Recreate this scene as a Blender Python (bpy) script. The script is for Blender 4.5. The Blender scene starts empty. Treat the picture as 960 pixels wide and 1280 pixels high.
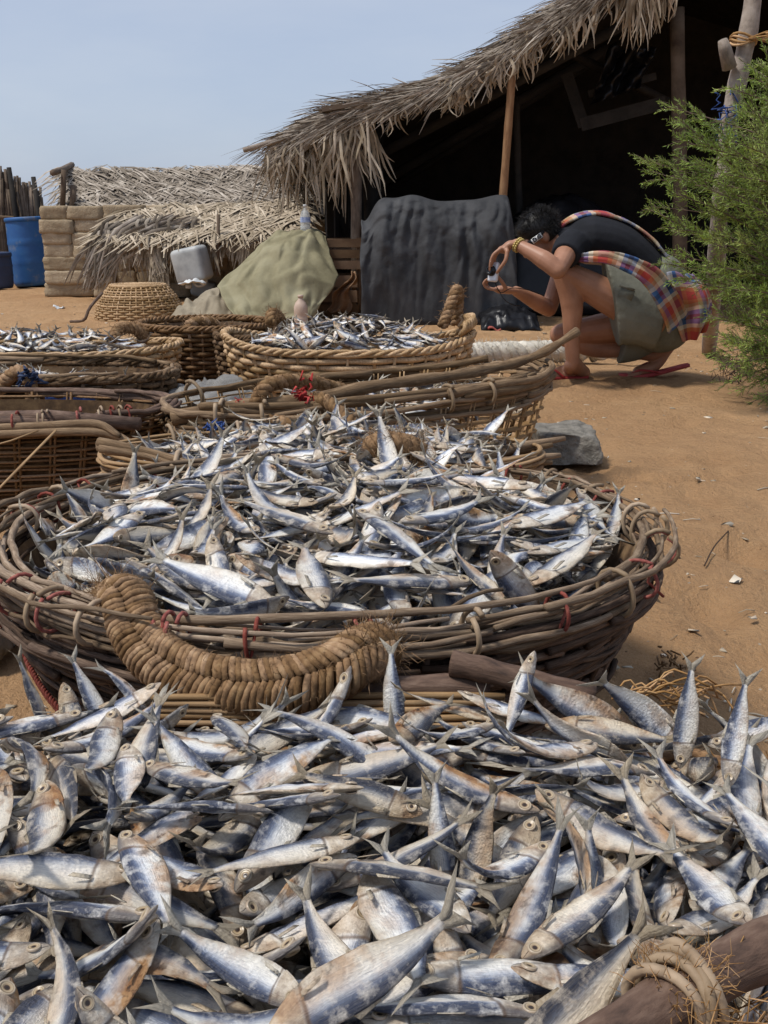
import bpy, bmesh, math, random
from mathutils import Vector, Matrix, Quaternion, noise
R = math.radians
V = Vector
PI = math.pi
SC = bpy.context.scene

# ------------------------------------------------------------------ camera maths
CAM_H, PITCH, FPX = 0.85, R(15.9), 1300.0
CP, SP = math.cos(PITCH), math.sin(PITCH)
def ray(u, v):
    a, b = (u-480)/FPX, -(v-640)/FPX
    return V((a, CP + b*SP, -SP + b*CP))
def W(u, v, y):            # point of the sight line at world depth y
    d = ray(u, v); t = y/d.y
    return V((d.x*t, y, CAM_H + d.z*t))
def G(u, v, z=0.0):        # point of the sight line at height z
    d = ray(u, v); t = (z-CAM_H)/d.z
    return V((d.x*t, d.y*t, z))
def PX(p):                 # back to photo pixels
    q = V((p[0], p[1], p[2]-CAM_H))
    f = q.y*CP - q.z*SP; up = q.y*SP + q.z*CP
    return 480+FPX*q.x/f, 640-FPX*up/f

# ------------------------------------------------------------------ mesh builder
class MB:
    def __init__(s): s.v=[]; s.f=[]; s.uv=[]; s.mi=[]; s.has_uv=False; s.rnd=[]
    def add(s, verts, faces, uvs=None, mi=0, rnd=0.0):
        o=len(s.v); s.v += [tuple(p) for p in verts]
        s.rnd += [rnd]*len(verts)
        if uvs is None: s.uv += [(0.0,0.0)]*len(verts)
        else: s.uv += uvs; s.has_uv=True
        for f in faces: s.f.append(tuple(o+i for i in f)); s.mi.append(mi)
    def tube(s, pts, rad, n=6, cap=True, mi=0, flat=1.0, rnd=None):
        pts=[V(p) for p in pts]; m=len(pts)
        if m<2: return
        rs = rad if isinstance(rad,(list,tuple)) else [rad]*m
        t=(pts[1]-pts[0]).normalized()
        up=V((0,0,1)) if abs(t.z)<.9 else V((1,0,0))
        nx=t.cross(up).normalized()
        vs=[]; uvs=[]; acc=0.0
        for i,p in enumerate(pts):
            if i==0: tt=pts[1]-pts[0]
            elif i==m-1: tt=pts[-1]-pts[-2]
            else: tt=pts[i+1]-pts[i-1]
            if tt.length<1e-9: tt=t.copy()
            tt.normalize()
            nx=(nx-tt*nx.dot(tt))
            if nx.length<1e-6: nx=tt.orthogonal()
            nx.normalize(); ny=tt.cross(nx)
            if i: acc+=(p-pts[i-1]).length
            for k in range(n):
                a=2*PI*k/n
                vs.append(p+nx*(rs[i]*math.cos(a))+ny*(rs[i]*flat*math.sin(a)))
                uvs.append((acc, k/n))
        fs=[]
        for i in range(m-1):
            for k in range(n):
                k2=(k+1)%n
                fs.append((i*n+k,i*n+k2,(i+1)*n+k2,(i+1)*n+k))
        if cap:
            fs.append(tuple(range(n))[::-1]); fs.append(tuple((m-1)*n+k for k in range(n)))
        s.add(vs,fs,uvs,mi, random.random() if rnd is None else rnd)
    def box(s, c, sz, rot=None, mi=0, jit=0.0):
        vs=[]
        for dx in (-1,1):
            for dy in (-1,1):
                for dz in (-1,1):
                    p=V((dx*sz[0]/2,dy*sz[1]/2,dz*sz[2]/2))
                    if jit: p+=V((random.uniform(-jit,jit),random.uniform(-jit,jit),random.uniform(-jit,jit)))
                    if rot is not None: p=rot@p
                    vs.append(V(c)+p)
        s.add(vs,[(0,1,3,2),(4,6,7,5),(0,4,5,1),(2,3,7,6),(0,2,6,4),(1,5,7,3)],None,mi,random.random())
    def lathe(s, c, prof, n=24, mi=0, axis=None, cap=True):
        vs=[]; fs=[]; m=len(prof); uvs=[]
        rot=V((0,0,1)).rotation_difference(V(axis)).to_matrix() if axis is not None else Matrix.Identity(3)
        for i,(r,z) in enumerate(prof):
            for k in range(n):
                a=2*PI*k/n
                vs.append(V(c)+rot@V((r*math.cos(a),r*math.sin(a),z))); uvs.append((k/n,i/(m-1)))
        for i in range(m-1):
            for k in range(n):
                k2=(k+1)%n
                fs.append((i*n+k,i*n+k2,(i+1)*n+k2,(i+1)*n+k))
        if cap:
            fs.append(tuple(range(n))[::-1]); fs.append(tuple((m-1)*n+k for k in range(n)))
        s.add(vs,fs,uvs,mi)
    def ribbon(s, pts, w, side, mi=0, fold=0.0, rnd=None):
        """tapered blade; w list of half widths, side vector across it, fold lifts a midrib"""
        m=len(pts); vs=[]; fs=[]; uvs=[]
        side=V(side)
        for i in range(m):
            p=V(pts[i]); t=V(pts[min(i+1,m-1)])-V(pts[max(i-1,0)])
            sd=side-t*(side.dot(t)/max(t.length_squared,1e-12))
            if sd.length<1e-6: sd=t.orthogonal()
            sd.normalize(); nn=t.cross(sd)
            if nn.length>1e-9: nn.normalize()
            ww=w[i]
            vs += [p-sd*ww, p+nn*(fold*ww), p+sd*ww]; uvs += [(i/(m-1),0),(i/(m-1),.5),(i/(m-1),1)]
        for i in range(m-1):
            a=i*3
            fs += [(a,a+1,a+4,a+3),(a+1,a+2,a+5,a+4)]
        s.add(vs,fs,uvs,mi,random.random() if rnd is None else rnd)
    def grid(s, fn, nu, nv, mi=0, thick=None):
        vs=[]; uvs=[]
        for j in range(nv+1):
            for i in range(nu+1):
                vs.append(V(fn(i/nu,j/nv))); uvs.append((i/nu,j/nv))
        fs=[]; q=nu+1
        for j in range(nv):
            for i in range(nu):
                fs.append((j*q+i,j*q+i+1,(j+1)*q+i+1,(j+1)*q+i))
        s.add(vs,fs,uvs,mi)
    def mesh(s, name, mats=(), smooth=True):
        me=bpy.data.meshes.new(name)
        me.from_pydata(s.v,[],s.f)
        for m in mats: me.materials.append(m)
        n=len(me.polygons)
        if smooth: me.polygons.foreach_set('use_smooth',[True]*n)
        if len(mats)>1: me.polygons.foreach_set('material_index',s.mi)
        if s.has_uv:
            uvl=me.uv_layers.new(name='UVMap')
            li=[0]*len(me.loops); me.loops.foreach_get('vertex_index',li)
            flat=[]
            for i in li: flat += [s.uv[i][0],s.uv[i][1]]
            uvl.data.foreach_set('uv',flat)
        at=me.attributes.new('rnd','FLOAT','POINT'); at.data.foreach_set('value',s.rnd)
        me.update()
        return me

# ------------------------------------------------------------------ the fish
FISH_L = 0.15
FISH_VARIANTS = [  # lateral bend, vertical bend, width, belly, twist, sunk flank, tail spread
    dict(k=0.10,kz=0.05,w=.95,b=1.00,tw=0.1,sk=.15,ts=1.0),
    dict(k=-.35,kz=-.10,w=.85,b=1.05,tw=-.2,sk=.35,ts=.8),
    dict(k=.75,kz=.10,w=.80,b=.95,tw=.35,sk=.3,ts=1.1),
    dict(k=-.8,kz=.25,w=.90,b=.85,tw=.3,sk=.2,ts=.9),
    dict(k=.25,kz=-.4,w=.80,b=1.10,tw=-.4,sk=.45,ts=1.2),
    dict(k=-.15,kz=.4,w=1.05,b=.9,tw=.15,sk=.1,ts=.7),
    dict(k=1.15,kz=-.1,w=.75,b=.9,tw=-.5,sk=.4,ts=1.0),
    dict(k=.05,kz=-.08,w=1.0,b=1.12,tw=-.1,sk=.05,ts=1.0),
    dict(k=-1.0,kz=-.3,w=.7,b=.85,tw=.6,sk=.3,ts=.9),
    dict(k=.4,kz=.15,w=.7,b=.85,tw=.2,sk=.5,ts=1.1),
    dict(k=.15,kz=.1,w=.8,b=1.0,tw=.3,sk=.5,ts=1.0,headless=True),   # head broken off
    dict(k=-.3,kz=-.9,w=.85,b=1.1,tw=-.2,sk=.55,ts=1.2),              # dried with the head thrown up
]
_FS=[0,.012,.035,.07,.115,.165,.205,.228,.238,.27,.33,.40,.48,.56,.64,.72,.79,.85,.90,.935]
_FT=[.006,.020,.036,.052,.066,.078,.085,.088,.086,.090,.096,.098,.095,.088,.077,.063,.049,.036,.028,.027]
_FB=[.006,.018,.036,.056,.074,.090,.100,.106,.102,.108,.116,.120,.117,.107,.092,.071,.051,.036,.028,.027]
_FT=[x*1.04 for x in _FT]; _FB=[x*1.12 for x in _FB]
_FW=[.004,.012,.022,.032,.040,.046,.050,.052,.045,.047,.050,.050,.048,.044,.038,.030,.022,.015,.010,.007]
def fish_geo(idx, hi=True, mb=None):
    """one dried sardine: head to +x, back to +z; returns MB and the places of its eyes"""
    P=FISH_VARIANTS[idx]; rg=random.Random(idx*31+5)
    L=FISH_L; n=16 if hi else 8
    st=range(len(_FS)) if hi else [0,2,4,6,8,10,12,14,16,18,19]
    mb=mb or MB()
    off=V((rg.random()*9,rg.random()*9,idx*7.0))
    def place(s, y, z):
        # bend the straight fish: s along the length, y sideways, z up (fractions of L)
        d=s-.42
        tw=P['tw']*max(0,s-.5)*1.6
        y,z=y*math.cos(tw)-z*math.sin(tw), y*math.sin(tw)+z*math.cos(tw)
        def arc(k,d):
            if abs(k)<1e-4: return d,0.0,0.0
            return math.sin(k*d)/k,(1-math.cos(k*d))/k,k*d
        ax,ay,th=arc(P['k']*(1.4 if d>0 else .8),d)
        az=P['kz']*d*abs(d)*.9
        x=ax-y*math.sin(th); yy=ay+y*math.cos(th)
        return V((-x*L, yy*L, (z+az)*L))
    if P.get('headless'): st=[i for i in st if i>=9] if hi else [8,10,12,14,16,18,19]
    uvs=[]; vs=[]
    for i in st:
        s=_FS[i]; tp,bt,wd=_FT[i],_FB[i]*(1+(P['b']-1)*min(1,max(0,(s-.1)*4))),_FW[i]*P['w']
        for k in range(n):
            a=2*PI*k/n
            sy,cz=math.sin(a),math.cos(a)
            z=cz*(tp if cz>0 else bt)
            # keel: belly side pinches in, flank sunk where the fish dried hollow
            y=sy*wd*.74
            if cz<0: y*=1-.35*abs(cz)
            if .26<s<.8:
                y*=1-(P['sk']*.8+.2)*math.exp(-((cz+.35)/.35)**2)
            q=V((s*6,y*22,z*16))+off
            nz=noise.noise(q)*.012+noise.noise(q*2.7)*.008
            if s>.24: y+=nz*(1 if sy>0 else -1)*(.5 if s>.85 else 1); z+=nz*.5
            if P.get('headless') and i==st[0]: y*=.55; s_=s+.05*noise.noise(V((k*1.7,3,idx)))
            else: s_=s+.004*noise.noise(q*3)
            vs.append(place(s_,y,z)); uvs.append((s,.5+.5*cz))
    m=len(list(st)); fs=[]
    for i in range(m-1):
        for k in range(n):
            k2=(k+1)%n
            fs.append((i*n+k,(i+1)*n+k,(i+1)*n+k2,i*n+k2))
    fs.append(tuple(range(n)))
    fs.append(tuple((m-1)*n+k for k in range(n))[::-1])
    mb.add(vs,fs,uvs,0)
    # forked tail fin with a little thickness
    ts=P['ts']
    fr=[(.925,.026,.006),(.97,.045*ts,.004),(1.03,.075*ts,.003),(1.10,.105*ts+.01,.0015)]
    fl=[(.925,-.026,.006),(.97,-.045*ts,.004),(1.03,-.078*ts,.003),(1.12,-.118*ts,.0015)]
    mid=[(.925,0,.006),(.965,.004,.004),(.99,.003,.003),(1.0,0,.002)]
    for edge in (fr,fl):
        va=[];ua=[]
        for (e,mm) in zip(edge,mid):
            sp=.020*rg.uniform(-1,1)
            rag=rg.uniform(-.014,.014) if e[0]>1 else 0
            for sg in (1,-1):
                va.append(place(e[0]+rag,e[2]*.5*sg+sp*(e[0]-.92)*6,e[1])); ua.append((min(1,.94+(e[0]-.92)*.35),.9))
                va.append(place(mm[0],mm[2]*.5*sg+sp*(mm[0]-.92)*4,mm[1])); ua.append((min(1,.94+(mm[0]-.92)*.35),.6))
        fa=[]
        for i in range(3):
            b=i*4; c=b+4
            fa += [(b,b+1,c+1,c),(b+2,c+2,c+3,b+3),(b,c,c+2,b+2),(b+1,b+3,c+3,c+1)]
        fa.append((12,13,15,14))
        mb.add(va,fa,ua,0)
    if hi:
        # dorsal fin stub, pectoral and pelvic fins
        for (s0,s1,z0,z1,y0,y1) in ((.40,.54,.088,.125,.0,.012),):
            va=[place(s0,.004,z0),place(s0+.03,y1,z1),place(s1,y1*.6,z0+.012),place(s1,.003,z0-.006),
                place(s0,-.004,z0),place(s0+.03,y1-.004,z1),place(s1,y1*.6-.004,z0+.012),place(s1,-.003,z0-.006)]
            mb.add(va,[(0,1,2,3),(7,6,5,4),(0,4,5,1),(1,5,6,2),(2,6,7,3)],[(.97,.8)]*8,0)
        for sg in (1,-1):
            w0=.046*P['w']
            va=[place(.245,sg*w0*.8,-.06),place(.25,sg*w0*.75,-.085),place(.36,sg*(w0+.012),-.098),place(.34,sg*(w0+.014),-.075)]
            vb=[p+V((0,sg*.0006,0)) for p in va]
            mb.add(va+vb,[(0,1,2,3),(7,6,5,4),(0,4,5,1),(1,5,6,2),(2,6,7,3),(3,7,4,0)],[(.97,.5)]*8,0)
    eyes=[]
    for sg in (() if P.get('headless') else (1,-1)):
        c=place(.092,sg*.030*P['w'],.010); o=place(.092,sg*.08*P['w'],.022)
        eyes.append((c,(o-c).normalized()))
    return mb,eyes
def eye_geo(mb, c, nrm, r=.0056, n=12):
    q=V((0,0,1)).rotation_difference(nrm).to_matrix()
    prof=[(r*1.12,-.0012),(r*1.1,.0003),(r*.92,.0010),(r*.86,.0004),(r*.62,.0009),(r*.5,.0003),(r*.30,.0002),(r*.02,.0006)]
    vs=[];uv=[];fs=[]
    for i,(rr,z) in enumerate(prof):
        for k in range(n):
            a=2*PI*k/n
            vs.append(c+q@V((rr*math.cos(a),rr*math.sin(a),z))); uv.append((rr/r/1.12,0))
    for i in range(len(prof)-1):
        for k in range(n):
            k2=(k+1)%n
            fs.append((i*n+k,i*n+k2,(i+1)*n+k2,(i+1)*n+k))
    fs.append(tuple((len(prof)-1)*n+k for k in range(n)))
    mb.add(vs,fs,uv,1 if True else 0)

# ------------------------------------------------------------------ where the heaps lie
FRONT_RIM=[(-.80,1.03),(-.45,1.055),(-.10,1.06),(.16,1.065),(.36,1.055),(.425,.95),(.40,.80),(.31,.665),(.20,.555),(.10,.46),(-.2,.40),(-.8,.38)]
def front_z(x,y):    # wanted surface of the nearest heap
    return .325+.02*math.sin(x*7+1)*math.sin(y*8)+.0
BIG_C,BIG_A,BIG_B=(-.095,1.655),.515,.455
# ------------------------------------------------------------------ materials
def new_mat(name):
    m=bpy.data.materials.new(name); m.use_nodes=True
    nt=m.node_tree; b=nt.nodes['Principled BSDF']
    return m,nt,b
def N(nt,t,**kw):
    n=nt.nodes.new(t)
    for k,v in kw.items(): setattr(n,k,v)
    return n
def ramp(nt,fac,stops,interp='LINEAR'):
    r=N(nt,'ShaderNodeValToRGB'); r.color_ramp.interpolation=interp
    e=r.color_ramp.elements
    while len(e)<len(stops): e.new(0.5)
    for i,(p,c) in enumerate(stops):
        e[i].position=p; e[i].color=(c[0],c[1],c[2],1) if not isinstance(c,(int,float)) else (c,c,c,1)
    nt.links.new(fac,r.inputs[0]); return r.outputs[0]
def mixc(nt,f,a,b,mode='MIX'):
    m=N(nt,'ShaderNodeMix',data_type='RGBA',blend_type=mode)
    for sock,val in ((m.inputs[0],f),(m.inputs[6],a),(m.inputs[7],b)):
        if isinstance(val,(int,float)): sock.default_value=val
        elif isinstance(val,tuple): sock.default_value=(val[0],val[1],val[2],1)
        else: nt.links.new(val,sock)
    return m.outputs[2]
def mth(nt,op,a,b=None,c=None,clamp=False):
    m=N(nt,'ShaderNodeMath',operation=op); m.use_clamp=clamp
    for i,v in enumerate((a,b,c)):
        if v is None: continue
        if isinstance(v,(int,float)): m.inputs[i].default_value=v
        else: nt.links.new(v,m.inputs[i])
    return m.outputs[0]
def tex(nt,co,scale,detail=4,rough=.6,kind='ShaderNodeTexNoise',stretch=None):
    if stretch is not None:
        mp=N(nt,'ShaderNodeMapping'); mp.inputs['Scale'].default_value=stretch
        nt.links.new(co,mp.inputs[0]); co=mp.outputs[0]
    t=N(nt,kind); nt.links.new(co,t.inputs['Vector']); t.inputs['Scale'].default_value=scale
    if kind=='ShaderNodeTexNoise':
        t.inputs['Detail'].default_value=detail; t.inputs['Roughness'].default_value=rough
    return t
def bump(nt,b,h,dist=.01,strength=.6):
    n=N(nt,'ShaderNodeBump'); n.inputs['Distance'].default_value=dist; n.inputs['Strength'].default_value=strength
    nt.links.new(h,n.inputs['Height']); nt.links.new(n.outputs[0],b.inputs['Normal'])
def rnd_value(nt):
    at=N(nt,'ShaderNodeAttribute',attribute_name='rnd'); oi=N(nt,'ShaderNodeObjectInfo')
    return mth(nt,'FRACT',mth(nt,'ADD',at.outputs['Fac'],oi.outputs['Random']))
def pm(name,cols,scale=8,rough=.85,metal=0,bd=.004,bs=.6,bscale=None,stretch=None,uv=False,var=.25,spec=.3,detail=5):
    """noise-mixed surface: cols dark..light along the noise, each piece a little different"""
    m,nt,b=new_mat(name)
    tc=N(nt,'ShaderNodeTexCoord'); co=tc.outputs['UV'] if uv else tc.outputs['Object']
    t=tex(nt,co,scale,detail,.62,stretch=stretch)
    k=len(cols); c=ramp(nt,t.outputs['Fac'],[(.3+.4*i/max(1,k-1),cols[i]) for i in range(k)]) if k>1 else None
    if c is None:
        c=mixc(nt,0.0,cols[0],cols[0])
    if var:
        hsv=N(nt,'ShaderNodeHueSaturation'); r=rnd_value(nt)
        nt.links.new(mth(nt,'MULTIPLY_ADD',r,2*var,1-var),hsv.inputs['Value'])
        nt.links.new(mth(nt,'MULTIPLY_ADD',r,-var*.6,1+var*.3),hsv.inputs['Saturation'])
        nt.links.new(c,hsv.inputs['Color']); c=hsv.outputs[0]
    nt.links.new(c,b.inputs['Base Color'])
    b.inputs['Roughness'].default_value=rough; b.inputs['Metallic'].default_value=metal
    b.inputs['Specular IOR Level'].default_value=spec
    if bd:
        t2=tex(nt,co,bscale or scale*3,6,.7,stretch=stretch)
        bump(nt,b,t2.outputs['Fac'],bd,bs)
    return m
M={}
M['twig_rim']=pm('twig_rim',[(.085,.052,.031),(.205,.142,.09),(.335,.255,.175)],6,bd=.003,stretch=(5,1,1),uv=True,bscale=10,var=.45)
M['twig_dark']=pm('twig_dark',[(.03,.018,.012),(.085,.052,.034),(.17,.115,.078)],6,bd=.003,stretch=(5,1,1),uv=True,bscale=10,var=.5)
M['wicker']=pm('wicker',[(.20,.11,.048),(.38,.24,.115),(.50,.345,.18)],14,bd=.002,stretch=(9,.6,1),uv=True,var=.35,spec=.4,rough=.6)
M['wicker_brown']=pm('wicker_brown',[(.09,.045,.02),(.21,.115,.05),(.32,.19,.09)],14,bd=.002,stretch=(9,.6,1),uv=True,var=.4,rough=.65)
M['wicker_dark']=pm('wicker_dark',[(.045,.026,.014),(.12,.07,.035),(.22,.14,.07)],10,bd=.002,stretch=(9,.6,1),uv=True,var=.5)
M['bamboo']=pm('bamboo',[(.17,.095,.04),(.32,.195,.09),(.43,.29,.15)],5,bd=.002,stretch=(2,2,1),uv=True,var=.3,rough=.6)
M['stick']=pm('stick',[(.075,.045,.025),(.19,.122,.066),(.32,.22,.13)],6,bd=.004,stretch=(3,1.5,1),uv=True,var=.3)
M['pole_dark']=pm('pole_dark',[(.045,.027,.019),(.115,.068,.046),(.19,.125,.088)],9,bd=.003,stretch=(3,.9,1),uv=True,var=.15,rough=.7)
M['post_wood']=pm('post_wood',[(.07,.05,.036),(.14,.10,.07),(.2,.15,.11)],5,bd=.004,stretch=(1.5,1.5,1),uv=True,var=.25)
M['post_tan']=pm('post_tan',[(.19,.10,.05),(.30,.17,.09),(.36,.22,.12)],5,bd=.002,stretch=(1.5,1.5,1),uv=True,var=.15)
M['pole_grey']=pm('pole_grey',[(.16,.13,.105),(.30,.25,.205),(.40,.34,.29)],5,bd=.006,stretch=(3,.9,1),uv=True,var=.1)
M['shade_dark_wood']=pm('shade_dark_wood',[(.008,.007,.006),(.02,.017,.014),(.03,.025,.02)],5,bd=.004,var=.3)  # near-black colour stands in for the shade inside the hut
M['coir']=pm('coir',[(.10,.055,.025),(.235,.137,.066),(.34,.22,.115)],60,bd=.002,bscale=200,var=.35)
M['coir_gold']=pm('coir_gold',[(.20,.10,.035),(.36,.2,.08),(.45,.28,.13)],40,bd=.002,var=.35)
M['red_twine']=pm('red_twine',[(.13,.03,.022),(.23,.055,.04),(.31,.11,.08)],120,bd=.002,bscale=300,var=.3)
M['red_net']=pm('red_net',[(.28,.02,.02),(.42,.05,.04)],80,bd=.002,var=.2)
M['tan_cane']=pm('tan_cane',[(.22,.15,.09),(.38,.28,.18)],30,bd=.001,var=.3,rough=.6)
M['blue_twine']=pm('blue_twine',[(.02,.045,.16),(.05,.11,.33)],100,bd=.002,var=.3)
M['thatch']=pm('thatch',[(.13,.105,.08),(.27,.225,.175),(.40,.35,.285)],6,bd=.002,var=.5)
M['thatch_pale']=pm('thatch_pale',[(.20,.155,.10),(.36,.29,.205),(.46,.39,.29)],6,bd=.002,var=.4)
M['thatch_under_shade']=pm('thatch_under_shade',[(.008,.007,.005),(.022,.018,.013),(.04,.032,.024)],7,bd=.01,var=.3)  # thatch darkened in its colour to give the shade beneath the roofs
M['mud']=pm('mud_block',[(.22,.165,.105),(.33,.255,.165),(.41,.33,.225)],5,bd=.02,bs=.9,var=.14,detail=8)
M['sack']=pm('sackcloth',[(.20,.165,.115),(.30,.255,.18)],9,bd=.006,var=.1)
M['tarp']=pm('tarp_canvas',[(.17,.15,.085),(.25,.225,.135),(.31,.285,.185)],4,bd=.005,bs=.7,bscale=30,var=.05,detail=8)
M['net_dark']=pm('dark_netting',[(.020,.021,.023),(.038,.039,.042),(.062,.063,.066)],3,bd=.006,bscale=60,rough=.75,var=.05,detail=8)
M['black_plastic']=pm('black_plastic',[(.004,.004,.005),(.012,.012,.014)],6,bd=.004,rough=.35,var=.1)
M['barrel']=pm('barrel_blue',[(.018,.075,.22),(.026,.10,.29),(.03,.115,.30),(.16,.19,.25)],4,bd=.003,rough=.5,var=.08,detail=7)
M['barrel_old']=pm('barrel_navy',[(.018,.03,.07),(.03,.05,.11)],4,bd=.003,rough=.55,var=.05)
M['jerry']=pm('grey_plastic',[(.27,.28,.28),(.40,.41,.40),(.46,.47,.46)],5,bd=.002,rough=.45,var=.05)
M['white_plastic']=pm('white_plastic',[(.55,.57,.57),(.72,.73,.72)],7,bd=.003,rough=.4,var=.05)
M['crate']=pm('crate_wood',[(.12,.07,.04),(.24,.15,.085)],6,bd=.003,var=.35)
M['rag']=pm('brown_rag',[(.18,.10,.055),(.30,.18,.10)],8,bd=.004,var=.1)
M['stone']=pm('grey_stone',[(.10,.09,.075),(.23,.21,.175),(.34,.31,.265)],22,bd=.02,bs=1,bscale=40,var=.05,detail=9)
M['white_rope']=pm('white_rope',[(.48,.44,.36),(.66,.62,.54)],40,bd=.005,var=.15)
M['fence']=pm('fence_sticks',[(.06,.042,.03),(.14,.105,.075),(.21,.165,.125)],5,bd=.004,var=.4)
M['bark']=pm('bark',[(.08,.055,.04),(.18,.13,.095)],12,bd=.006,var=.2)
M['skin']=pm('skin',[(.255,.118,.066),(.325,.158,.092),(.38,.195,.12)],7,bd=.001,bscale=300,bs=.3,rough=.5,var=0,spec=.45)
M['hair']=pm('black_hair',[(.006,.005,.005),(.014,.012,.011)],60,bd=.001,rough=.5,var=.3)
M['shirt']=pm('black_shirt',[(.007,.008,.011),(.013,.014,.019)],9,bd=.006,bscale=14,rough=.9,var=0)
M['shorts']=pm('olive_grey_shorts',[(.115,.118,.092),(.16,.163,.13),(.19,.192,.155)],6,bd=.012,bscale=9,rough=.9,var=0)
M['flipflop']=pm('red_rubber',[(.28,.025,.025),(.40,.06,.055)],20,bd=.001,rough=.55,var=.1)
M['cam_silver']=pm('silver_case',[(.6,.63,.68),(.7,.72,.76)],8,bd=0,rough=.35,metal=.2,var=0)
M['cam_black']=pm('black_lens',[(.01,.01,.012)],8,bd=0,rough=.25,var=0)
M['white_paint']=pm('white_letter_plate',[(.75,.75,.73)],8,bd=0,rough=.4,var=0)
M['gold']=pm('bracelet_beads',[(.42,.30,.09),(.62,.48,.2)],60,bd=0,rough=.35,metal=.2,var=.2)
M['bottle_label']=pm('bottle_label',[(.10,.18,.45),(.5,.55,.65)],30,bd=0,var=0)
M['pink']=pm('pinkish_bottle',[(.42,.31,.24),(.52,.40,.32)],10,bd=.002,rough=.5,var=0)
M['litter']=pm('litter',[(.25,.17,.10),(.45,.38,.28),(.62,.58,.5)],3,bd=0,var=.5)
M['chip_red']=pm('faded_red_scrap',[(.35,.10,.08)],3,bd=0,var=.2)

def fish_material():
    m,nt,b=new_mat('fish_skin')
    tc=N(nt,'ShaderNodeTexCoord'); uv=N(nt,'ShaderNodeSeparateXYZ'); nt.links.new(tc.outputs['UV'],uv.inputs[0])
    u,v=uv.outputs[0],uv.outputs[1]
    r=rnd_value(nt); r2=mth(nt,'FRACT',mth(nt,'MULTIPLY',r,7.31)); r3=mth(nt,'FRACT',mth(nt,'MULTIPLY',r,23.7))
    # object-space coordinates moved by each fish's own number
    cb=N(nt,'ShaderNodeCombineXYZ'); 
    for i,(a,k) in enumerate(((r,50),(r2,31),(r3,17))): nt.links.new(mth(nt,'MULTIPLY',a,k),cb.inputs[i])
    add=N(nt,'ShaderNodeVectorMath',operation='ADD'); nt.links.new(tc.outputs['Object'],add.inputs[0]); nt.links.new(cb.outputs[0],add.inputs[1])
    co=add.outputs[0]
    big=tex(nt,co,22,4,.6).outputs['Fac']; mid=tex(nt,co,75,5,.65).outputs['Fac']
    ub=N(nt,'ShaderNodeVectorMath',operation='ADD'); nt.links.new(tc.outputs['UV'],ub.inputs[0]); nt.links.new(cb.outputs[0],ub.inputs[1])
    streak=tex(nt,ub.outputs[0],5,6,.75,stretch=(2.6,7,1)).outputs['Fac']
    vv=mth(nt,'ADD',v,mth(nt,'MULTIPLY_ADD',big,.22,-.11)); vv=mth(nt,'ADD',vv,mth(nt,'MULTIPLY_ADD',streak,.34,-.17))
    side=ramp(nt,vv,[(.0,(.46,.40,.31)),(.16,(.78,.745,.66)),(.40,(.74,.735,.71)),(.55,(.44,.475,.54)),(.66,(.13,.165,.25)),(.78,(.034,.047,.092)),(1,(.036,.042,.066))])
    # streaks of dried skin
    sd=mixc(nt,ramp(nt,streak,[(.45,0.0),(.70,.5)]),side,(.27,.265,.26))
    sd=mixc(nt,ramp(nt,mid,[(.50,0.0),(.70,.6)]),sd,(.84,.81,.75))
    # head: tan and bony
    hd=ramp(nt,mid,[(.3,(.22,.145,.085)),(.5,(.47,.385,.28)),(.7,(.70,.64,.54))])
    hd=mixc(nt,ramp(nt,v,[(.72,0.0),(.92,.8)]),hd,(.10,.095,.10))
    ishead=ramp(nt,mth(nt,'ADD',u,mth(nt,'MULTIPLY_ADD',mid,.05,-.025)),[(.215,.82),(.245,0.0)])
    c=mixc(nt,ishead,sd,hd)
    gill=ramp(nt,mth(nt,'ABSOLUTE',mth(nt,'SUBTRACT',u,mth(nt,'MULTIPLY_ADD',v,-.03,.255))),[(.003,.75),(.014,0.0)])
    c=mixc(nt,gill,c,(.10,.06,.035))
    mouth=ramp(nt,mth(nt,'ADD',mth(nt,'ABSOLUTE',mth(nt,'SUBTRACT',v,mth(nt,'MULTIPLY_ADD',u,-2.2,.56))),mth(nt,'MULTIPLY',mth(nt,'MAXIMUM',mth(nt,'SUBTRACT',u,.075),0),20)),[(.02,.9),(.06,0.0)])
    c=mixc(nt,mouth,c,(.04,.025,.02))
    # fins and tail
    fin=ramp(nt,u,[(.915,0.0),(.95,1.0)])
    fc=ramp(nt,streak,[(.3,(.17,.145,.11)),(.7,(.46,.42,.34))])
    c=mixc(nt,fin,c,fc)
    # rust and torn bellies
    rust=mth(nt,'MULTIPLY',ramp(nt,big,[(.47,0.0),(.58,1.0)]),ramp(nt,vv,[(.25,1.0),(.72,0.0)]))
    rust=mth(nt,'MULTIPLY',rust,ramp(nt,r2,[(.15,.25),(.9,1.0)]))
    c=mixc(nt,rust,c,ramp(nt,mid,[(.35,(.20,.085,.03)),(.65,(.46,.27,.125))]))
    dk=mth(nt,'MULTIPLY',rust,ramp(nt,tex(nt,co,48,4,.6).outputs['Fac'],[(.56,0.0),(.62,1.0)]))
    c=mixc(nt,dk,c,(.03,.017,.012))
    # some fish duller, browner
    dull=ramp(nt,r3,[(.45,0.0),(1.0,.8)])
    c=mixc(nt,dull,c,mixc(nt,1.0,c,(.80,.68,.52),'MULTIPLY'))
    hsv=N(nt,'ShaderNodeHueSaturation'); nt.links.new(mth(nt,'MULTIPLY_ADD',r,.36,1.0),hsv.inputs['Value']); nt.links.new(c,hsv.inputs['Color']); c=hsv.outputs[0]
    nt.links.new(c,b.inputs['Base Color'])
    nt.links.new(ramp(nt,mid,[(.35,.30),(.65,.62)]),b.inputs['Roughness'])
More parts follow.
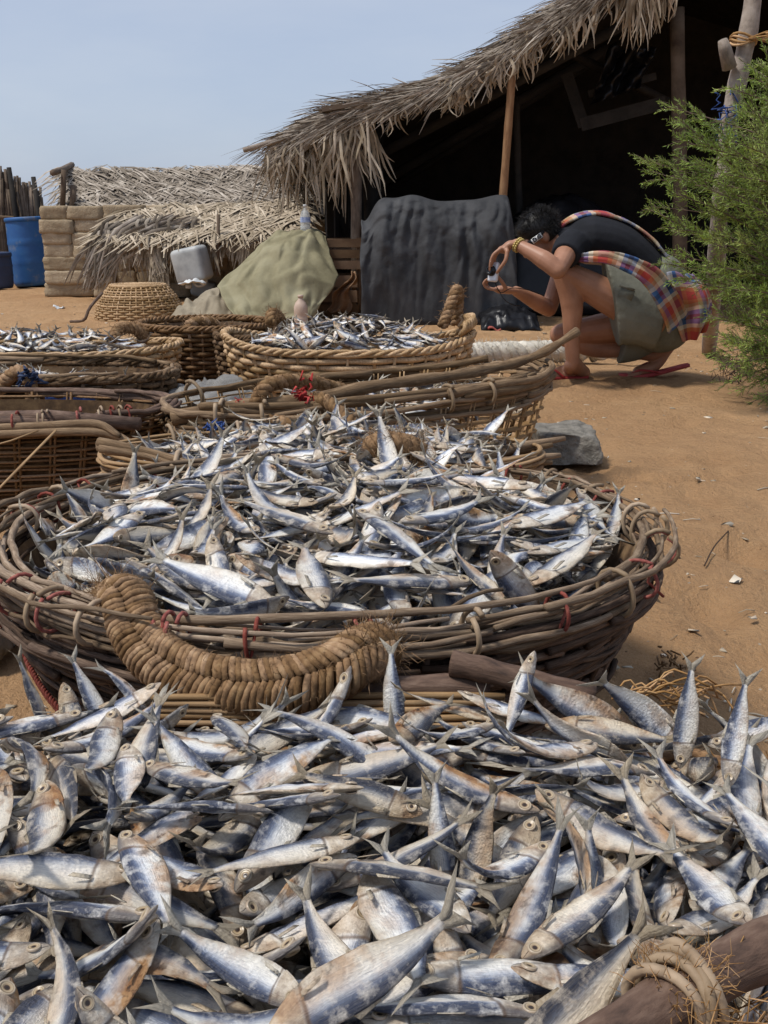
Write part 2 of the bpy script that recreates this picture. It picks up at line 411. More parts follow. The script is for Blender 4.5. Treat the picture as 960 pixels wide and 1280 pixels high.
    nt.links.new(mth(nt,'MULTIPLY',mth(nt,'SUBTRACT',1.0,mth(nt,'MAXIMUM',ishead,fin)),.2),b.inputs['Metallic'])
    h=mth(nt,'ADD',mth(nt,'MULTIPLY',streak,.8),mid)
    sc=N(nt,'ShaderNodeTexVoronoi'); sc.inputs['Scale'].default_value=330; nt.links.new(co,sc.inputs['Vector'])
    h=mth(nt,'ADD',h,mth(nt,'MULTIPLY',sc.outputs['Distance'],.35))
    bump(nt,b,h,.003,.85)
    return m
M['fish']=fish_material()
def eye_material():
    m,nt,b=new_mat('fish_eye')
    tc=N(nt,'ShaderNodeTexCoord'); uv=N(nt,'ShaderNodeSeparateXYZ'); nt.links.new(tc.outputs['UV'],uv.inputs[0])
    c=ramp(nt,uv.outputs[0],[(.0,(.02,.014,.01)),(.30,(.05,.03,.02)),(.38,(.30,.21,.12)),(.60,(.46,.37,.24)),(.70,(.20,.135,.08)),(.80,(.42,.35,.25)),(1,(.36,.28,.20))])
    nt.links.new(c,b.inputs['Base Color']); b.inputs['Roughness'].default_value=.3
    return m
M['eye']=eye_material()
def sand_material():
    m,nt,b=new_mat('sand')
    tc=N(nt,'ShaderNodeTexCoord'); co=tc.outputs['Object']
    a=tex(nt,co,.7,6,.6).outputs['Fac']; f=tex(nt,co,9,8,.7).outputs['Fac']; g=tex(nt,co,420,3,.6).outputs['Fac']
    c=ramp(nt,mth(nt,'ADD',a,mth(nt,'MULTIPLY_ADD',tex(nt,co,2.6,5,.65).outputs['Fac'],.5,-.25)),[(.32,(.37,.20,.086)),(.52,(.455,.262,.122)),(.70,(.53,.325,.165))])
    c=mixc(nt,ramp(nt,f,[(.42,0.0),(.75,.55)]),c,(.30,.155,.068))
    c=mixc(nt,ramp(nt,g,[(.35,.0),(.75,.5)]),c,(.60,.42,.26))
    vo=N(nt,'ShaderNodeTexVoronoi'); vo.inputs['Scale'].default_value=38; nt.links.new(co,vo.inputs['Vector'])
    vr=N(nt,'ShaderNodeSeparateColor'); nt.links.new(vo.outputs['Color'],vr.inputs[0])
    peb=mth(nt,'MULTIPLY',ramp(nt,vo.outputs['Distance'],[(.10,1.0),(.16,0.0)]),ramp(nt,vr.outputs[0],[(.80,0.0),(.86,1.0)]))
    c=mixc(nt,peb,c,ramp(nt,vr.outputs[1],[(.3,(.16,.09,.05)),(.8,(.6,.5,.38))]))
    nt.links.new(c,b.inputs['Base Color']); b.inputs['Roughness'].default_value=.95; b.inputs['Specular IOR Level'].default_value=.15
    h=mth(nt,'ADD',mth(nt,'MULTIPLY',f,1.4),mth(nt,'MULTIPLY',g,.10)); h=mth(nt,'ADD',h,mth(nt,'MULTIPLY',tex(nt,co,60,6,.7).outputs['Fac'],.35))
    bump(nt,b,h,.05,.9)
    return m
M['sand']=sand_material()
def plaid_material():
    m,nt,b=new_mat('plaid_cloth')
    tc=N(nt,'ShaderNodeTexCoord'); uv=N(nt,'ShaderNodeSeparateXYZ'); nt.links.new(tc.outputs['UV'],uv.inputs[0])
    def band(x,k,cols):
        f=mth(nt,'FRACT',mth(nt,'MULTIPLY',x,k))
        return ramp(nt,f,[(i/len(cols),cc) for i,cc in enumerate(cols)],'CONSTANT')
    red,org,blu,crm,nav,tan=(.38,.045,.035),(.42,.15,.05),(.045,.12,.30),(.55,.48,.36),(.015,.03,.085),(.36,.26,.13)
    a=band(uv.outputs[0],4.2,[red,org,tan,crm,blu,nav,blu,crm,org,red])
    c=band(uv.outputs[1],5.0,[red,tan,blu,red,crm,nav,org,red])
    nz=tex(nt,tc.outputs['Object'],260,2).outputs['Fac']
    nt.links.new(mixc(nt,.42,a,c),b.inputs['Base Color']); b.inputs['Roughness'].default_value=.9
    bump(nt,b,nz,.001,.6)
    return m
M['plaid']=plaid_material()
def leaf_material():
    m,nt,b=new_mat('feathery_leaf')
    tc=N(nt,'ShaderNodeTexCoord')
    t=tex(nt,tc.outputs['Object'],3.5,4).outputs['Fac']; r=rnd_value(nt)
    c=ramp(nt,t,[(.35,(.12,.19,.03)),(.55,(.26,.36,.065)),(.7,(.40,.47,.14))])
    hsv=N(nt,'ShaderNodeHueSaturation'); nt.links.new(mth(nt,'MULTIPLY_ADD',r,.9,.6),hsv.inputs['Value']); nt.links.new(c,hsv.inputs['Color'])
    nt.links.new(hsv.outputs[0],b.inputs['Base Color']); b.inputs['Roughness'].default_value=.6
    tr=N(nt,'ShaderNodeBsdfTranslucent'); nt.links.new(hsv.outputs[0],tr.inputs[0])
    mx=N(nt,'ShaderNodeMixShader'); mx.inputs[0].default_value=.3
    nt.links.new(b.outputs[0],mx.inputs[1]); nt.links.new(tr.outputs[0],mx.inputs[2])
    nt.links.new(mx.outputs[0],nt.nodes['Material Output'].inputs[0])
    return m
M["leaf"]=leaf_material()
def clear_sheet_material(name,col,alpha):
    m,nt,b=new_mat(name)
    tc=N(nt,'ShaderNodeTexCoord'); t=tex(nt,tc.outputs['Object'],16,7,.7,stretch=(1,1,2)).outputs['Fac']
    b.inputs['Base Color'].default_value=(*col,1); b.inputs['Roughness'].default_value=.35
    nt.links.new(ramp(nt,t,[(.3,alpha*.6),(.7,min(1,alpha*1.3))]),b.inputs['Alpha'])
    bump(nt,b,t,.01,.8)
    return m
M['clear_plastic']=clear_sheet_material('clear_plastic_sheet',(.30,.285,.26),.6)
M['bottle']=clear_sheet_material('clear_bottle',(.62,.64,.62),.6)
# ------------------------------------------------------------------ object bookkeeping
random.seed(11)
def link(o): SC.collection.objects.link(o); return o
def thing(name,label,cat,loc=(0,0,0),group=None,kind=None):
    o=bpy.data.objects.new(name,None); o.empty_display_size=.05; o.location=loc
    o['label']=label; o['category']=cat
    if group: o['group']=group
    if kind: o['kind']=kind
    return link(o)
def part(name,mb,mats,parent,label=None,smooth=True):
    if not isinstance(mats,(list,tuple)): mats=[mats]
    me=mb if isinstance(mb,bpy.types.Mesh) else mb.mesh(name,mats,smooth)
    off=V((0,0,0)); p=parent
    while p is not None: off+=V(p.location); p=p.parent
    me.transform(Matrix.Translation(-off))
    o=bpy.data.objects.new(name,me); o.parent=parent
    if label: o['label']=label
    return link(o)
def solo(name,mb,mats,label,cat,group=None,kind=None,smooth=True):
    if not isinstance(mats,(list,tuple)): mats=[mats]
    me=mb if isinstance(mb,bpy.types.Mesh) else mb.mesh(name,mats,smooth)
    if not kind or kind=='stuff':
        co=[v.co for v in me.vertices]
        c=V((sum(q.x for q in co)/len(co),sum(q.y for q in co)/len(co),min(q.z for q in co)))
    else: c=V((0,0,0))
    me.transform(Matrix.Translation(-c))
    o=bpy.data.objects.new(name,me); o.location=c
    if label: o['label']=label
    if cat: o['category']=cat
    if group: o['group']=group
    if kind: o['kind']=kind
    return link(o)
def rv(a): return V((random.uniform(-a,a),random.uniform(-a,a),random.uniform(-a,a)))
def bez(a,b,c,d,n):
    out=[]
    for i in range(n+1):
        t=i/n; q=1-t
        out.append(V(a)*q**3+V(b)*(3*q*q*t)+V(c)*(3*q*t*t)+V(d)*t**3)
    return out
def smooth_path(pts,n):
    """Catmull-Rom through the points"""
    P=[V(p) for p in pts]; P=[P[0]*2-P[1]]+P+[P[-1]*2-P[-2]]
    out=[]; seg=len(P)-3
    for i in range(n+1):
        t=i/n*seg; k=min(int(t),seg-1); f=t-k
        a,b,c,d=P[k:k+4]
        out.append(.5*((2*b)+(c-a)*f+(2*a-5*b+4*c-d)*f*f+(3*b-a-3*c+d)*f**3))
    return out
def fuzz(mb,pts,rad,count,ln=.02,w=.0005,spread=1.0):
    for _ in range(count):
        i=random.randrange(len(pts)-1); p=V(pts[i]).lerp(V(pts[i+1]),random.random())
        d=rv(1)
        if d.length<.1: continue
        d.normalize(); t=(V(pts[i+1])-V(pts[i])).normalized(); d=(d-t*d.dot(t)*.7).normalized()
        a=p+d*rad*random.uniform(.7,1.0); l=ln*random.uniform(.4,1.3)
        e=a+(d*.7+rv(.8)*spread).normalized()*l; m_=(a+e)/2+rv(l*.3)
        mb.tube([a,m_,e],[w,w*.9,w*.4],3,False)
def twisted(mb,pts,rad,strands=3,pitch=.05,n=6,sides=6,sr=None):
    """a laid rope: strands winding about the path"""
    P=smooth_path(pts,max(12,int(sum((V(pts[i+1])-V(pts[i])).length for i in range(len(pts)-1))/(pitch/8))))
    for s in range(strands):
        out=[]; acc=0; nx=None
        for i,p in enumerate(P):
            t=(P[min(i+1,len(P)-1)]-P[max(i-1,0)]).normalized()
            if nx is None: nx=t.orthogonal().normalized()
            nx=(nx-t*nx.dot(t)).normalized(); ny=t.cross(nx)
            if i: acc+=(p-P[i-1]).length
            a=2*PI*(acc/pitch+s/strands)
            out.append(p+(nx*math.cos(a)+ny*math.sin(a))*rad*.52)
        mb.tube(out,sr or rad*.58,sides)

# ------------------------------------------------------------------ ground
rfp=random.Random(8)
FOOT=[(rfp.uniform(-3.5,3.0),rfp.uniform(2.2,9.0),rfp.uniform(0,PI)) for _ in range(110)]+[(rfp.uniform(.55,1.7),rfp.uniform(1.5,4.5),rfp.uniform(.6,2.2)) for _ in range(22)]
def ground_h(x,y):
    h=noise.noise(V((x*.8,y*.8,3)))*.03+noise.noise(V((x*2.7,y*2.7,7)))*.014
    for (fx,fy,fa) in FOOT:
        dx,dy=x-fx,y-fy
        if abs(dx)<.35 and abs(dy)<.35:
            c_,s_=math.cos(fa),math.sin(fa); p_,q_=dx*c_+dy*s_,-dx*s_+dy*c_; e_=(p_/.14)**2+(q_/.065)**2
            h+=-.022*math.exp(-e_*e_)+.010*math.exp(-(e_-1.7)**2*2)
    # trodden hollows
    f=noise.noise(V((x*5.5,y*5.5,1)))
    h-=max(0,f-.15)*.055
    near=min(1,max(0,(y-.2)/1.5))
    return (h-.008)*near
def gmap(s,k=6.5): return k*s+ (600*s**9)
mb=MB()
mb.grid(lambda a,b:(gmap(2*a-1),6+gmap(2*b-1,9.5),ground_h(gmap(2*a-1),6+gmap(2*b-1,9.5)) if abs(2*a-1)<.8 and abs(2*b-1)<.8 else -.02),300,340)
solo('sand_ground',mb,M['sand'],None,None,kind='structure')
mb=MB()
for _ in range(800):
    u,v=random.uniform(-40,1000),random.choice((random.uniform(366,520),random.uniform(500,960)))
    p=G(u,v)
    if p.y<1.0 : continue
    z=ground_h(p.x,p.y)+.002; a=random.uniform(0,PI); l=random.uniform(.006,.03)*random.choice((.5,1,1,1.6)); d=V((math.cos(a),math.sin(a),0))*l
    q=V((p.x,p.y,z))
    if random.random()<.45: mb.tube([q-d,q+rv(.003)+V((0,0,.003)),q+d*1.1],random.uniform(.0008,.0022),4)
    else: mb.box(q,(l*.7,l*.45,.002),Matrix.Rotation(a,3,'Z'),jit=l*.15)
solo('litter',mb,M['litter'],'pale straw bits, chips and fish scraps strewn over the sand','litter',kind='stuff')
# a few scraps one can point to
def scrap(u,v,sz,mat,label,cat,nm):
    p=G(u,v); mb=MB()
    ox=random.random()*9
    mb.grid(lambda a,b:(p.x+(a-.5)*sz[0],p.y+(b-.5)*sz[1],ground_h(p.x,p.y)+.012+.025*noise.noise(V((a*3+ox,b*3,2)))+.012*math.sin(a*5+ox)),8,6)
    o=solo(nm,mb,mat,label,cat)
    md=o.modifiers.new('thick','SOLIDIFY'); md.thickness=.003
scrap(74,386,(.09,.09),M['white_plastic'],'small white scrap of plastic on the sand in front of the blue barrel','litter','plastic_scrap')
scrap(618,414,(.10,.05),M['chip_red'],'faded red scrap lying on the sand below the dark netting','litter','cloth_scrap')
scrap(880,404,(.08,.05),M['white_plastic'],'pale paper scrap on the sand beside the plaid cloth','litter','paper_scrap')
mb=MB(); p=G(833,838)
for _ in range(26): 
    q=p+V((random.gauss(0,.014),random.gauss(0,.02),.012+abs(random.gauss(0,.012)))); e=q+rv(.02); mb.tube([q,(q+e)/2+rv(.008),e],.002,4)
solo('fibre_clump',mb,M['coir'],'small dark brown clump of coir fibre on the sand right of the big twig basket','fibre')
mb=MB(); pth=smooth_path([G(880,712)+V((0,0,.01)),G(892,690)+V((0,0,.014)),G(910,668)+V((0,0,.01))],8); mb.tube(pth,.002,5)
solo('twig',mb,M['twig_dark'],'thin bent dark twig lying on bare sand at the right','twig')

# ------------------------------------------------------------------ baskets
class Basket:
    def __init__(s,C,a,b,rz,z0,h,taper,lift=0.0,power=2.0,bulge=.7,lift2=0.0,poly=None):
        s.C=V((C[0],C[1],0)); s.a,s.b,s.rz,s.z0,s.h,s.taper,s.lift,s.power,s.bulge,s.lift2=a,b,rz,z0,h,taper,lift,power,bulge,lift2
    def W(s,t,k,off=0.0):
        c,n=math.cos(t),math.sin(t); e=2/s.power
        x=s.a*math.copysign(abs(c)**e,c); y=s.b*math.copysign(abs(n)**e,n)
        f=s.taper+(1-s.taper)*max(0,k)**s.bulge if k<1 else 1+(k-1)*.3
        d=V((x/s.a/s.a,y/s.b/s.b,0)); d.normalize()
        x=x*f+d.x*off; y=y*f+d.y*off
        z=s.z0+k*(s.h+s.lift*abs(c)**3+s.lift2*c)
        cr,sr=math.cos(s.rz),math.sin(s.rz)
        return V((s.C.x+x*cr-y*sr,s.C.y+x*sr+y*cr,z))
    def R(s,t,off=0,dz=0): return s.W(t,1.0,off)+V((0,0,dz))
    def t_at(s,u,v=None,front=True):
        best=None
        for i in range(720):
            t=2*PI*i/720; p=s.R(t); q=PX(p)
            if front and p.y>s.C.y: continue
            if not front and p.y<s.C.y: continue
            e=abs(q[0]-u)
            if best is None or e<best[0]: best=(e,t)
        return best[1]
def weave(B,rows,r,stakes,amp,seg=None,jit=.1,k0=.03,k1=.97,t0=0,t1=2*PI,flat=1.0,hr=None):
    mb=MB(); seg=seg or stakes*3
    for i in range(rows):
        k=k0+(k1-k0)*i/max(1,rows-1)
        ph=random.uniform(0,9); pts=[]
        sgn=1 if i%2 else -1
        for j in range(seg+1):
            t=t0+(t1-t0)*j/seg
            kk=k+jit/rows*noise.noise(V((math.cos(t)*3+ph,math.sin(t)*3,i*.7)))*2
            pts.append(B.W(t,kk,sgn*amp*math.cos(stakes*t/2)))
        mb.tube(pts,r*random.uniform(.8,1.2),6,flat=flat)
    return mb
def stakes_mb(B,n,r,k1=1.0,flat=1.0,double=False,t0=0,t1=2*PI):
    mb=MB()
    for j in range(n):
        t=t0+(t1-t0)*j/n+random.uniform(-.01,.01)
        for dt in ((0,) if not double else (-.012,.012)):
            mb.tube([B.W(t+dt,kk*k1/6,.001) for kk in range(7)],r*random.uniform(.85,1.2),6,flat=flat)
    return mb
def floor_mb(B,k=.02,n=40):
    mb=MB(); vs=[]; fs=[]
    c=V((B.C.x,B.C.y,B.z0+k*B.h))
    for ring in (1.0,.66,.33):
        for i in range(n): vs.append(c.lerp(B.W(2*PI*i/n,k),ring))
    vs.append(c)
    for q in range(2):
        for i in range(n):
            j=(i+1)%n; fs.append((q*n+i,q*n+j,(q+1)*n+j,(q+1)*n+i))
    for i in range(n): fs.append((2*n+i,2*n+(i+1)%n,3*n))
    vs2=[p+V((0,0,-.012)) for p in vs]
    m=len(vs); mb.add(vs+vs2,fs+[tuple(m+i for i in f[::-1]) for f in fs]+[(i,m+i,m+(i+1)%n,(i+1)%n) for i in range(n)])
    return mb
def twig_bundle(B,count,spread,r0,r1,arc=(.5,1.6),zc=0,k=1.0,off=0):
    mb=MB()
    for i in range(count):
        t0=random.uniform(0,2*PI); ar=random.uniform(*arc); n=max(8,int(ar*14))
        o1,z1=random.uniform(-spread,spread),random.uniform(-spread,spread)
        o2,z2=o1+random.uniform(-spread,spread)*.8,z1+random.uniform(-spread,spread)*.8
        ph=random.uniform(0,50); r=random.uniform(r0,r1); pts=[];rs=[]
        for j in range(n+1):
            f=j/n; t=t0+ar*f
            w=noise.noise(V((f*3.5,ph,0)))*.011+noise.noise(V((f*11,ph,0)))*.003; w2=noise.noise(V((f*3.5,ph,5)))*.011+noise.noise(V((f*11,ph,5)))*.003
            pts.append(B.W(t,k,off+o1+(o2-o1)*f+w)+V((0,0,zc+z1+(z2-z1)*f+w2)))
            rs.append(r*(1-.45*f)*(1+.12*noise.noise(V((f*14,ph,2)))))
        mb.tube(pts,rs,7)
    return mb
def tie_mb(B,t,rad,r,turns=2,tail=.0,width=.012,k=1.0):
    """cord wound round the rim at t"""
    mb=MB(); c=B.W(t,k); e=(B.W(t+.02,k)-B.W(t-.02,k)).normalized()
    nx=V((0,0,1)); nx=(nx-e*nx.dot(e)).normalized(); ny=e.cross(nx)
    pts=[]; n=18*turns
    for i in range(n+1):
        a=2*PI*i/18+.6; f=i/n
        rr=rad*(1+.10*math.sin(a*2.3+t*7))
        pts.append(c+e*((f-.5)*width*turns)+(nx*math.cos(a)+ny*math.sin(a))*rr)
    mb.tube(pts,r,6)
    if tail:
        a=pts[-1]; mb.tube([a,a+V((random.uniform(-.01,.01),-.006,-tail*.5)),a+V((random.uniform(-.02,.02),0,-tail))],r*.8,5)
    return mb

# --- the big twig basket
BB=Basket(BIG_C,.535,.470,0,0,.345,.68,bulge=.62)
big=thing('twig_basket','big round basket of bent twigs heaped with dried fish, rope handle in front','basket',(BIG_C[0],BIG_C[1],0))
wall=MB()
for i in range(430):
    t0=random.uniform(0,2*PI); ar=random.uniform(.5,1.5)*random.choice((1,1,-1)); k=random.random()**.8*.93
    k2=k+random.uniform(-.20,.20); n=14; r=random.uniform(.0035,.0075); ph=random.uniform(0,50)
    o1=random.uniform(-.010,.012); pts=[];rs=[]
    for j in range(n+1):
        f=j/n; kk=min(.97,max(.01,k+(k2-k)*f+.03*noise.noise(V((f*3,ph,0)))))
        pts.append(BB.W(t0+ar*f,kk,o1+.008*noise.noise(V((f*4,ph,3))))); rs.append(r*(1-.4*f))
    wall.tube(pts,rs,6)
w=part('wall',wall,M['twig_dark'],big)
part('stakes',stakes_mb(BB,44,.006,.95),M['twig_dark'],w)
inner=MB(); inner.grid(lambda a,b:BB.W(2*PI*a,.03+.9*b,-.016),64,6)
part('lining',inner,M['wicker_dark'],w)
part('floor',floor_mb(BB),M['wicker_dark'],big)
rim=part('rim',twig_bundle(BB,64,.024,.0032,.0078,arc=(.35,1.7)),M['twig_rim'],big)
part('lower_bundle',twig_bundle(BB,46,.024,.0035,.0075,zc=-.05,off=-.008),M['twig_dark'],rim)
tmp=[(207,True,'red'),(224,True,'red'),(318,True,'red'),(440,True,'red'),(458,True,'red'),(697,True,'red'),(800,True,'red'),(835,True,'red'),(70,True,'red'),(20,True,'red'),
     (110,False,'red'),(60,False,'red'),(30,False,'red'),(190,False,'red'),(715,False,'red'),(760,False,'red'),(640,False,'red'),
     (590,True,'tan'),(770,True,'tan'),(828,True,'tan'),(60,True,'tan'),(120,True,'tan'),(25,False,'tan'),(75,False,'tan'),(160,False,'tan'),(215,False,'tan'),(690,False,'tan'),(800,False,'tan'),(830,False,'tan'),(745,False,'tan')]
for (u,fr,cl) in tmp:
    t=BB.t_at(u,front=fr)
    part('tie',tie_mb(BB,t,.028 if cl=='red' else .031,.0028 if cl=='red' else .0040,1,random.choice((0,.05,.08)) if cl=='red' else 0),M['red_twine' if cl=='red' else 'tan_cane'],rim,'red twine tie' if cl=='red' else 'tan cane tie')
# red cord slack along the lower left of the wall
mb=MB()
for dz in (0,.03,-.025):
    pts=[BB.W(PI*1.02+.95*f,.62-.34*f+dz+.03*noise.noise(V((f*5,dz*50,0))),.016) for f in [i/20 for i in range(21)]]
    twisted(mb,pts,.0045,2,.014,sides=5)
part('loose_cord',mb,M['red_twine'],big,'red cord slack along the wall')
mb=MB(); 
for _ in range(60):
    c=W(12,745,1.5); a=c+rv(.02); mb.tube([a,a+rv(.02),a+rv(.03)+V((0,0,-.02))],.0016,4)
part('cord_knot',mb,M['red_twine'],big)
# thick plaited coir handle
hp=smooth_path([W(128,768,1.36),W(155,750,1.28),W(172,790,1.22),W(203,826,1.175),(W(250,850,1.14)),W(310,860,1.115),W(372,854,1.105),W(420,838,1.11),W(455,818,1.13),W(488,810,1.15)],150)
mb=MB(); mb.tube(hp,[.0235+.003*math.sin(i*.09) for i in range(151)],10)
L=[0]
for i in range(150): L.append(L[-1]+(hp[i+1]-hp[i]).length)
step=.0078; nr=int(L[-1]/step)
for k in range(nr):
    d=k*step; i=max(j for j in range(151) if L[j]<=d+1e-9); i=min(i,149)
    p=hp[i].lerp(hp[i+1],(d-L[i])/max(1e-6,L[i+1]-L[i])); t=(hp[i+1]-hp[max(0,i-1)]).normalized()
    nx=V((0,-.75,.6)); nx=(nx-t*nx.dot(t)).normalized(); ny=t.cross(nx)
    for half in (0,1):
        pts=[]
        for q in range(9):
            a=(q/8*PI if half==0 else -q/8*PI)
            along=-.024*abs(math.sin(a*.5))+.010*math.cos(a)*0+.004*noise.noise(V((k*.9,q*.3,half)))
            rr=.0280+.0028*math.sin(q/8*PI)+.002*noise.noise(V((k*.6,q*.5,half+3)))
            pts.append(p+t*along+(nx*math.cos(a)+ny*math.sin(a))*rr)
        mb.tube(pts,[.0042,.0048,.0050,.0051,.0051,.0050,.0048,.0044,.0036],6)
hd=part('rope_handle',mb,M['coir'],big)
mb=MB(); fuzz(mb,hp,.0315,3600,.013,.0004); fuzz(mb,hp[:14],.03,420,.045,.0005); fuzz(mb,hp[-22:],.03,300,.026,.0005)
part('frayed_fibre',mb,M['coir'],hd)
mb=MB(); twisted(mb,[W(470,800,1.18),W(455,812,1.14),W(462,835,1.13),W(478,838,1.15),W(486,815,1.18)],.012,3,.04); twisted(mb,[W(405,815,1.17),W(412,835,1.125),W(428,858,1.13),W(440,850,1.16)],.011,3,.04)
part('rope_knot',mb,M['coir'],hd)
mb=MB(); c=W(442,832,1.118); 
mb.ribbon([W(436,812,1.122),W(442,830,1.108),W(449,850,1.112)],[.006,.0065,.005],(1,0,0),fold=.3)
o=part('cane_strip',mb,M['tan_cane'],hd); o.modifiers.new('t','SOLIDIFY').thickness=.002
mb=MB(); mb.tube([W(452,818,1.13),W(480,805,1.135),W(506,792,1.15)],[.010,.008,.004],7)
part('peg',mb,M['stick'],big)
# handle at the back rim
tb=BB.t_at(490,front=False)
mb=MB(); bp=[BB.R(tb-.12,-.01,.035),BB.R(tb-.08,-.03,.055),BB.R(tb-.02,-.04,.062),BB.R(tb+.05,-.03,.058),BB.R(tb+.08,-.01,.04)]
twisted(mb,bp,.022,3,.05); sp=smooth_path(bp,30); fuzz(mb,sp,.024,350,.03,.0006)
part('rope_handle',mb,M['coir'],big,'coir rope handle at the far rim')

# --- the basket behind it: split bamboo rim, half hidden
BC=Basket((-.15,2.46),.53,.235,0,0,.30,.8)
bc=thing('bamboo_basket','split bamboo basket of dried fish just behind the big round twig basket','basket',(-.13,2.48,0))
part('wall',weave(BC,16,.008,36,.006,flat=.5),M['wicker_brown'],bc)
part('floor',floor_mb(BC),M['wicker_dark'],bc)
mb=MB()
for i in range(7):     # rim of long split strips
    o,z=random.uniform(-.008,.008),-.055+.011*i
    pts=[BC.R(2*PI*j/70+.02*i,o+.004*noise.noise(V((j*.15,i,0))),z+.006*noise.noise(V((j*.2,i,4)))) for j in range(71)]
    mb.tube(pts,.0065,6,flat=.6)
rm=part('rim',mb,M['bamboo'],bc)
for u in (215,300,345,395):
    t=BC.t_at(u,front=False); part('tie',tie_mb(BC,t,.034,.005,1),M['tan_cane'],rm,'tan cane tie')
mb=MB(); c=W(268,537,2.68)
for _ in range(60): a=c+rv(.012); mb.tube([a,a+rv(.016),a+rv(.02)],.0025,4)
part('tie',mb,M['blue_twine'],rm,'blue twine knot')
mb=MB(); c=W(380,537,2.70)
for _ in range(60): a=c+rv(.012); mb.tube([a,a+rv(.016),a+rv(.02)],.0025,4)
part('tie',mb,M['blue_twine'],rm,'blue twine knot')
mb=MB()
for i in range(9):
    o=rv(.010); mb.tube(smooth_path([W(127,558,2.30)+o,W(185,568,2.26)+o*.9,W(260,590,2.17)+o,W(330,600,2.14)+o*1.3],12),[.011-.0005*j+.001*math.sin(j+i) for j in range(13)],7)
sb=part('stick_bundle',mb,M['stick'],bc,'bundle of split sticks at the near rim')
mb=MB(); c=W(222,582,2.22)
pts=[c+V((.003*math.sin(a),.028*math.cos(a),.03*math.sin(a))) for a in [2*PI*i/18 for i in range(19)]]; mb.tube(pts,.006,6); part('cane_loop',mb,M['tan_cane'],sb)
mb=MB()
for i,(a,b) in enumerate([((590,575,2.42),(706,548,2.55)),((595,566,2.46),(690,556,2.52)),((600,585,2.36),(700,569,2.46)),((610,580,2.4),(690,578,2.44))]):
    mb.tube(smooth_path([W(*a),(W(*a)+W(*b))/2+rv(.008),W(*b)],8),[.013,.014,.013,.013,.012,.011,.009,.008,.006],7)
part('stick_bundle',mb,M['stick'],bc,'broken stick ends at the right rim')

# --- the lattice basket with the upturned rim
BD=Basket((-.055,3.26),.63,.27,R(24),0,.325,.80,lift=.01,lift2=.02,power=2.5)
bd=thing('lattice_basket','long openwork slat basket with thick stick rim rising to a pole at right','basket',(.02,3.30,0))
mb=MB()
for i in range(9):
    k=.05+.88*i/8
    pts=[BD.W(2*PI*j/120,k+.015*noise.noise(V((j*.1,i*3,0))),(.006 if (j//3+i)%2 else -.006)) for j in range(121)]
    mb.tube(pts,.011,6,flat=.28)
lw=part('wall',mb,M['bamboo'],bd)
part('stakes',stakes_mb(BD,40,.008,1.0,flat=.4,double=True),M['wicker'],lw)
part('floor',floor_mb(BD),M['wicker_dark'],bd)
rm=part('rim',twig_bundle(BD,22,.02,.010,.017,arc=(.6,1.9)),M['stick'],bd)
part('lower_bundle',twig_bundle(BD,14,.022,.008,.012,arc=(.6,1.9),zc=-.055),M['stick'],rm)
mb=MB(); mb.tube(smooth_path([W(215,523,2.93),W(300,508,2.94),W(380,500,2.98),W(470,482,3.07),W(560,470,3.22),W(630,457,3.38),W(678,441,3.46),W(722,414,3.52)],40),[.022-.0002*i+.0025*math.sin(i*1.3) for i in range(41)],9)
part('rim_pole',mb,M['stick'],rm)
for (pp,nm) in (([ (318,508,2.93),(335,482,2.96),(380,476,3.06),(430,488,3.2)],0),([(398,520,2.98),(392,500,2.96),(410,503,2.92),(440,530,2.86),(462,545,2.86)],1),([(310,524,2.93),(350,528,2.86),(400,545,2.82),(425,550,2.8)],2)):
    mb=MB(); P=[W(*q) for q in pp]; twisted(mb,P,.021,3,.06); fuzz(mb,smooth_path(P,20),.02,160,.02,.0008)
    part('rope_handle',mb,M['coir'],bd)
for (u,v,y) in ((303,512,2.915),(382,494,2.94)):
    mb=MB(); c=W(u,v,y)
    for _ in range(30):
        a=c+V((random.gauss(0,.009),random.gauss(0,.006),random.gauss(0,.020))); mb.ribbon([a,a+rv(.016),a+rv(.024)],[.003,.005,.002],rv(1))
    o=part('tie',mb,M['red_net'],rm,'red netting tie'); o.modifiers.new('t','SOLIDIFY').thickness=.0015
for u in (242,275,560,610,330):
    part('tie',tie_mb(BD,BD.t_at(u,front=True),.04,.006,1),M['tan_cane'],rm,'tan cane tie')

# --- wicker baskets farther off
def wicker(name,label,C,a,b,h,mat,rows,stakes,rz=0,lift=0.05,power=2.6,taper=.82,rimr=.012,group='wicker fish baskets',z0=0,handles=(),lining=True):
    B=Basket(C,a,b,rz,z0,h,taper,lift=lift,power=power); th=thing(name,label,'basket',(C[0],C[1],z0),group)
    w=part('wall',weave(B,rows,h/rows*.46,stakes,.009,seg=stakes*4),M[mat],th)
    part('stakes',stakes_mb(B,stakes,.007),M[mat],w)
    if lining:
        li=MB(); li.grid(lambda x,y:B.W(2*PI*x,.03+.9*y,-.016),64,5); part('lining',li,M['wicker_dark'],w)
    part('floor',floor_mb(B),M['wicker_dark'],th)
    mb=MB()
    for s in range(3):
        pts=[]
        for j in range(161):
            t=2*PI*j/160; q=24*t+s*2*PI/3
            pts.append(B.R(t,rimr*.75*math.cos(q),rimr*.75*math.sin(q)))
        mb.tube(pts,rimr*.62,6)
    part('rim',mb,M[mat],th)
    for hp_ in handles:
        mb=MB(); P=[V(q) for q in hp_]; twisted(mb,P,.026,3,.07); fuzz(mb,smooth_path(P,20),.026,200,.03,.0012)
        part('rope_handle',mb,M['coir'],th)
    return B,th
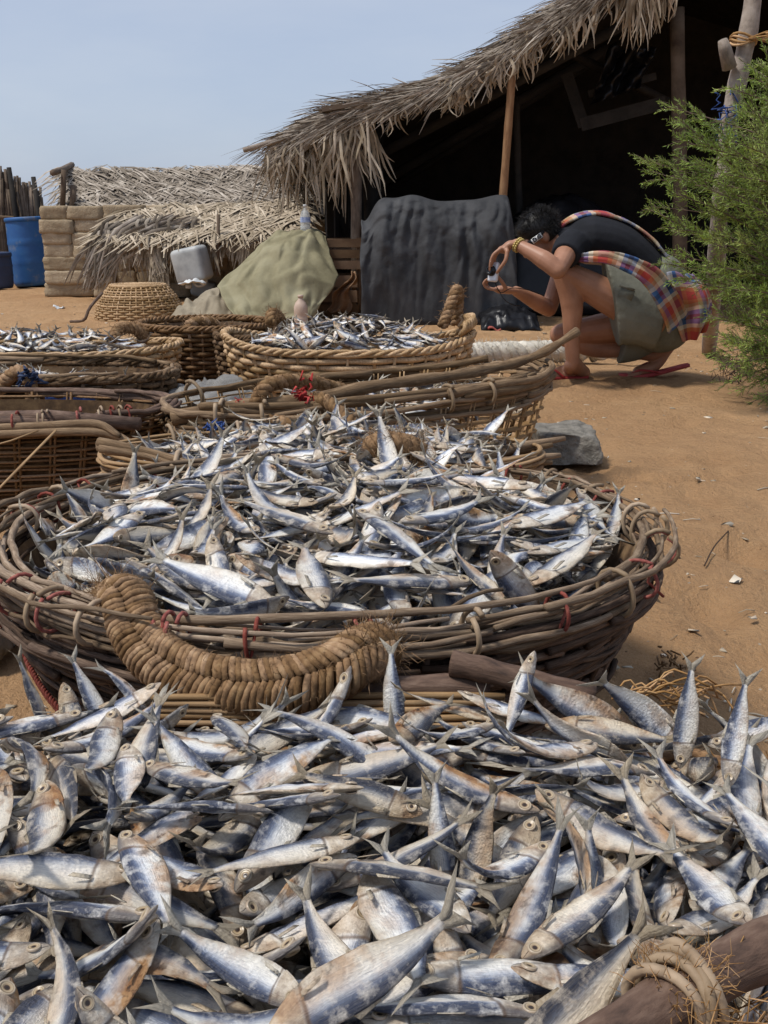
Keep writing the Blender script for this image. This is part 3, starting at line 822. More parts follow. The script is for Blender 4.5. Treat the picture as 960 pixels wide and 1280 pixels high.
BA,_=wicker('wicker_basket','long honey wicker basket mounded with dried fish below the dark netting',(-.16,4.75),.56,.31,.285,'wicker',11,44,lift=.06,rimr=.014,
   handles=([W(553,408,4.86),W(562,385,4.88),W(568,368,4.9),W(572,362,4.92),W(573,380,4.95),W(570,405,4.97)],[W(338,405,4.7),W(340,392,4.75),W(348,396,4.85),W(352,405,4.9)]))
mb=MB()
for i in range(14):
    t=-.35+.7*i/13; pts=[]
    pts=[BA.R(-.5+.9*i/13,-.02,.02)+V((0,0,.0)),BA.R(-.5+.9*i/13,.01,.05),BA.R(-.45+.9*i/13,.0,.075)]
    mb.tube(pts,.012,6)
part('flared_end',mb,M['wicker'],_)
BE,_=wicker('wicker_basket','tan wicker basket of dried fish at the left, in front of the upturned basket',(-1.55,4.75),.62,.29,.275,'wicker',11,46,lift=.02,handles=([W(140,424,4.75),W(150,410,4.8),W(170,412,4.85),W(180,424,4.9)],))
BF,_=wicker('wicker_basket','tall dark brown wicker basket between two fish baskets and clear plastic',(-.90,5.32),.34,.31,.33,'wicker_brown',15,34,lift=.0,power=2,handles=([W(232,418,5.1),W(240,404,5.1),W(262,402,5.15),W(275,412,5.2)],))
BI,_=wicker('wicker_basket','blackish brown wicker basket in the shade at the left end of the honey wicker basket',(-.60,5.0),.20,.20,.31,'wicker_dark',13,26,lift=0,power=2)
BG,g3=wicker('stick_basket','dark brown basket with split stick rim and blue rag at the left edge',(-1.42,3.95),.63,.27,.285,'wicker_dark',12,40,lift=0,rimr=.012)
rm=part('rim_bundle',twig_bundle(BG,18,.018,.008,.013,arc=(.6,1.8)),M['stick'],g3)
mb=MB(); twisted(mb,[W(-10,500,3.66),W(8,475,3.64),W(24,464,3.63),W(36,472,3.62),W(42,505,3.62)],.024,3,.06); part('rope_handle',mb,M['coir'],g3)
mb=MB(); c=W(34,470,3.6)
for _ in range(26): a=c+V((random.gauss(0,.018),random.gauss(0,.008),random.gauss(0,.018))); mb.ribbon([a,a+rv(.02),a+rv(.03)],[.004,.008,.003],rv(1))
o=part('tie',mb,M['barrel_old'],rm,'dark blue rag'); o.modifiers.new('t','SOLIDIFY').thickness=.0015
mb=MB(); mb.grid(lambda a,b:V(BG.W(PI*1.5+.25+.32*a,.62+.2*b,.018+.01*noise.noise(V((a*6,b*4,0))))),16,6); o=part('rag',mb,M['blue_twine'],g3,'blue rag caught in the weave'); o.modifiers.new('t','SOLIDIFY').thickness=.002
BH=Basket((-1.22,3.10),.58,.26,0,0,.30,.82,power=2.4)
bh=thing('lattice_basket','dark openwork basket with bamboo pole rim at the left edge behind the twig basket','basket',(-1.22,3.10,0))
mb=MB()
for i in range(20):
    k=.03+.92*i/19
    mb.tube([BH.W(2*PI*j/120,k+.02*noise.noise(V((j*.1,i*3,0))),(.006 if (j//4+i)%2 else -.006)) for j in range(121)],.0085,6,flat=.5)
lw=part('wall',mb,M['wicker_brown'],bh); part('stakes',stakes_mb(BH,34,.008,1,flat=.5,double=True),M['wicker_brown'],lw); part('floor',floor_mb(BH),M['wicker_dark'],bh)
li=MB(); li.grid(lambda x,y:BH.W(2*PI*x,.03+.9*y,-.02),64,5); part('lining',li,M['wicker_dark'],lw)
rm=part('rim',twig_bundle(BH,14,.014,.009,.013,arc=(.7,1.8)),M['pole_dark'],bh)
mb=MB(); mb.tube(smooth_path([W(-60,538,2.84),W(60,532,2.82),W(120,530,2.82),W(150,545,2.79)],16),[.012]*13+[.011,.010,.009,.007],8); mb.tube(smooth_path([W(-60,546,2.83),W(70,540,2.81),W(140,543,2.81),W(178,566,2.78)],16),[.012]*14+[.01,.008,.006],8)
part('rim_pole',mb,M['stick'],rm)
mb=MB(); mb.tube([W(-40,523,2.90),W(60,521,2.88),W(175,530,2.86)],[.020,.021,.019],9); part('rim_pole',mb,M['pole_dark'],rm,'dark wrapped pole')
for u in (20,52,58,100,125,140,150,160):
    part('tie',tie_mb(BH,BH.t_at(max(u,6),front=True),.030,.0035,1),M['tan_cane' if u%20 else 'red_twine'],rm)
for (a,b,r) in (((54,632,2.48),(180,565,2.74),.007),((-30,640,2.55),(70,538,2.79),.005),((-20,560,2.72),(48,538,2.79),.004)):
    mb=MB(); mb.tube([W(*a),(W(*a)+W(*b))/2+rv(.006),W(*b)],[r*.8,r,r],6,flat=.6); part('loose_strip',mb,M['bamboo'],bh)

# --- upturned basket on the sand
pu=G(163,402); BU=Basket((pu.x,pu.y+.36),.375,.36,0,.0,.27,1,power=2)
class Up(Basket):
    def W(s,t,k,off=0.0):
        p=Basket.W(s,t,k*0+.999,off); k=max(0,k); f=1-.30*k**2.2-.06*k
        return V((s.C.x+(p.x-s.C.x)*f,s.C.y+(p.y-s.C.y)*f,s.z0+k*s.h))
BU=Up((pu.x,pu.y+.36),.375,.36,0,0,.27,1)
up=thing('upturned_basket','empty brown wicker basket turned upside down on the open sand','basket',(pu.x,pu.y+.36,0))
w=part('wall',weave(BU,15,.0095,40,.008,seg=160,k0=.0,k1=1),M['wicker'],up)
part('stakes',stakes_mb(BU,40,.008),M['wicker'],w)
mb=MB()
for i in range(9):
    f=.97-.1*i; mb.tube([V((BU.C.x,BU.C.y,0))+V(((BU.W(t,1).x-BU.C.x)*f,(BU.W(t,1).y-BU.C.y)*f,BU.h+.004+.012*(1-f)+(.004 if j%2 else 0))) for j,t in enumerate([2*PI*q/48 for q in range(49)])],.012,6)
part('base',mb,M['wicker'],up)
mb=MB(); mb.tube(smooth_path([W(88,402,8.35),W(105,400,8.3),W(112,385,8.33),W(128,366,8.45)],10),.012,6); part('loose_stick',mb,M['twig_dark'],up)

# --- nearest basket: only its poles, slats and right side show
fb=thing('pole_basket','low basket with brown pole rim heaped with dried fish nearest the camera','basket',(-.15,.75,0))
ctr=V((-.2,.72,0))
def fr(i,k,grow=1.0):
    n=len(FRONT_RIM); i=i%n; j=int(i); f=i-j
    a=V((*FRONT_RIM[j],0)); b=V((*FRONT_RIM[(j+1)%n],0)); p=a.lerp(b,f)
    q=ctr+(p-ctr)*(1.015*grow*(.86+.14*k)); q.z=.02+.24*k
    return q
mb=MB(); nF=len(FRONT_RIM)
for r_ in range(14):
    k=r_/13; mb.tube([fr(nF*j/150,k,1+.006*(1 if (j//2+r_)%2 else -1)) for j in range(151)],.009,6,flat=.7)
w=part('wall',mb,M['wicker_brown'],fb)
mb=MB()
for j in range(60): mb.tube([fr(nF*j/60,k/4) for k in range(5)],.006,5)
part('stakes',mb,M['wicker_brown'],w)
mb=MB(); mb.grid(lambda a,b:(-.82+1.22*a,.42+.6*b,front_z(-.82+1.22*a,.42+.6*b)-.098),24,12); o=part('floor',mb,M['wicker_dark'],fb); o.modifiers.new('t','SOLIDIFY').thickness=.006
def pole(pts,r,name='rim_pole',mat='pole_dark',lab=None,par=fb,n=14,seg=20):
    mb=MB(); P=smooth_path(pts,seg); mb.tube(P,[r*(1+.05*math.sin(i*1.1)+.05*noise.noise(V((i*.6,r*99,0)))) for i in range(seg+1)],n); return part(name,mb,M[mat],par,lab)
pole([W(410,872,1.125),W(480,862,1.12),W(560,858,1.12),W(610,864,1.12)],.015)
pole([W(565,829,1.125),W(600,836,1.115),W(660,852,1.10),W(742,873,1.085)],.0155)
rp=pole([G(690,1360,.385),G(850,1243,.385),G(960,1185,.385),G(1040,1148,.38)],.0185)
mb=MB()
for i in range(5):
    z=.285+.0075*i; mb.tube([V((-.30+.055*j,1.088+.003*math.sin(j*.7+i)+.003*i,z+.002*noise.noise(V((j*.3,i,0))))) for j in range(9)],.0048,6,flat=.8)
part('rim_slats',mb,M['bamboo'],fb)
c=G(848,1243,.385); e=(G(900,1215,.385)-G(800,1275,.385)).normalized()
nx=V((0,0,1)); ny=e.cross(nx)
mb=MB()
for q in range(5):
    pts=[c+e*(.007*(q-2)+.008*math.sin(a+q))+(nx*math.cos(a)+ny*math.sin(a))*(.0225+.0012*q%2) for a in [2*PI*i/20 for i in range(21)]]
    mb.tube(pts,.0038,6)
tie=part('tie',mb,M['tan_cane'],rp,'cane and coir lashing')
mb=MB(); line=[c-e*.02,c,c+e*.02]
fuzz(mb,line,.022,380,.018,.0004)
for _ in range(110):
    a=c+V((.025+random.gauss(0,.02),-.015+random.gauss(0,.018),-.03+random.gauss(0,.012))); mb.tube([a,a+rv(.02),a+rv(.035)],.0006,3,False)
part('frayed_fibre',mb,M['coir_gold'],tie)
mb=MB()
for (px,n_,sp) in (((955,985),200,.02),((950,1262),120,.02),((930,1080),90,.016)):
    b0=G(*px,.24)
    for _ in range(n_):
        a=b0+V((random.gauss(0,sp),random.gauss(0,sp),random.gauss(0,sp*.7))); mb.tube([a,a+rv(.02),a+rv(.04)],.0007,3,False)
o=part('coir_padding',mb,M['coir_gold'],fb); o['kind']='stuff'
mb=MB()
for _ in range(26):
    a=W(random.uniform(760,860),random.uniform(862,885),1.08); mb.tube(smooth_path([a,a+V((.03,0,.012))+rv(.015),a+V((.06,0,0))+rv(.02)],6),.0013,4)
part('coir_wisp',mb,M['coir_gold'],fb)

# ------------------------------------------------------------------ stones, plastic
def rock(name,label,c,sz,seed,mat='stone',flat=.3):
    bm=bmesh.new(); bmesh.ops.create_icosphere(bm,subdivisions=5,radius=1)
    for v in bm.verts:
        p=v.co.copy(); q=V((max(-.72,min(.72,p.x)),max(-.72,min(.72,p.y)),max(-.62,min(.62,p.z))))
        q*=1+.22*noise.noise(p*1.3+V((seed,0,0)))+.07*noise.noise(p*4+V((seed,3,0)))+.03*noise.noise(p*11)
        v.co=V((c[0]+q.x*sz[0],c[1]+q.y*sz[1],c[2]+max(-.4,q.z)*sz[2]))
    me=bpy.data.meshes.new(name); bm.to_mesh(me); bm.free(); me.materials.append(M[mat])
    me.polygons.foreach_set('use_smooth',[True]*len(me.polygons))
    return solo(name,me,[],label,'stone')
rock('grey_stone','grey stone block on the sand right of the slat basket',(.665,3.76,.035),(.15,.18,.105),3)
rock('grey_stone','pale grey stone at the left edge beside the big twig basket',(-.83,1.98,.05),(.10,.14,.10),8)
def sheet(name,label,fn,nu,nv,mat,th=.004,cat='plastic sheet'):
    mb=MB(); mb.grid(fn,nu,nv); o=solo(name,mb,M[mat],label,cat); md=o.modifiers.new('thick','SOLIDIFY'); md.thickness=th; return o
def hump(a): return max(0,math.sin(PI*a))**.6
def plast(a,b):
    x=-1.0+.62*a; y=3.62+.62*b
    z=.02+.215*hump(a)*hump(b)*(.85+.35*a*(1-abs(2*b-1)))
    q=V((a*5,b*5,0)); z+=.045*abs(noise.noise(q))+.022*noise.noise(q*2.6)+.012*noise.noise(q*6)+.006*noise.noise(q*13)
    return V((x+.06*noise.noise(q+V((9,0,0))),y+.06*noise.noise(q+V((0,9,0))),max(.008,z)))
sheet('plastic_sheet','crumpled clear grey plastic sheet lying between the baskets',plast,60,60,'clear_plastic')
def plast2(a,b):
    c=W(148,578,2.58); q=V((a*4,b*4,5)); 
    return V((c.x-.055+.11*a+.02*noise.noise(q),c.y-.05+.1*b,.10+.19*hump(a)*hump(b)+.025*noise.noise(q*2)))
sheet('plastic_bag','small white plastic bag wedged behind the rim of the big basket',plast2,26,26,'clear_plastic',cat='plastic bag')

# white rope
wr=smooth_path([W(560,440,6.05)+V((0,0,.0)),W(600,440,6.1),W(640,435,6.15),W(690,429,6.2),W(720,428,6.25),W(770,440,6.3),W(800,446,6.32)],90)
for p in wr: p.z=max(.055,min(p.z,.075))
mb=MB()
for s in range(3):
    pts=[]
    for i,p in enumerate(wr):
        t=(wr[min(i+1,90)]-wr[max(i-1,0)]).normalized(); nx=V((0,0,1)); ny=t.cross(nx); a=i*.55+s*2*PI/3
        r=.034 if i<62 else .034*max(.15,1-(i-62)/14)
        pts.append(p+(nx*math.cos(a)+ny*math.sin(a))*r-V((0,0,.035 if i>66 else 0)))
    mb.tube(pts,[.036 if i<62 else .036*max(.2,1-(i-62)/14) for i in range(91)],8)
wro=solo('white_rope',mb,M['white_rope'],'thick frayed white rope lying on the sand behind the crouching person','rope')
mb=MB(); fuzz(mb,wr[:64],.062,1800,.035,.0016); part('frayed_fibre',mb,M['white_rope'],wro)
# ------------------------------------------------------------------ background left: fence, barrels, mud shed
fe=thing('stick_fence','tall dark palm stick fence behind the blue barrel at the left edge','fence',(-5.6,14,0))
mb=MB()
def ftop(x): # height in world from the photo outline
    u,_=PX((x,14,0)); 
    return 1.42 if u<22 else 1.30-.004*(u-22)
x=-8.2
while x<-4.42:
    h=ftop(x)*random.uniform(.9,1.07); mb.tube(smooth_path([(x,14+random.uniform(-.03,.03),0),(x+random.uniform(-.02,.02),14,h*.5),(x+random.uniform(-.05,.05),14+random.uniform(-.04,.04),h)],5),random.uniform(.012,.022),5); x+=random.uniform(.005,.011)
part('stick_panel',mb,M['fence'],fe)
for x in (-7.3,-6.4,-5.25,-4.75,-4.45):
    mb=MB(); mb.tube([(x,13.9,0),(x+.03,13.9,ftop(x)*.6),(x-.02,13.92,ftop(x)+.17)],[.045,.04,.03],7); part('post',mb,M['shade_dark_wood'],fe)
mb=MB(); mb.tube([(-8.2,13.93,.86),(-6,13.92,.9),(-4.4,13.9,.8)],.025,6); part('rail',mb,M['stick'],fe)
def barrel(name,label,c,r,h,mat,tilt=0):
    th=thing(name,label,'barrel',c)
    prof=[(r*.93,0),(r*.97,.02)]
    for i in range(24):
        z=.03+(h-.06)*i/23; k=i/23; rr=r*(1+.03*math.sin(PI*k))
        for zc in (.33,.66): rr+=.022*r*math.exp(-((k-zc)/.02)**2)*1.6
        prof.append((rr,z))
    prof+=[(r*.98,h-.015),(r*.90,h)]
    mb=MB(); mb.lathe(c,prof,40); part('body',mb,M[mat],th)
    mb=MB(); mb.lathe((c[0],c[1],c[2]+h-.05),[(r*1.0,0),(r*1.05,.008),(r*1.05,.045),(r*1.0,.055),(r*.95,.056),(r*.92,.03),(r*.3,.028)],40); part('lid_ring',mb,M[mat],th)
    th.rotation_euler=(0,tilt,0)
    return th
p=G(38,357.5); barrel('blue_barrel','bright blue plastic barrel standing in front of the stick fence',(p.x,p.y+.2,0),.255,.83,'barrel',R(-3))
p=G(-4,360); barrel('navy_barrel','dark navy barrel cut off by the left edge beside the blue barrel',(p.x,p.y,0),.2,.42,'barrel_old')

SY=11.75
sh=thing('mud_shed','low mud block shed with grey palm thatch roofs and a ragged hanging frond','shed',(-2.3,SY,0))
mb=MB()
def blk(c,sz):
    bm=bmesh.new(); bmesh.ops.create_cube(bm,size=1); bmesh.ops.subdivide_edges(bm,edges=bm.edges[:],cuts=5,use_grid_fill=True)
    sd=random.uniform(0,99); vs=[]
    for v in bm.verts:
        p=v.co*2; l=max(abs(p.x),abs(p.y),abs(p.z)); q=V((p.x*abs(p.x)**.0,p.y,p.z))
        k=(abs(q.x)**16+abs(q.y)**16+abs(q.z)**16)**(1/16); q=q*(1/max(k,.01))*l
        q*=1+.055*noise.noise(p*1.4+V((sd,0,0)))+.05*noise.noise(p*3.5+V((sd,0,0)))
        vs.append(V((c[0]+q.x*sz[0]/2,c[1]+q.y*sz[1]/2,c[2]+q.z*sz[2]/2)))
    bm.verts.index_update(); mb.add(vs,[tuple(v.index for v in f.verts) for f in bm.faces],None,0,random.random()); bm.free()
xl=W(62,365,SY).x; xr=-.2
for r_ in range(7):
    z=.07+.135*r_; x=xl+(r_%2)*.0+random.uniform(-.02,.02)
    while x<xr:
        u=PX((x,SY,z))[0]
        wd=random.uniform(.22,.46) if u>100 else (random.uniform(.28,.55))
        if r_==6 and u>330: break
        blk((x+wd/2,SY+random.uniform(-.02,.02),z+random.uniform(-.01,.01)),(wd*1.02,.26,.150)); x+=wd
mb.box(((xl+xr)/2+.05,SY+.02,.43),(xr-xl-.1,.19,.86)); part('wall',mb,M['mud'],sh)
mb=MB()
for k in range(7):
    blk((xl+.16,SY+.3+.3*0+.5,.07+.135*k),(.3,.95,.142))
part('side_wall',mb,M['mud'],sh)
mb=MB(); mb.box((-2,SY+2.6,.6),(4.2,.15,1.2)); mb.box((.1,SY+1.2,.5),(.2,2.6,1.0)); part('back_wall',mb,M['thatch_under_shade'],sh)
def plaited_roof(name,A,B_,C_,D,count,mats,parent,drop=.0,wid=.013,ln=.34,sag=.03):
    """A,B low edge left/right, D,C top edge left/right"""
    A,B_,C_,D=V(A),V(B_),V(C_),V(D)
    def S(a,b):
        p=(A.lerp(B_,a)).lerp(D.lerp(C_,a),b)
        return p+V((0,0,sag*noise.noise(V((a*7,b*4,1)))-sag*.9*math.sin(PI*a)))
    mb=MB(); mb.grid(lambda a,b:S(a,b)-V((0,0,.03)),20,8)
    o=part(name,mb,M['thatch_under_shade'],parent); o.modifiers.new('t','SOLIDIFY').thickness=.04
    nrm=(B_-A).cross(D-A).normalized()
    if nrm.z<0: nrm=-nrm
    dn=(A-D).normalized(); al=(B_-A).normalized()
    mb=MB()
    for i in range(count):
        b=random.random()**.9; a=random.random()
        row=math.floor(b*7)/7
        ang=random.choice((-1,1))*R(random.gauss(38,14)); d=(dn*math.cos(ang)+al*math.sin(ang))
        l=ln*random.uniform(.5,1.3); p=S(a,b)+nrm*random.uniform(.0,.05)
        lift=nrm*random.uniform(-.01,.05)
        pts=[p,p+d*l*.5+lift*.4,p+d*l+lift-V((0,0,l*.12))]
        w=wid*random.uniform(.6,1.3)
        mb.ribbon(pts,[w*.7,w,w*.25],al,fold=.35)
    # ragged lower edge
    for i in range(int(count*.38)):
        a=random.random(); p=S(a,random.uniform(0,.06))+nrm*random.uniform(-.02,.03)
        l=random.uniform(.08,.30)*(1+.6*noise.noise(V((a*9,3,0)))); ang=random.gauss(0,.45)
        d=dn*.7+al*math.sin(ang)+V((0,0,-.75)); d.normalize()
        w=wid*random.uniform(.5,1.1); mb.ribbon([p,p+d*l*.5,p+d*l+V((0,0,-l*.3))],[w,w,w*.2],al,fold=.3)
    part('thatch',mb,mats,o)
    return S,o
plaited_roof('roof',W(82,258,11.95),W(380,250,11.7),W(372,206,12.9),W(72,210,12.9),2600,M['thatch'],sh,ln=.36)
S2,lr=plaited_roof('lean_to_roof',W(128,296,11.15),W(385,288,10.95),W(385,249,11.72),W(170,258,11.75),2300,M['thatch_pale'],sh,ln=.34)
mb=MB()   # frond hanging to the ground at the left
for i in range(170):
    f=random.random(); a=W(random.uniform(128,250),random.uniform(268,300),11.2)
    if f<.62: e=W(random.gauss(118,15),random.uniform(335,368),11.05+random.uniform(-.1,.15))
    else: e=W(a.x*0+PX(a)[0]+random.gauss(-2,16),random.uniform(318,352),11.1)
    e.z=max(.02,e.z); mid=(a+e)/2+V((-.06,-.05,.12))
    mb.ribbon(smooth_path([a,mid,e],5),[.011,.016,.016,.014,.009,.003],V((1,.3,0)),fold=.35)
for q in range(5):
    a=W(165,300+q*3,11.2); e=W(104-2*q+6*q,362,11.05); mb.tube(smooth_path([a,(a+e)/2+V((-.1,0,.14)),e],8),.012,5)
part('hanging_frond',mb,M['thatch'],sh)
mb=MB()
for i in range(90):
    a=W(random.uniform(185,200),random.uniform(300,320),11.0); e=W(random.gauss(200,5),random.uniform(335,378),10.9); e.z=max(.02,e.z)
    mb.ribbon([a,(a+e)/2+rv(.04),e],[.010,.012,.003],(1,0,0),fold=.3)
part('hanging_frond',mb,M['thatch_pale'],sh)
for (a,b,r) in (((80,212,11.9),(78,262,11.9),.03),((92,232,11.95),(90,262,11.9),.035),((273,268,10.95),(272,345,10.95),.018)):
    mb=MB(); mb.tube([W(*a),W(*b)],r,7); part('post',mb,M['post_wood'],sh)
mb=MB(); mb.tube([W(66,216,11.6),W(78,212,12.4),W(90,206,13)],.035,7); part('rafter',mb,M['post_wood'],sh)

# things by the shed wall
def rbox(mb,c,sz,rot,rad,seg=4):
    bm=bmesh.new(); bmesh.ops.create_cube(bm,size=1)
    for v in bm.verts: v.co=V((v.co.x*sz[0],v.co.y*sz[1],v.co.z*sz[2]))
    bmesh.ops.bevel(bm,geom=bm.edges[:]+bm.verts[:],offset=rad,segments=seg,affect='EDGES',profile=.5)
    bm.verts.index_update(); mb.add([V(c)+rot@v.co for v in bm.verts],[tuple(v.index for v in f.verts) for f in bm.faces]); bm.free()
c=W(240,331,10.85); rt=Matrix.Rotation(R(-12),3,'Y')@Matrix.Rotation(R(-18),3,'Z')
jc=thing('jerrycan','large grey plastic jerrycan upside down against the shed wall','jerrycan',(c.x,c.y,c.z-.16))
mb=MB(); rbox(mb,c,(.34,.24,.35),rt,.05); part('body',mb,M['jerry'],jc)
mb=MB(); mb.lathe(c+rt@V((-.09,0,-.17)),[(.035,0),(.035,-.05),(.03,-.052)][::-1],16); part('neck',mb,M['jerry'],jc)
mb=MB(); mb.tube(smooth_path([c+rt@V((-.03,0,-.17)),c+rt@V((0,0,-.215)),c+rt@V((.08,0,-.215)),c+rt@V((.12,0,-.17))],10),.016,8); part('handle',mb,M['jerry'],jc)
c=G(256,371); c=V((c.x,c.y-.05,.09)); rt=Matrix.Rotation(R(14),3,'Y')
wc=thing('plastic_container','small whitish plastic container lying on the sand below the grey jerrycan','container',(c.x,c.y,0))
mb=MB(); rbox(mb,c,(.26,.2,.18),rt,.05); part('body',mb,M['jerry'],wc)
mb=MB(); mb.lathe(c+rt@V((-.14,0,.02)),[(.05,-.03),(.05,.02),(.03,.03)],14,axis=(-1,0,.1)); part('cap',mb,M['white_plastic'],wc)
mb=MB(); pl=W(236,354,10.6)
mb.grid(lambda a,b:V((pl.x-.1+.26*a,pl.y-.05+.12*b,pl.z+.05*noise.noise(V((a*4,b*3,8)))+.02*hump(a))),14,8); o=part('torn_bag',mb,M['white_plastic'],wc); o.modifiers.new('t','SOLIDIFY').thickness=.004
# crumpled sacking
def sk(a,b):
    x=G(246,388).x+.62*a; y=8.55+.75*b
    q=V((a*5,b*3,2)); f=math.sin(a*11+3*noise.noise(q)+b*5)
    return V((x+.04*noise.noise(q),y,.015+.20*hump(a)**.8*hump(b)+.045*f*hump(a)*hump(b)+.03*noise.noise(q*2.5)))
sheet('sackcloth','heap of crumpled brown sackcloth at the foot of the yellow-green canvas',sk,60,40,'sack',.012,'sackcloth')

# canvas draped over crates
TY=9.0
def cr(label,c,sz,rz=0):
    th=thing('wooden_crate',label,'crate',(c[0],c[1],c[2]),'crates under the canvas')
    rt=Matrix.Rotation(rz,3,'Z'); n=3
    for sx in (-1,1):
        for sy in (-1,1):
            mb=MB(); mb.box(V(c)+rt@V((sx*(sz[0]/2-.02),sy*(sz[1]/2-.02),sz[2]/2)),(.036,.036,sz[2]),rt); part('corner_post',mb,M['crate'],th,smooth=False)
    for i in range(n):
        z=sz[2]*(i+.5)/n
        for sy in (-1,1):
            mb=MB(); mb.box(V(c)+rt@V((0,sy*(sz[1]/2+.006),z)),(sz[0]+.02,.014,sz[2]/n*.78),rt,jit=.003); part('slat',mb,M['crate'],th,smooth=False)
        for sx in (-1,1):
            mb=MB(); mb.box(V(c)+rt@V((sx*(sz[0]/2+.006),0,z)),(.014,sz[1]-.01,sz[2]/n*.78),rt,jit=.003); part('slat',mb,M['crate'],th,smooth=False)
    return th
cr('upper weathered wooden crate at the right of the canvas',(W(424,330,9.35).x,9.35,.40),(.34,.4,.27),R(8))
cr('lower shaded wooden crate at the right under the canvas',(W(420,380,9.35).x,9.35,0),(.4,.42,.37),R(-4))
# outline (photo pixels) of the canvas, as rows from the front hem up to the crest
rows=[[(300,402,8.35),(322,404,8.35),(350,400,8.38),(380,396,8.42),(392,398,8.5)],
      [(283,384,8.5),(315,382,8.45),(348,378,8.48),(378,376,8.5),(402,378,8.6)],
      [(272,362,8.75),(305,352,8.62),(345,346,8.6),(378,344,8.65),(418,356,8.7)],
      [(292,338,8.95),(318,324,8.82),(350,316,8.78),(380,316,8.82),(424,346,8.85)],
      [(318,312,9.1),(335,302,8.95),(358,294,8.92),(385,296,8.95),(412,318,9.0)],
      [(330,300,9.25),(345,292,9.1),(366,286,9.05),(390,288,9.1),(408,300,9.15)],
      [(345,296,9.6),(355,290,9.5),(370,287,9.4),(392,288,9.45),(410,298,9.5)]]
grid=[[W(*q) for q in r_] for r_ in rows]
def tarp(a,b):
    def cr1(P,t):
        return smooth_path(P,1000)[0] if False else None
    n=len(grid)-1; k=min(int(b*n),n-1); f=b*n-k
    def row(r_):
        P=grid[r_]; m=len(P)-1; i=min(int(a*m),m-1); g=a*m-i
        g=.75*g+.25*(g*g*(3-2*g)); return P[i].lerp(P[i+1],g)
    p=row(k).lerp(row(k+1),.75*f+.25*(f*f*(3-2*f)))
    q=V((a*4,b*4,11)); fold=.018*math.sin(a*9+b*7+2*noise.noise(q))
    return p+V((0,-.6*fold,fold*.5))+V((.010,.010,.010))*noise.noise(q*3)+V((0,-.05,.05))*(abs(noise.noise(V((a*3+b*2,b*3-a*2,4))))-.15)+V((0,-.03,.03))*(abs(noise.noise(V((a*7-b*3,b*6+a*3,9))))-.15)
sheet('canvas_sheet','dirty yellow-green canvas sheet draped over crates left of the hut',tarp,70,70,'tarp',.008,'canvas')
# plastic bottle on the crest and a pinkish one in front
def bottle(name,label,c,h,r,mats,lab=True):
    th=thing(name,label,'bottle',c)
    mb=MB(); mb.lathe(c,[(r*.8,0),(r,.02*h),(r,.30*h),(r*.92,.34*h),(r,.40*h),(r,.62*h),(r*.75,.76*h),(r*.36,.86*h),(r*.33,.93*h)],20); part('body',mb,M[mats[0]],th)
    mb=MB(); mb.lathe((c[0],c[1],c[2]+.92*h),[(r*.42,0),(r*.42,.075*h),(r*.36,.08*h)],14); part('cap',mb,M[mats[1]],th)
    if lab: mb=MB(); mb.lathe((c[0],c[1],c[2]+.42*h),[(r*1.02,0),(r*1.02,.17*h)],20,cap=False); part('label_band',mb,M['bottle_label'],th)
c=W(382,294,9.12); bottle('water_bottle','clear plastic bottle with blue label standing on top of the canvas',tuple(c),.25,.043,('bottle','white_plastic'))
c=W(376,388,8.36); bottle('clay_bottle','pinkish bottle standing at the foot of the canvas',(c.x,c.y,.0),.25,.055,('pink','pink'),False)
def ragf(a,b):
    p=W(442-26*a*(1-.3*b)+4*math.sin(a*9),340+50*a,9.0); q=V((a*3,b*3,1))
    return p+V((.10*(b-.5)*(.4+a),-.03*math.sin(b*9+a*4),.02*noise.noise(q*2)))
sheet('brown_rag','twisted brown rag hanging beside the left hut post',ragf,24,16,'rag',.008,'rag')

# ------------------------------------------------------------------ the hut
hut=thing('thatched_hut','big open fronted palm thatch hut with dark interior and bamboo posts','hut',(2.2,9.5,0))
# verge (front edge of the roof) in photo pixels, top and lower outline
vt=[(335,186,9.25),(400,150,9.2),(440,134,9.15),(500,118,9.1),(560,97,9.02),(620,62,8.95),(690,14,8.85),(760,-30,8.75),(860,-95,8.65),(1010,-185,8.55)]
vb=[(338,200,9.2),(400,168,9.15),(440,151,9.1),(500,134,9.05),(560,113,8.98),(620,82,8.9),(690,38,8.8),(760,-4,8.7),(860,-66,8.6),(1010,-158,8.5)]
VT=smooth_path([W(*q) for q in vt],60); VB=smooth_path([W(*q) for q in vb],60)
back=V((.3,5.2,.0)); mb=MB()
vs=[];n_=61
for i in range(n_): vs += [VT[i]+V((0,.02,-.03)),VT[i]+back,VB[i]+back,VB[i]+V((0,.03,.02))]
fs=[]
for i in range(60):
    a=i*4;b=a+4
    for k in range(4): fs.append((a+k,a+(k+1)%4,b+(k+1)%4,b+k))
mb.add(vs,fs); 
RT,RB=VT[-1],VB[-1]; e=V((8.2,8.8,1.9))   # far slope, outside the picture
vs=[RT,RT+back,RB+back,RB,e+V((0,0,.2)),e+back+V((0,0,.2)),e+back,e]; mb.add(vs,[(0,1,5,4),(3,7,6,2),(0,4,7,3),(1,2,6,5)])
roof=part('roof',mb,M['thatch_under_shade'],hut,smooth=False)
mb=MB()
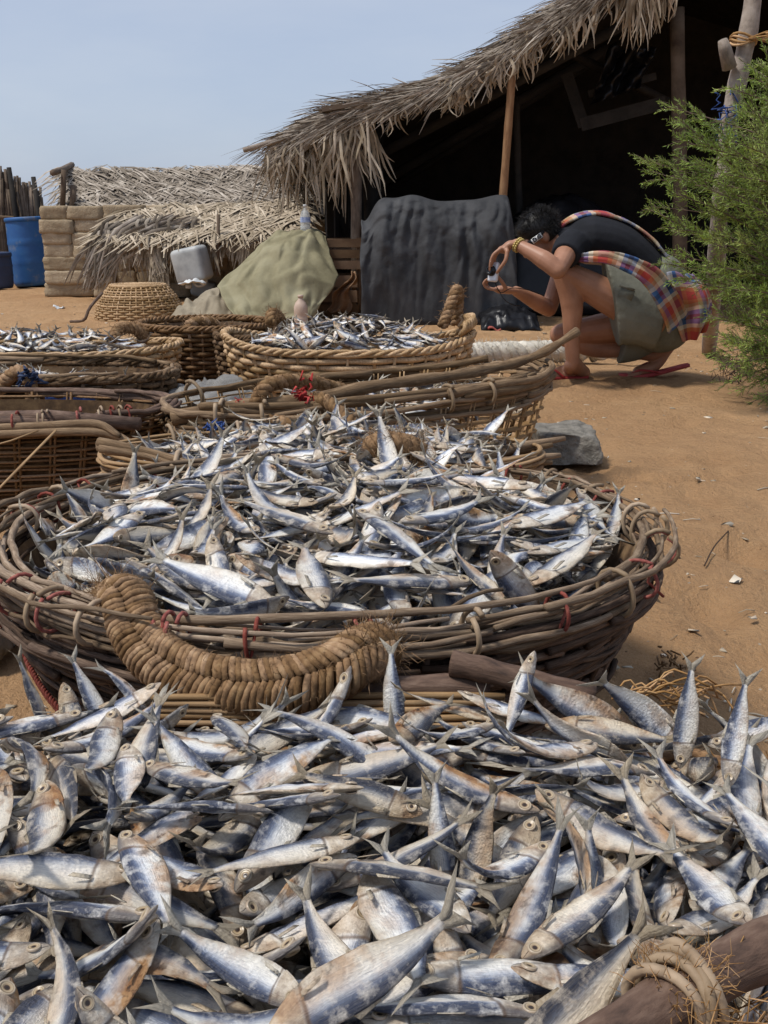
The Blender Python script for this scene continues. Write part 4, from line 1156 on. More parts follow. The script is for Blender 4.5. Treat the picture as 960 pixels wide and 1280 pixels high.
for i in range(4600):
    f=.045+.935*random.random()**.85; k=f*60; j=min(int(k),59); tp=VT[j].lerp(VT[j+1],k-j); bt=VB[j].lerp(VB[j+1],k-j)
    sl=(VT[max(0,j-1)]-VT[min(60,j+2)]).normalized(); b=random.random()
    p=tp.lerp(bt,b)+V((0,-random.uniform(-.01,.06),random.uniform(-.02,.03)))
    d=(sl*1.0+V((random.gauss(0,.16),-abs(random.gauss(.1,.24)),random.gauss(-.02,.24)))).normalized()
    l=random.uniform(.10,.38); w=random.uniform(.003,.0075)
    mb.ribbon([p,p+d*l*.55,p+d*l-V((0,0,l*.06))],[w*.8,w,w*.25],(sl.cross(V((0,1,0)))+rv(.6)),fold=.3)
part('verge_thatch',mb,M['thatch'],roof)
mb=MB()    # top face seen at a grazing angle
for i in range(2600):
    k=random.random()*59.9; j=int(k); tp=VT[j].lerp(VT[j+1],k-j); sl=(VT[max(0,j-1)]-VT[min(60,j+2)]).normalized()
    p=tp+back*random.random()**2*.6+V((0,0,random.uniform(.0,.05))); d=(sl+rv(.25)).normalized(); l=random.uniform(.2,.5); w=random.uniform(.006,.013)
    mb.ribbon([p,p+d*l*.5+V((0,0,.02)),p+d*l],[w*.8,w,w*.3],(0,1,0),fold=.35)
part('top_thatch',mb,M['thatch_pale'],roof)
mb=MB()
def hang(u0,u1,n,l0,l1,spread=.22,back_=0.0,wd=(.006,.013),vo=0):
    for i in range(n):
        u=random.uniform(u0,u1); k=min(range(61),key=lambda q:abs(PX(VB[q])[0]-u)); p=VB[k]+V((random.uniform(-.04,.04),random.uniform(-.06,.05+back_),random.uniform(-.02,.10)+vo))
        l=random.uniform(l0,l1); d=V((random.gauss(0,spread),random.gauss(-.05,spread*.6),-1)).normalized()
        o=V((random.gauss(0,.05),-.05,0)); w=random.uniform(*wd)
        mb.ribbon(smooth_path([p,p+d*l*.4+o*.6,p+d*l*.75+o*.4+rv(.02),p+d*l+rv(.03)],5),[w*.6,w,w,w*.9,w*.6,w*.15],V((1,random.uniform(-.8,.8),0)),fold=.35)
hang(338,368,60,.12,.34,.3); hang(350,450,170,.15,.62,.30,.25); hang(395,460,70,.25,.78,.26,.3,(.007,.013))
hang(452,700,90,.04,.15,.3); hang(470,505,10,.12,.28); hang(555,600,46,.10,.26); hang(615,668,90,.10,.26); hang(690,730,40,.12,.34,.3)
hang(785,838,120,.22,.56,.16,.1,(.006,.011)); hang(735,780,20,.1,.3); hang(880,985,60,.15,.35)
part('hanging_thatch',mb,M['thatch_pale'],roof)
mb=MB(); mb.tube([W(304,188,9.1),W(345,176,9.15),W(420,150,9.25)],[.02,.026,.026],7); part('pole_end',mb,M['pole_grey'],roof)
mb=MB(); mb.box(W(430,134,9.12)+V((.0,0,.0)),(.36,.22,.035),Matrix.Rotation(R(-9),3,'Y')); part('board',mb,M['post_wood'],roof,smooth=False)
# left eave thatch running back
mb=MB()
for i in range(900):
    a=random.random(); p=VB[1].lerp(VB[1]+back,a)+V((random.uniform(-.05,.25),0,random.uniform(0,.1)))
    l=random.uniform(.2,.55); w=random.uniform(.008,.015); d=V((random.gauss(-.15,.2),random.gauss(0,.25),-1)).normalized()
    mb.ribbon([p,p+d*l*.5,p+d*l],[w*.7,w,w*.2],(0,1,0),fold=.3)
part('eave_thatch',mb,M['thatch'],roof)
def post(a,b,r,mat,taper=.9,nm='post'):
    mb=MB(); P=smooth_path([a,(V(a)+V(b))/2+rv(r*.5),b],10); mb.tube(P,[r*(1-(1-taper)*i/10)*(1+.05*math.sin(i*2.1)) for i in range(11)],10); return part(nm,mb,M[mat],hut)
post(W(446,388,9.25),W(445,150,9.2),.052,'post_wood')
post(W(468,388,9.6),W(463,160,9.6),.075,'shade_dark_wood')
post(W(622,330,8.9),W(641,82,8.86),.034,'post_tan',.95)
post(W(652,330,10.2),W(645,120,10.2),.038,'shade_dark_wood')
post(W(849,420,9.0),W(846,10,8.95),.062,'fence')
for (a,b,r) in (((470,196,9.6),(800,20,9.3),.045),((455,190,9.5),(470,150,13),.05),((440,250,11),(760,60,11),.05),((430,270,12.5),(800,40,12.5),.05),((700,60,9.6),(900,160,10.5),.04)):
    mb=MB(); mb.tube([W(*a),W(*b)],r,7); part('rafter',mb,M['shade_dark_wood'],hut)
def wallbox(nm,c,sz,rz=0):
    mb=MB(); mb.box(c,sz,Matrix.Rotation(rz,3,'Z')); part(nm,mb,M['shade_dark_wood'],hut,smooth=False)
mb=MB()
for (yy0,yy1) in ((14.28,14.4),):
    low=VB[0]+back*(14.3-VB[0].y)/5.2
    prof=[(VB[i]+back*.985) for i in range(2,61,2)]
    vs=[];fs=[]
    for p in prof+[(e+back*.95)]:
        for q in (0,.1): vs += [V((p.x,p.y+q,0)),V((p.x,p.y+q,p.z+.06))]
    m=len(prof)+1
    for i in range(m-1):
        a=i*4;b=a+4; fs += [(a,b,b+1,a+1),(a+2,a+3,b+3,b+2),(a+1,b+1,b+3,a+3)]
    fs += [(0,1,3,2),(m*4-4,m*4-2,m*4-1,m*4-3)]
    mb.add(vs,fs)
part('back_wall',mb,M['shade_dark_wood'],hut,smooth=False)
wallbox('side_wall',(-.62,12.2,.75),(.12,4.2,1.5),R(4)); wallbox('side_wall',(7.9,11.6,1.0),(.12,5.6,2.0))
mb=MB()
for i in range(40):
    x=-.55+.012*i+random.uniform(-.01,.01); mb.tube([(x*.9+.05,9.75+i*.02,0),(x*.9+.05,9.8+i*.02,1.35+.01*i)],.014,5)
part('stick_screen',mb,M['shade_dark_wood'],hut)
# board frame with black plastic hung under the roof
fr_=thing('hanging_frame','dark wooden board frame with black plastic hung under the hut roof','frame',tuple(W(770,110,9.7)))
for (a,b,wd) in (((708,92,9.7),(730,158,9.65),.10),((726,156,9.65),(832,128,9.6),.11),((735,118,9.72),(820,95,9.7),.06)):
    mb=MB(); A,B_=W(*a),W(*b); d=(B_-A); rt=V((1,0,0)).rotation_difference(d.normalized()).to_matrix(); mb.box((A+B_)/2,(d.length,.025,wd),rt); part('board',mb,M['shade_dark_wood'],fr_,smooth=False)
mb=MB()
def bp_(a,b):
    p=W(740+60*a+20*(1-b),60+50*b+20*(1-a)*b,9.6); q=V((a*4,b*4,3)); return p+V((0,-.08*noise.noise(q*1.5)-.05*math.sin(a*14+b*5),.03*noise.noise(q)))
mb.grid(bp_,36,24); o=part('plastic',mb,M['black_plastic'],fr_); o.modifiers.new('t','SOLIDIFY').thickness=.004
# dark netting over stacked goods
def dk(a,b):
    u=452+192*a
    top=1.0-.13*math.exp(-((a-.02)/.07)**2)*1.5-.045*math.exp(-((a-.60)/.12)**2)+.012*math.sin(a*23)
    top-=.5*max(0,(a-.93)/.07)**2
    if b<.7:
        k=b/.7; z=top*(math.sin(k*PI/2)**.85); y=8.42+.30*k**2.2
    else:
        k=(b-.7)/.3; z=top-.02*k-.12*k*k; y=8.72+1.0*k
    x=W(u,400,8.5).x
    q=V((a*5,b*5,21)); env=math.sin(PI*min(1,b/.72)) if b<.72 else .3
    f=.022*noise.noise(q*.8)+.016*noise.noise(V((a*9,b*2.5,3)))+.012*math.sin(a*34+5*noise.noise(q*.8)+b*5)*(1-.5*b)+.030*abs(noise.noise(V((a*7+b*5,b*6-a*4,8))))+.022*abs(noise.noise(V((a*15-b*2,b*3+a*2,5))))+.006*noise.noise(q*7)
    return V((x+.02*noise.noise(q+V((5,0,0))),y-f*1.25*(.35+env),max(.006,z+.02*noise.noise(q*1.3)*env)))
sheet('dark_netting','charcoal shade netting draped over stacked goods in the hut mouth',dk,110,80,'net_dark',.006,'netting')
def dk2(a,b):
    x=W(598+72*a,400,8.3).x; q=V((a*6,b*5,41)); z=.17*hump(b)*(.5+.5*hump(a))+.03*noise.noise(q*2)
    return V((x,8.05+.5*b+.05*noise.noise(q),max(.006,z)))
sheet('black_plastic_sheet','crumpled black plastic on the sand at the foot of the dark netting',dk2,36,24,'black_plastic',.005,'plastic sheet')
def dk3(a,b):
    x=.9+1.5*a; q=V((a*5,b*5,61)); z=1.02*hump(a)**.7*math.sin(min(1,b/.6)*PI/2)+.05*noise.noise(q*2)
    return V((x,9.4+.8*b+.05*noise.noise(q),max(.006,z)))
sheet('black_cover','black cover over a heap deep in the hut behind the person','' or dk3,40,26,'black_plastic',.005,'cover')

# ------------------------------------------------------------------ leaning grey pole and feathery shrub
gp=thing('grey_pole','leaning grey pole tied with blue string among the green shrub','pole',tuple(W(890,452,5.45)))
pp=[G(886,438)+V((0,0,-.01)),W(893,360,5.8),W(900,260,5.42),W(908,200,5.42),W(912,150,5.4),W(927,80,5.4),W(937,30,5.4),W(948,-60,5.4),W(955,-120,5.4)]
mb=MB(); P=smooth_path(pp,50); mb.tube(P,[.044*(1-.05*i/50)*(1+.06*math.sin(i*.9)+.05*noise.noise(V((i*.4,0,0)))) for i in range(51)],12); st=part('shaft',mb,M['pole_grey'],gp)
mb=MB(); mb.tube([W(912,85,5.36),W(906,60,5.33),W(903,50,5.32)],[.035,.03,.022],8); part('branch_stub',mb,M['pole_grey'],gp)
mb=MB()
for _ in range(20):
    a=W(random.gauss(908,6),random.uniform(118,175),5.33); mb.tube([a,a+rv(.04),a+rv(.06)-V((0,0,.04))],.0032,4)
part('blue_string',mb,M['blue_twine'],gp)
mb=MB()
for k in range(4):
    c=W(929,46+k*3,5.4); mb.tube([c+V((.06*math.cos(q),.06*math.sin(q),.012*math.sin(q*2+k))) for q in [2*PI*i/14 for i in range(15)]],.006,5)
for _ in range(10):
    a=W(936,48,5.33); mb.tube(smooth_path([a,a+V((.08,0,.01))+rv(.03),a+V((.14,-.02,-.03))+rv(.05)],5),.004,4)
part('orange_lashing',mb,M['coir_gold'],gp)

tr=thing('feathery_shrub','bright green feathery tamarisk shrub at the right edge','shrub',(2.05,4.95,0))
base=V((2.05,4.95,0))
stems=[]
for (dx,dy,h) in ((0,0,2.0),(.12,.1,1.7),(-.08,.12,1.5),(.1,-.15,1.2),(-.05,-.1,1.75)):
    stems.append(smooth_path([base+V((dx*.3,dy*.3,0)),base+V((dx,dy,h*.5)),base+V((dx*1.8-.05,dy*2,h))],14))
mb=MB()
for s in stems: mb.tube(s,[.022*(1-.75*i/14) for i in range(15)],7)
trunk=part('trunk',mb,M['bark'],tr)
tips=[(806,200),(815,215),(832,132),(850,150),(880,150),(875,180),(845,195),(860,225),(812,262),(835,285),(824,328),(850,350),(842,318),(880,300),(870,330),(905,340),(900,250),(890,215),
      (915,110),(935,85),(958,62),(948,100),(930,140),(925,180),(940,210),(915,290),(920,330),(935,360),(925,400),(912,378),(940,430),(930,465),(910,478),(925,488),(950,480),(955,440),(945,390),
      (958,330),(950,280),(958,240),(955,180),(958,130),(975,80),(985,150),(985,220),(985,300),(985,380),(985,450),(902,458),(905,440),(900,395),(915,430),(898,420),(960,500),(940,320),(930,250),(915,220),(905,300),(890,340),(868,205),(838,240),(1060,90),(1090,150),(1120,220),(1075,280),(1130,310),(1080,370),(1110,420),(1060,450),(1040,230),(1050,400),(1085,60),(1010,120),(1010,250),(1010,380),(1030,180),(1030,320),(885,265),(905,180),(925,300),(945,350),(950,410),(935,120),(955,300),(920,360)]
cw=MB(); lf=MB()
for ti,(u,v) in enumerate(tips*2):
    second=ti>=len(tips)
    if second and random.random()<.25: continue
    y=4.95+random.uniform(-.38,.32)+(.12 if second else 0)
    tip=W(u+(random.gauss(6,12) if second else 0),v+(random.gauss(0,14) if second else 0),y)
    s=random.choice(stems); hz=max(.12,min(tip.z-.12,1.9)); i=min(14,max(1,int(hz/2.0*14))); b0=s[i]
    mid=(b0+tip)/2+V((0,0,.07))+rv(.05)
    br=bez(b0,b0.lerp(mid,.6)+V((0,0,.05)),mid,tip,16)
    cw.tube(br,[.0065*(1-.8*q/16) for q in range(17)],5)
    ln=sum((br[q+1]-br[q]).length for q in range(16))
    nb=int(13+32*min(1,ln/.6))
    for q in range(nb):
        f=1-(random.random()**1.25)*min(1,.62/max(ln,.05)); f=min(1,max(.05,f)); k=f*16; j=min(15,int(k)); p=br[j].lerp(br[j+1],k-j)
        t=(br[j+1]-br[j]).normalized(); sd=rv(1); sd=(sd-t*sd.dot(t)).normalized()
        d=(t*1.0+sd*random.uniform(.35,.95)+V((0,0,.18))).normalized(); l=random.uniform(.05,.15)*(1.1-.45*f)
        pe=[p,p+d*l*.5+V((0,0,.004)),p+d*l-V((0,0,l*.08))]
        cw.tube(pe,[.0014,.0011,.0006],3,False)
        m=int(l/.0062); rr=random.random()
        for z in range(m):
            g=(z+random.random())/m; a=pe[0].lerp(pe[2],g); s2=rv(1)
            dd=(d*.85+s2*.75).normalized(); L_=random.uniform(.016,.034)*(1.1-.5*g)
            w=random.uniform(.0011,.0019); n1=dd.orthogonal().normalized()
            if random.random()<.5: n1=dd.cross(n1)
            lf.add([a-n1*w,a+n1*w,a+dd*L_*.6+n1*w*.9,a+dd*L_,a+dd*L_*.6-n1*w*.9],[(0,1,2,3,4)],None,0,rr)
part('twigs',cw,M['bark'],trunk)
part('crown',lf,M['leaf'],tr,smooth=False)
mb=MB()
for _ in range(70):
    a=G(random.gauss(915,14),random.uniform(455,482))+V((0,0,random.uniform(0,.05))); mb.tube([a,a+rv(.03)+V((0,0,.02)),a+rv(.05)],.0022,4)
o=part('dry_twigs',mb,M['bark'],tr); o['kind']='stuff'
# ------------------------------------------------------------------ the person
def remesh(name,mb,mat,voxel,smooth_it=4,post=None):
    me=mb.mesh(name,[mat]); o=bpy.data.objects.new(name,me); SC.collection.objects.link(o)
    md=o.modifiers.new('r','REMESH'); md.mode='VOXEL'; md.voxel_size=voxel; md.use_smooth_shade=True
    sm=o.modifiers.new('s','SMOOTH'); sm.factor=.5; sm.iterations=smooth_it
    dg=bpy.context.evaluated_depsgraph_get(); dg.update()
    out=bpy.data.meshes.new_from_object(o.evaluated_get(dg)); bpy.data.objects.remove(o)
    out.name=name
    if not out.materials: out.materials.append(mat)
    out.polygons.foreach_set('use_smooth',[True]*len(out.polygons))
    return out
def limb(mb,pts,rs,n=14,seg=None,flat=1.0):
    P=smooth_path(pts,(len(pts)-1)*6); m=len(P); k=len(rs)-1; out=[]
    for i in range(m):
        f=i/(m-1)*k; j=min(int(f),k-1); out.append(rs[j]+(rs[j+1]-rs[j])*(f-j))
    mb.tube(P,out,n,flat=flat)
    for q,r in ((P[0],out[0]),(P[-1],out[-1])): ball(mb,q,(r*.98,r*.98*flat if False else r*.98,r*.98*flat))
def ball(mb,c,r,rot=None,n=14):
    vs=[];fs=[]
    for i in range(n+1):
        th=PI*i/n
        for k in range(n):
            a=2*PI*k/n; p=V((r[0]*math.sin(th)*math.cos(a),r[1]*math.sin(th)*math.sin(a),r[2]*math.cos(th)))
            vs.append(V(c)+(rot@p if rot is not None else p))
    for i in range(n):
        for k in range(n):
            k2=(k+1)%n; fs.append((i*n+k,(i+1)*n+k,(i+1)*n+k2,i*n+k2))
    mb.add(vs,fs)
YP=5.6
hipN,kneeN,ankN=W(812,398,5.5),W(705,341,5.46),W(716,452,5.48)
hipF,kneeF,ankF=W(808,402,5.70),W(700,418,5.74),W(816,444,5.72)
per=thing('person','person in black shirt and olive shorts crouching to take a photo with a compact camera','person',(hipN.x-.1,YP,0))
B=MB()
# torso
limb(B,[W(826,392,YP),W(812,345,YP),W(775,312,YP),W(735,303,YP),W(708,305,YP)],[.135,.135,.145,.155,.12],18,flat=.72)
limb(B,[W(712,303,YP),W(690,299,YP),W(678,296,YP)],[.065,.058,.06])
# head frame
hc=W(674,296,YP-.01); fwd=V((-.80,-.06,-.60)).normalized(); upv=V((-.60,0,.80)); upv=(upv-fwd*upv.dot(fwd)).normalized(); sdv=fwd.cross(upv)
HR=Matrix((fwd,sdv,upv)).transposed()
ball(B,hc+HR@V((-.012,0,.022)),(.098,.076,.088),HR,18)
ball(B,hc+HR@V((.030,0,-.040)),(.062,.060,.075),HR,16)
ball(B,hc+HR@V((.052,0,-.088)),(.030,.032,.026),HR,12)
limb(B,[hc+HR@V((.084,0,.012)),hc+HR@V((.100,0,-.012)),hc+HR@V((.108,0,-.034))],[.012,.014,.017],10)
for s in (1,-1):
    ball(B,hc+HR@V((-.012,s*.078,-.008)),(.024,.010,.034),HR,10)
    limb(B,[hc+HR@V((.078,s*.014,.022)),hc+HR@V((.072,s*.045,.022))],[.012,.010],8)
limb(B,[hc+HR@V((.082,.022,-.062)),hc+HR@V((.088,0,-.060)),hc+HR@V((.082,-.022,-.062))],[.008,.011,.008],8)
# arms
shN,elN,wrN=W(712,309,5.43),W(697,338,5.21),W(646,305,5.34)
shF,elF,wrF=W(712,312,5.79),W(686,386,5.66),W(645,364,5.50)
limb(B,[shN,shN.lerp(elN,.5)+V((0,0,.004)),elN],[.062,.052,.044])
limb(B,[elN,elN.lerp(wrN,.35)+V((0,-.01,.008)),wrN],[.044,.046,.027])
limb(B,[shF,shF.lerp(elF,.5),elF],[.060,.050,.043])
limb(B,[elF,elF.lerp(wrF,.35),wrF],[.043,.044,.027])
# legs
limb(B,[hipN,hipN.lerp(kneeN,.5)+V((0,0,.0)),kneeN],[.105,.088,.062],16)
limb(B,[kneeN,kneeN.lerp(ankN,.32)+V((.025,0,0)),kneeN.lerp(ankN,.7)+V((.008,0,0)),ankN],[.060,.060,.042,.036],16)
limb(B,[hipF,hipF.lerp(kneeF,.5),kneeF],[.10,.082,.058],16)
limb(B,[kneeF,W(740,434,5.75),W(785,438,5.74),ankF],[.055,.054,.042,.036],16)
# near foot flat on the sand
heel=G(728,473)+V((0,0,.032)); toe=G(688,474)+V((0,0,.02)); fdir=(toe-heel).normalized()
limb(B,[ankN,ankN.lerp(heel,.6),heel+V((.008,0,0))],[.038,.038,.034])
limb(B,[ankN+V((-.01,0,-.02)),heel.lerp(toe,.45)+V((0,0,.022)),toe+V((0,0,.004))],[.036,.036,.030],flat=1)
limb(B,[heel,heel.lerp(toe,.5)+V((0,0,-.004)),toe],[.032,.036,.040],flat=.7)
for k in range(5):
    o=V((0,-.036+.018*k,0)); r=(.0125,.010,.0095,.009,.0085)[4-k] if False else (.0088,.009,.0096,.0102,.013)[k]
    a=toe+o+V((-.0,0,-.004)); limb(B,[a,a+fdir*(.028+.004*k)+V((0,0,.004)),a+fdir*(.046+.006*k)+V((0,0,-.008))],[r*1.15,r,r*.85],8)
# far foot up on its toes
ballF=G(798,471)+V((0,.0,.03)); heelF=W(836,430,5.72)
limb(B,[ankF,W(832,437,5.72),heelF+V((0,0,-.012))],[.036,.038,.032])
limb(B,[heelF+V((0,0,-.02)),W(820,456,5.72),ballF],[.034,.036,.034],flat=.85)
for k in range(5):
    a=ballF+V((-.01,-.034+.017*k,-.008)); r=(.013,.0102,.0096,.009,.0088)[k]; limb(B,[a,a+V((-.03,0,-.008)),a+V((-.052,0,-.012))],[r*1.1,r,r*.85],8)
# hands: palm, four fingers and a thumb each
def fing(a,b,c,d,r): limb(B,smooth_path([a,b,c,d],6)[::1],[r*1.15,r*1.05,r,r*.95,r*.9,r*.85,r*.75],8)
camc=W(617,340,5.36)
pal=W(630,312,5.35); limb(B,[wrN,wrN.lerp(pal,.55)+V((0,0,.012)),pal],[.027,.034,.034],flat=.62)
for k,(du,dv,ln) in enumerate(((-6,27,0),(-7,24,.0),(-3,23,0),(1,21,0))):     # fingers bend down onto the camera top
    y=5.315+.021*k; a=W(626,311,y); b=W(617+.8*k,318+k,y); c=W(613+1.8*k,328,y+.004); d=W(612+2.2*k,338-1.5*k,y+.006)
    fing(a,b,c,d,.0092-.0006*abs(k-1))
fing(W(634,314,5.31),W(632,325,5.30),W(626,334,5.31),W(621,341,5.325),.0105)
pal2=W(626,362,5.44); limb(B,[wrF,wrF.lerp(pal2,.55),pal2],[.027,.034,.036],flat=.6)
for k in range(4):
    y=5.40+.021*k; a=W(620,362,y); b=W(609+k,360,y-.004); c=W(604.5+1.2*k,354,y-.012); d=W(609+k,348.5+.5*k,y-.022)
    fing(a,b,c,d,.0092-.0006*abs(k-1))
fing(W(632,360,5.40),W(628,353,5.385),W(624,348,5.38),W(621.5,344,5.375),.0105)
body=remesh('body',B,M['skin'],.0052,3)
body_o=part('body',body,[],per)
# face details
for s in (1,-1):
    c=hc+HR@V((.076,s*.030,.002)); mb=MB(); ball(mb,c,(.011,.012,.011),HR,12); part('eye',mb,M['white_paint'],body_o)
    mb=MB(); ball(mb,c+HR@V((.0065,0,0)),(.0058,.0062,.0062),HR,10); part('iris',mb,M['hair'],body_o)
# hair: cap plus short strands
H=MB(); ball(H,hc+HR@V((-.022,0,.038)),(.106,.088,.090),HR,20); ball(H,hc+HR@V((-.055,0,-.01)),(.068,.078,.070),HR,16); ball(H,hc+HR@V((.03,0,.07)),(.058,.066,.05),HR,14)
hm=remesh('hair',H,M['hair'],.008,2); ho=part('hair',hm,[],per)
mb=MB()
for _ in range(2600):
    d=rv(1)
    if d.length<.2: continue
    d.normalize()
    if d.x>.55 and d.z<.25: continue
    p=hc+HR@(V((-.022,0,.036))+V((d.x*.106,d.y*.088,d.z*.090)))
    if d.z<-.35 and d.x>-.2: continue
    e=HR@d; l=random.uniform(.012,.035); mb.tube([p,p+e*l*.6+rv(.008),p+e*l*.8+rv(.014)],[.0011,.0009,.0005],3,False)
part('strands',mb,M['hair'],ho)
# shirt
T=MB()
limb(T,[W(824,362,YP),W(806,336,YP),W(772,307,YP),W(735,298,YP),W(712,301,YP)],[.150,.155,.168,.178,.120],20,flat=.70)
for (s_,e_) in ((shN,elN),(shF,elF)):
    d=e_-s_; T.tube([s_-d*.12+V((.02,0,.0)),s_+d*.10,s_+d*.34,s_+d*.40],[.088,.082,.074,.072],16)
ball(T,shN+V((.03,.03,.005)),(.085,.08,.075)); ball(T,shF+V((.03,-.03,.005)),(.085,.08,.075))
part('shirt',remesh('shirt',T,M['shirt'],.008,4),[],per)
# shorts
S=MB()
limb(S,[W(818,350,YP),W(826,375,YP),W(826,408,YP)],[.170,.178,.165],20,flat=.86)
def oval_tube(mb,rings,n=20):
    vs=[];fs=[]
    for (c,ax,ay,t) in rings:
        for k in range(n):
            a=2*PI*k/n; vs.append(V(c)+V(ax)*math.cos(a)+V(ay)*math.sin(a))
    for i in range(len(rings)-1):
        for k in range(n):
            k2=(k+1)%n; fs.append((i*n+k,i*n+k2,(i+1)*n+k2,(i+1)*n+k))
    fs.append(tuple(range(n))[::-1]); fs.append(tuple((len(rings)-1)*n+k for k in range(n)))
    mb.add(vs,fs)
# near leg: the hem hangs from the top of the thigh
oval_tube(S,[(W(822,398,5.52),(.0,.145,0),(.02,0,.165),0),(W(795,388,5.50),(0,.145,0),(.0,0,.18),0),(W(773,380,5.48),(0,.135,0),(-.03,0,.21),0),(W(763,377,5.48),(0,.13,0),(-.055,0,.235),0)])
oval_tube(S,[(W(822,408,5.68),(.0,.11,0),(.02,0,.14),0),(W(800,420,5.70),(0,.11,0),(.015,0,.135),0),(W(784,424,5.70),(0,.105,0),(.01,0,.130),0),(W(777,426,5.70),(0,.10,0),(.015,0,.125),0)])
so=part('shorts',remesh('shorts',S,M['shorts'],.008,4),[],per)
mb=MB(); c=W(783,367,5.355); mb.box(c,(.075,.006,.05),Matrix.Rotation(R(18),3,'Y'),jit=.003); mb.box(c+V((0,-.004,.03)),(.08,.006,.012),Matrix.Rotation(R(18),3,'Y')); o=part('pocket',mb,M['shorts'],so)
# flip-flops
def flip(name,label,pts,wid,strap):
    th=thing(name,label,'flip-flop',tuple(pts[0]),'red flip-flops')
    P=smooth_path(pts,16); mb=MB(); vs=[];fs=[]
    for i,p in enumerate(P):
        f=i/16; t=(P[min(16,i+1)]-P[max(0,i-1)]).normalized(); nn=V((0,1,0)).cross(t).normalized()
        if nn.z<0: nn=-nn
        w=wid*(.72+.28*math.sin(PI*min(1,f*1.25)))*(1 if .06<f<.94 else .72)
        for (sy,sz) in ((-1,-1),(-1,1),(1,1),(1,-1)): vs.append(p+V((0,sy*w,0))+nn*sz*.008)
    for i in range(16):
        for k in range(4):
            k2=(k+1)%4; fs.append((i*4+k,i*4+k2,i*4+4+k2,i*4+4+k))
    fs += [(0,1,2,3)[::-1],(64,65,66,67)]
    mb.add(vs,fs); part('sole',mb,M['flipflop'],th)
    for s in strap:
        mb=MB(); mb.tube(smooth_path(s,10),.006,7); part('strap',mb,M['flipflop'],th)
a=heel+V((.03,0,-.030)); b=toe+fdir*.07; b.z=.010; a.z=.010
flip('flip_flop','red flip-flop flat under the front foot of the crouching person',[a,a.lerp(b,.5),b],.046,
  [[toe+fdir*.028+V((0,-.012,-.004)),toe+V((.01,-.03,.034)),toe+V((.07,-.046,-.006))],[toe+fdir*.028+V((0,-.012,-.004)),toe+V((.02,.02,.036)),toe+V((.07,.046,-.006))]])
a=G(790,474); a=V((a.x-.05,ballF.y,.010)); m_=V((ballF.x+.05,ballF.y,.012)); b=W(861,456,5.72)
flip('flip_flop','red flip-flop dangling under the raised heel of the crouching person',[a,m_,b],.045,
  [[ballF+V((-.04,-.01,-.012)),ballF+V((.0,-.042,.012)),m_+V((.06,-.044,.018))],[ballF+V((-.04,-.01,-.012)),ballF+V((.03,.045,.03)),W(826,450,5.75),m_.lerp(b,.3)+V((0,.04,.01))]])
# compact camera
RC=Matrix.Rotation(R(42),3,'Z')@Matrix.Rotation(R(8),3,'Y')
cam_t=thing('compact_camera','silver compact camera held out in both hands of the crouching person','camera',tuple(camc))
mb=MB(); rbox(mb,camc,(.024,.060,.098),RC,.010); part('body',mb,M['cam_silver'],cam_t)
mb=MB(); mb.lathe(camc+RC@V((-.011,0,.004)),[(.026,0),(.026,.012),(.021,.013),(.021,.024),(.016,.025),(.012,.020),(.002,.019)],24,axis=RC@V((-1,0,0))); part('lens',mb,M['cam_black'],cam_t)
mb=MB(); rbox(mb,camc+RC@V((.0125,0,.0)),(.003,.045,.06),RC,.001,1); part('screen',mb,M['cam_black'],cam_t)
mb=MB(); mb.tube(smooth_path([camc+RC@V((.006,-.01,-.05)),W(626,366,5.36),W(640,360,5.36),W(662,363,5.40),W(680,370,5.5)],20),.0022,5); mb.tube(smooth_path([W(622,360,5.36),W(630,374,5.36),W(641,381,5.38),W(650,382,5.40)],14),.0018,5); part('wrist_strap',mb,M['cam_black'],cam_t)
# bracelet
bw=thing('bracelet','yellow beaded bracelet on the raised wrist of the crouching person','bracelet',tuple(wrN))
mb=MB(); d=(wrN-elN).normalized(); n1=d.orthogonal().normalized(); n2=d.cross(n1)
for row in (0,1):
    for k in range(18):
        a=2*PI*k/18+row*.17; ball(mb,wrN-d*(.004+.012*row)+(n1*math.cos(a)+n2*math.sin(a))*.0325,(.0068,)*3,None,6)
part('beads',mb,M['gold'],bw)
# sunglasses, white lettered arm
sg=thing('sunglasses','dark sunglasses with white lettered temple on the crouching person','sunglasses',tuple(hc))
for s in (1,-1):
    mb=MB(); ball(mb,hc+HR@V((.096,s*.034,.002)),(.006,.030,.020),HR,12); part('lens',mb,M['cam_black'],sg)
    mb=MB(); mb.box(hc+HR@V((.038,s*.083,.010)),(.118,.006,.030),HR); tp=part('temple',mb,M['cam_black'],sg)
    if s==1 or s==-1:
        mb=MB(); mb.box(hc+HR@V((.028,s*.0875,.010)),(.060,.003,.026),HR); pl=part('plate',mb,M['white_paint'],tp)
        for q,ch in enumerate('DG'):
            cu=bpy.data.curves.new('letter','FONT'); cu.body=ch; cu.size=.030; cu.extrude=.0008; cu.align_x='CENTER'; cu.align_y='CENTER'; cu.offset=.0008
            ob=bpy.data.objects.new('letter',cu); SC.collection.objects.link(ob)
            me=bpy.data.meshes.new_from_object(ob.evaluated_get(bpy.context.evaluated_depsgraph_get())); bpy.data.objects.remove(ob)
            sy=-1 if (sdv.y*s<0) else 1
            # letter frame: reads along the temple, facing outwards
            out=(sdv*s).normalized(); xx=(upv.cross(out)).normalized()
            Mx=Matrix((xx,upv,out)).transposed().to_4x4(); Mx.translation=hc+HR@V((.028,s*.0900,.010))+xx*(-.0135+.027*q)
            me.transform(Mx); me.materials.clear(); me.materials.append(M['cam_black']); part('letter',me,[],pl)
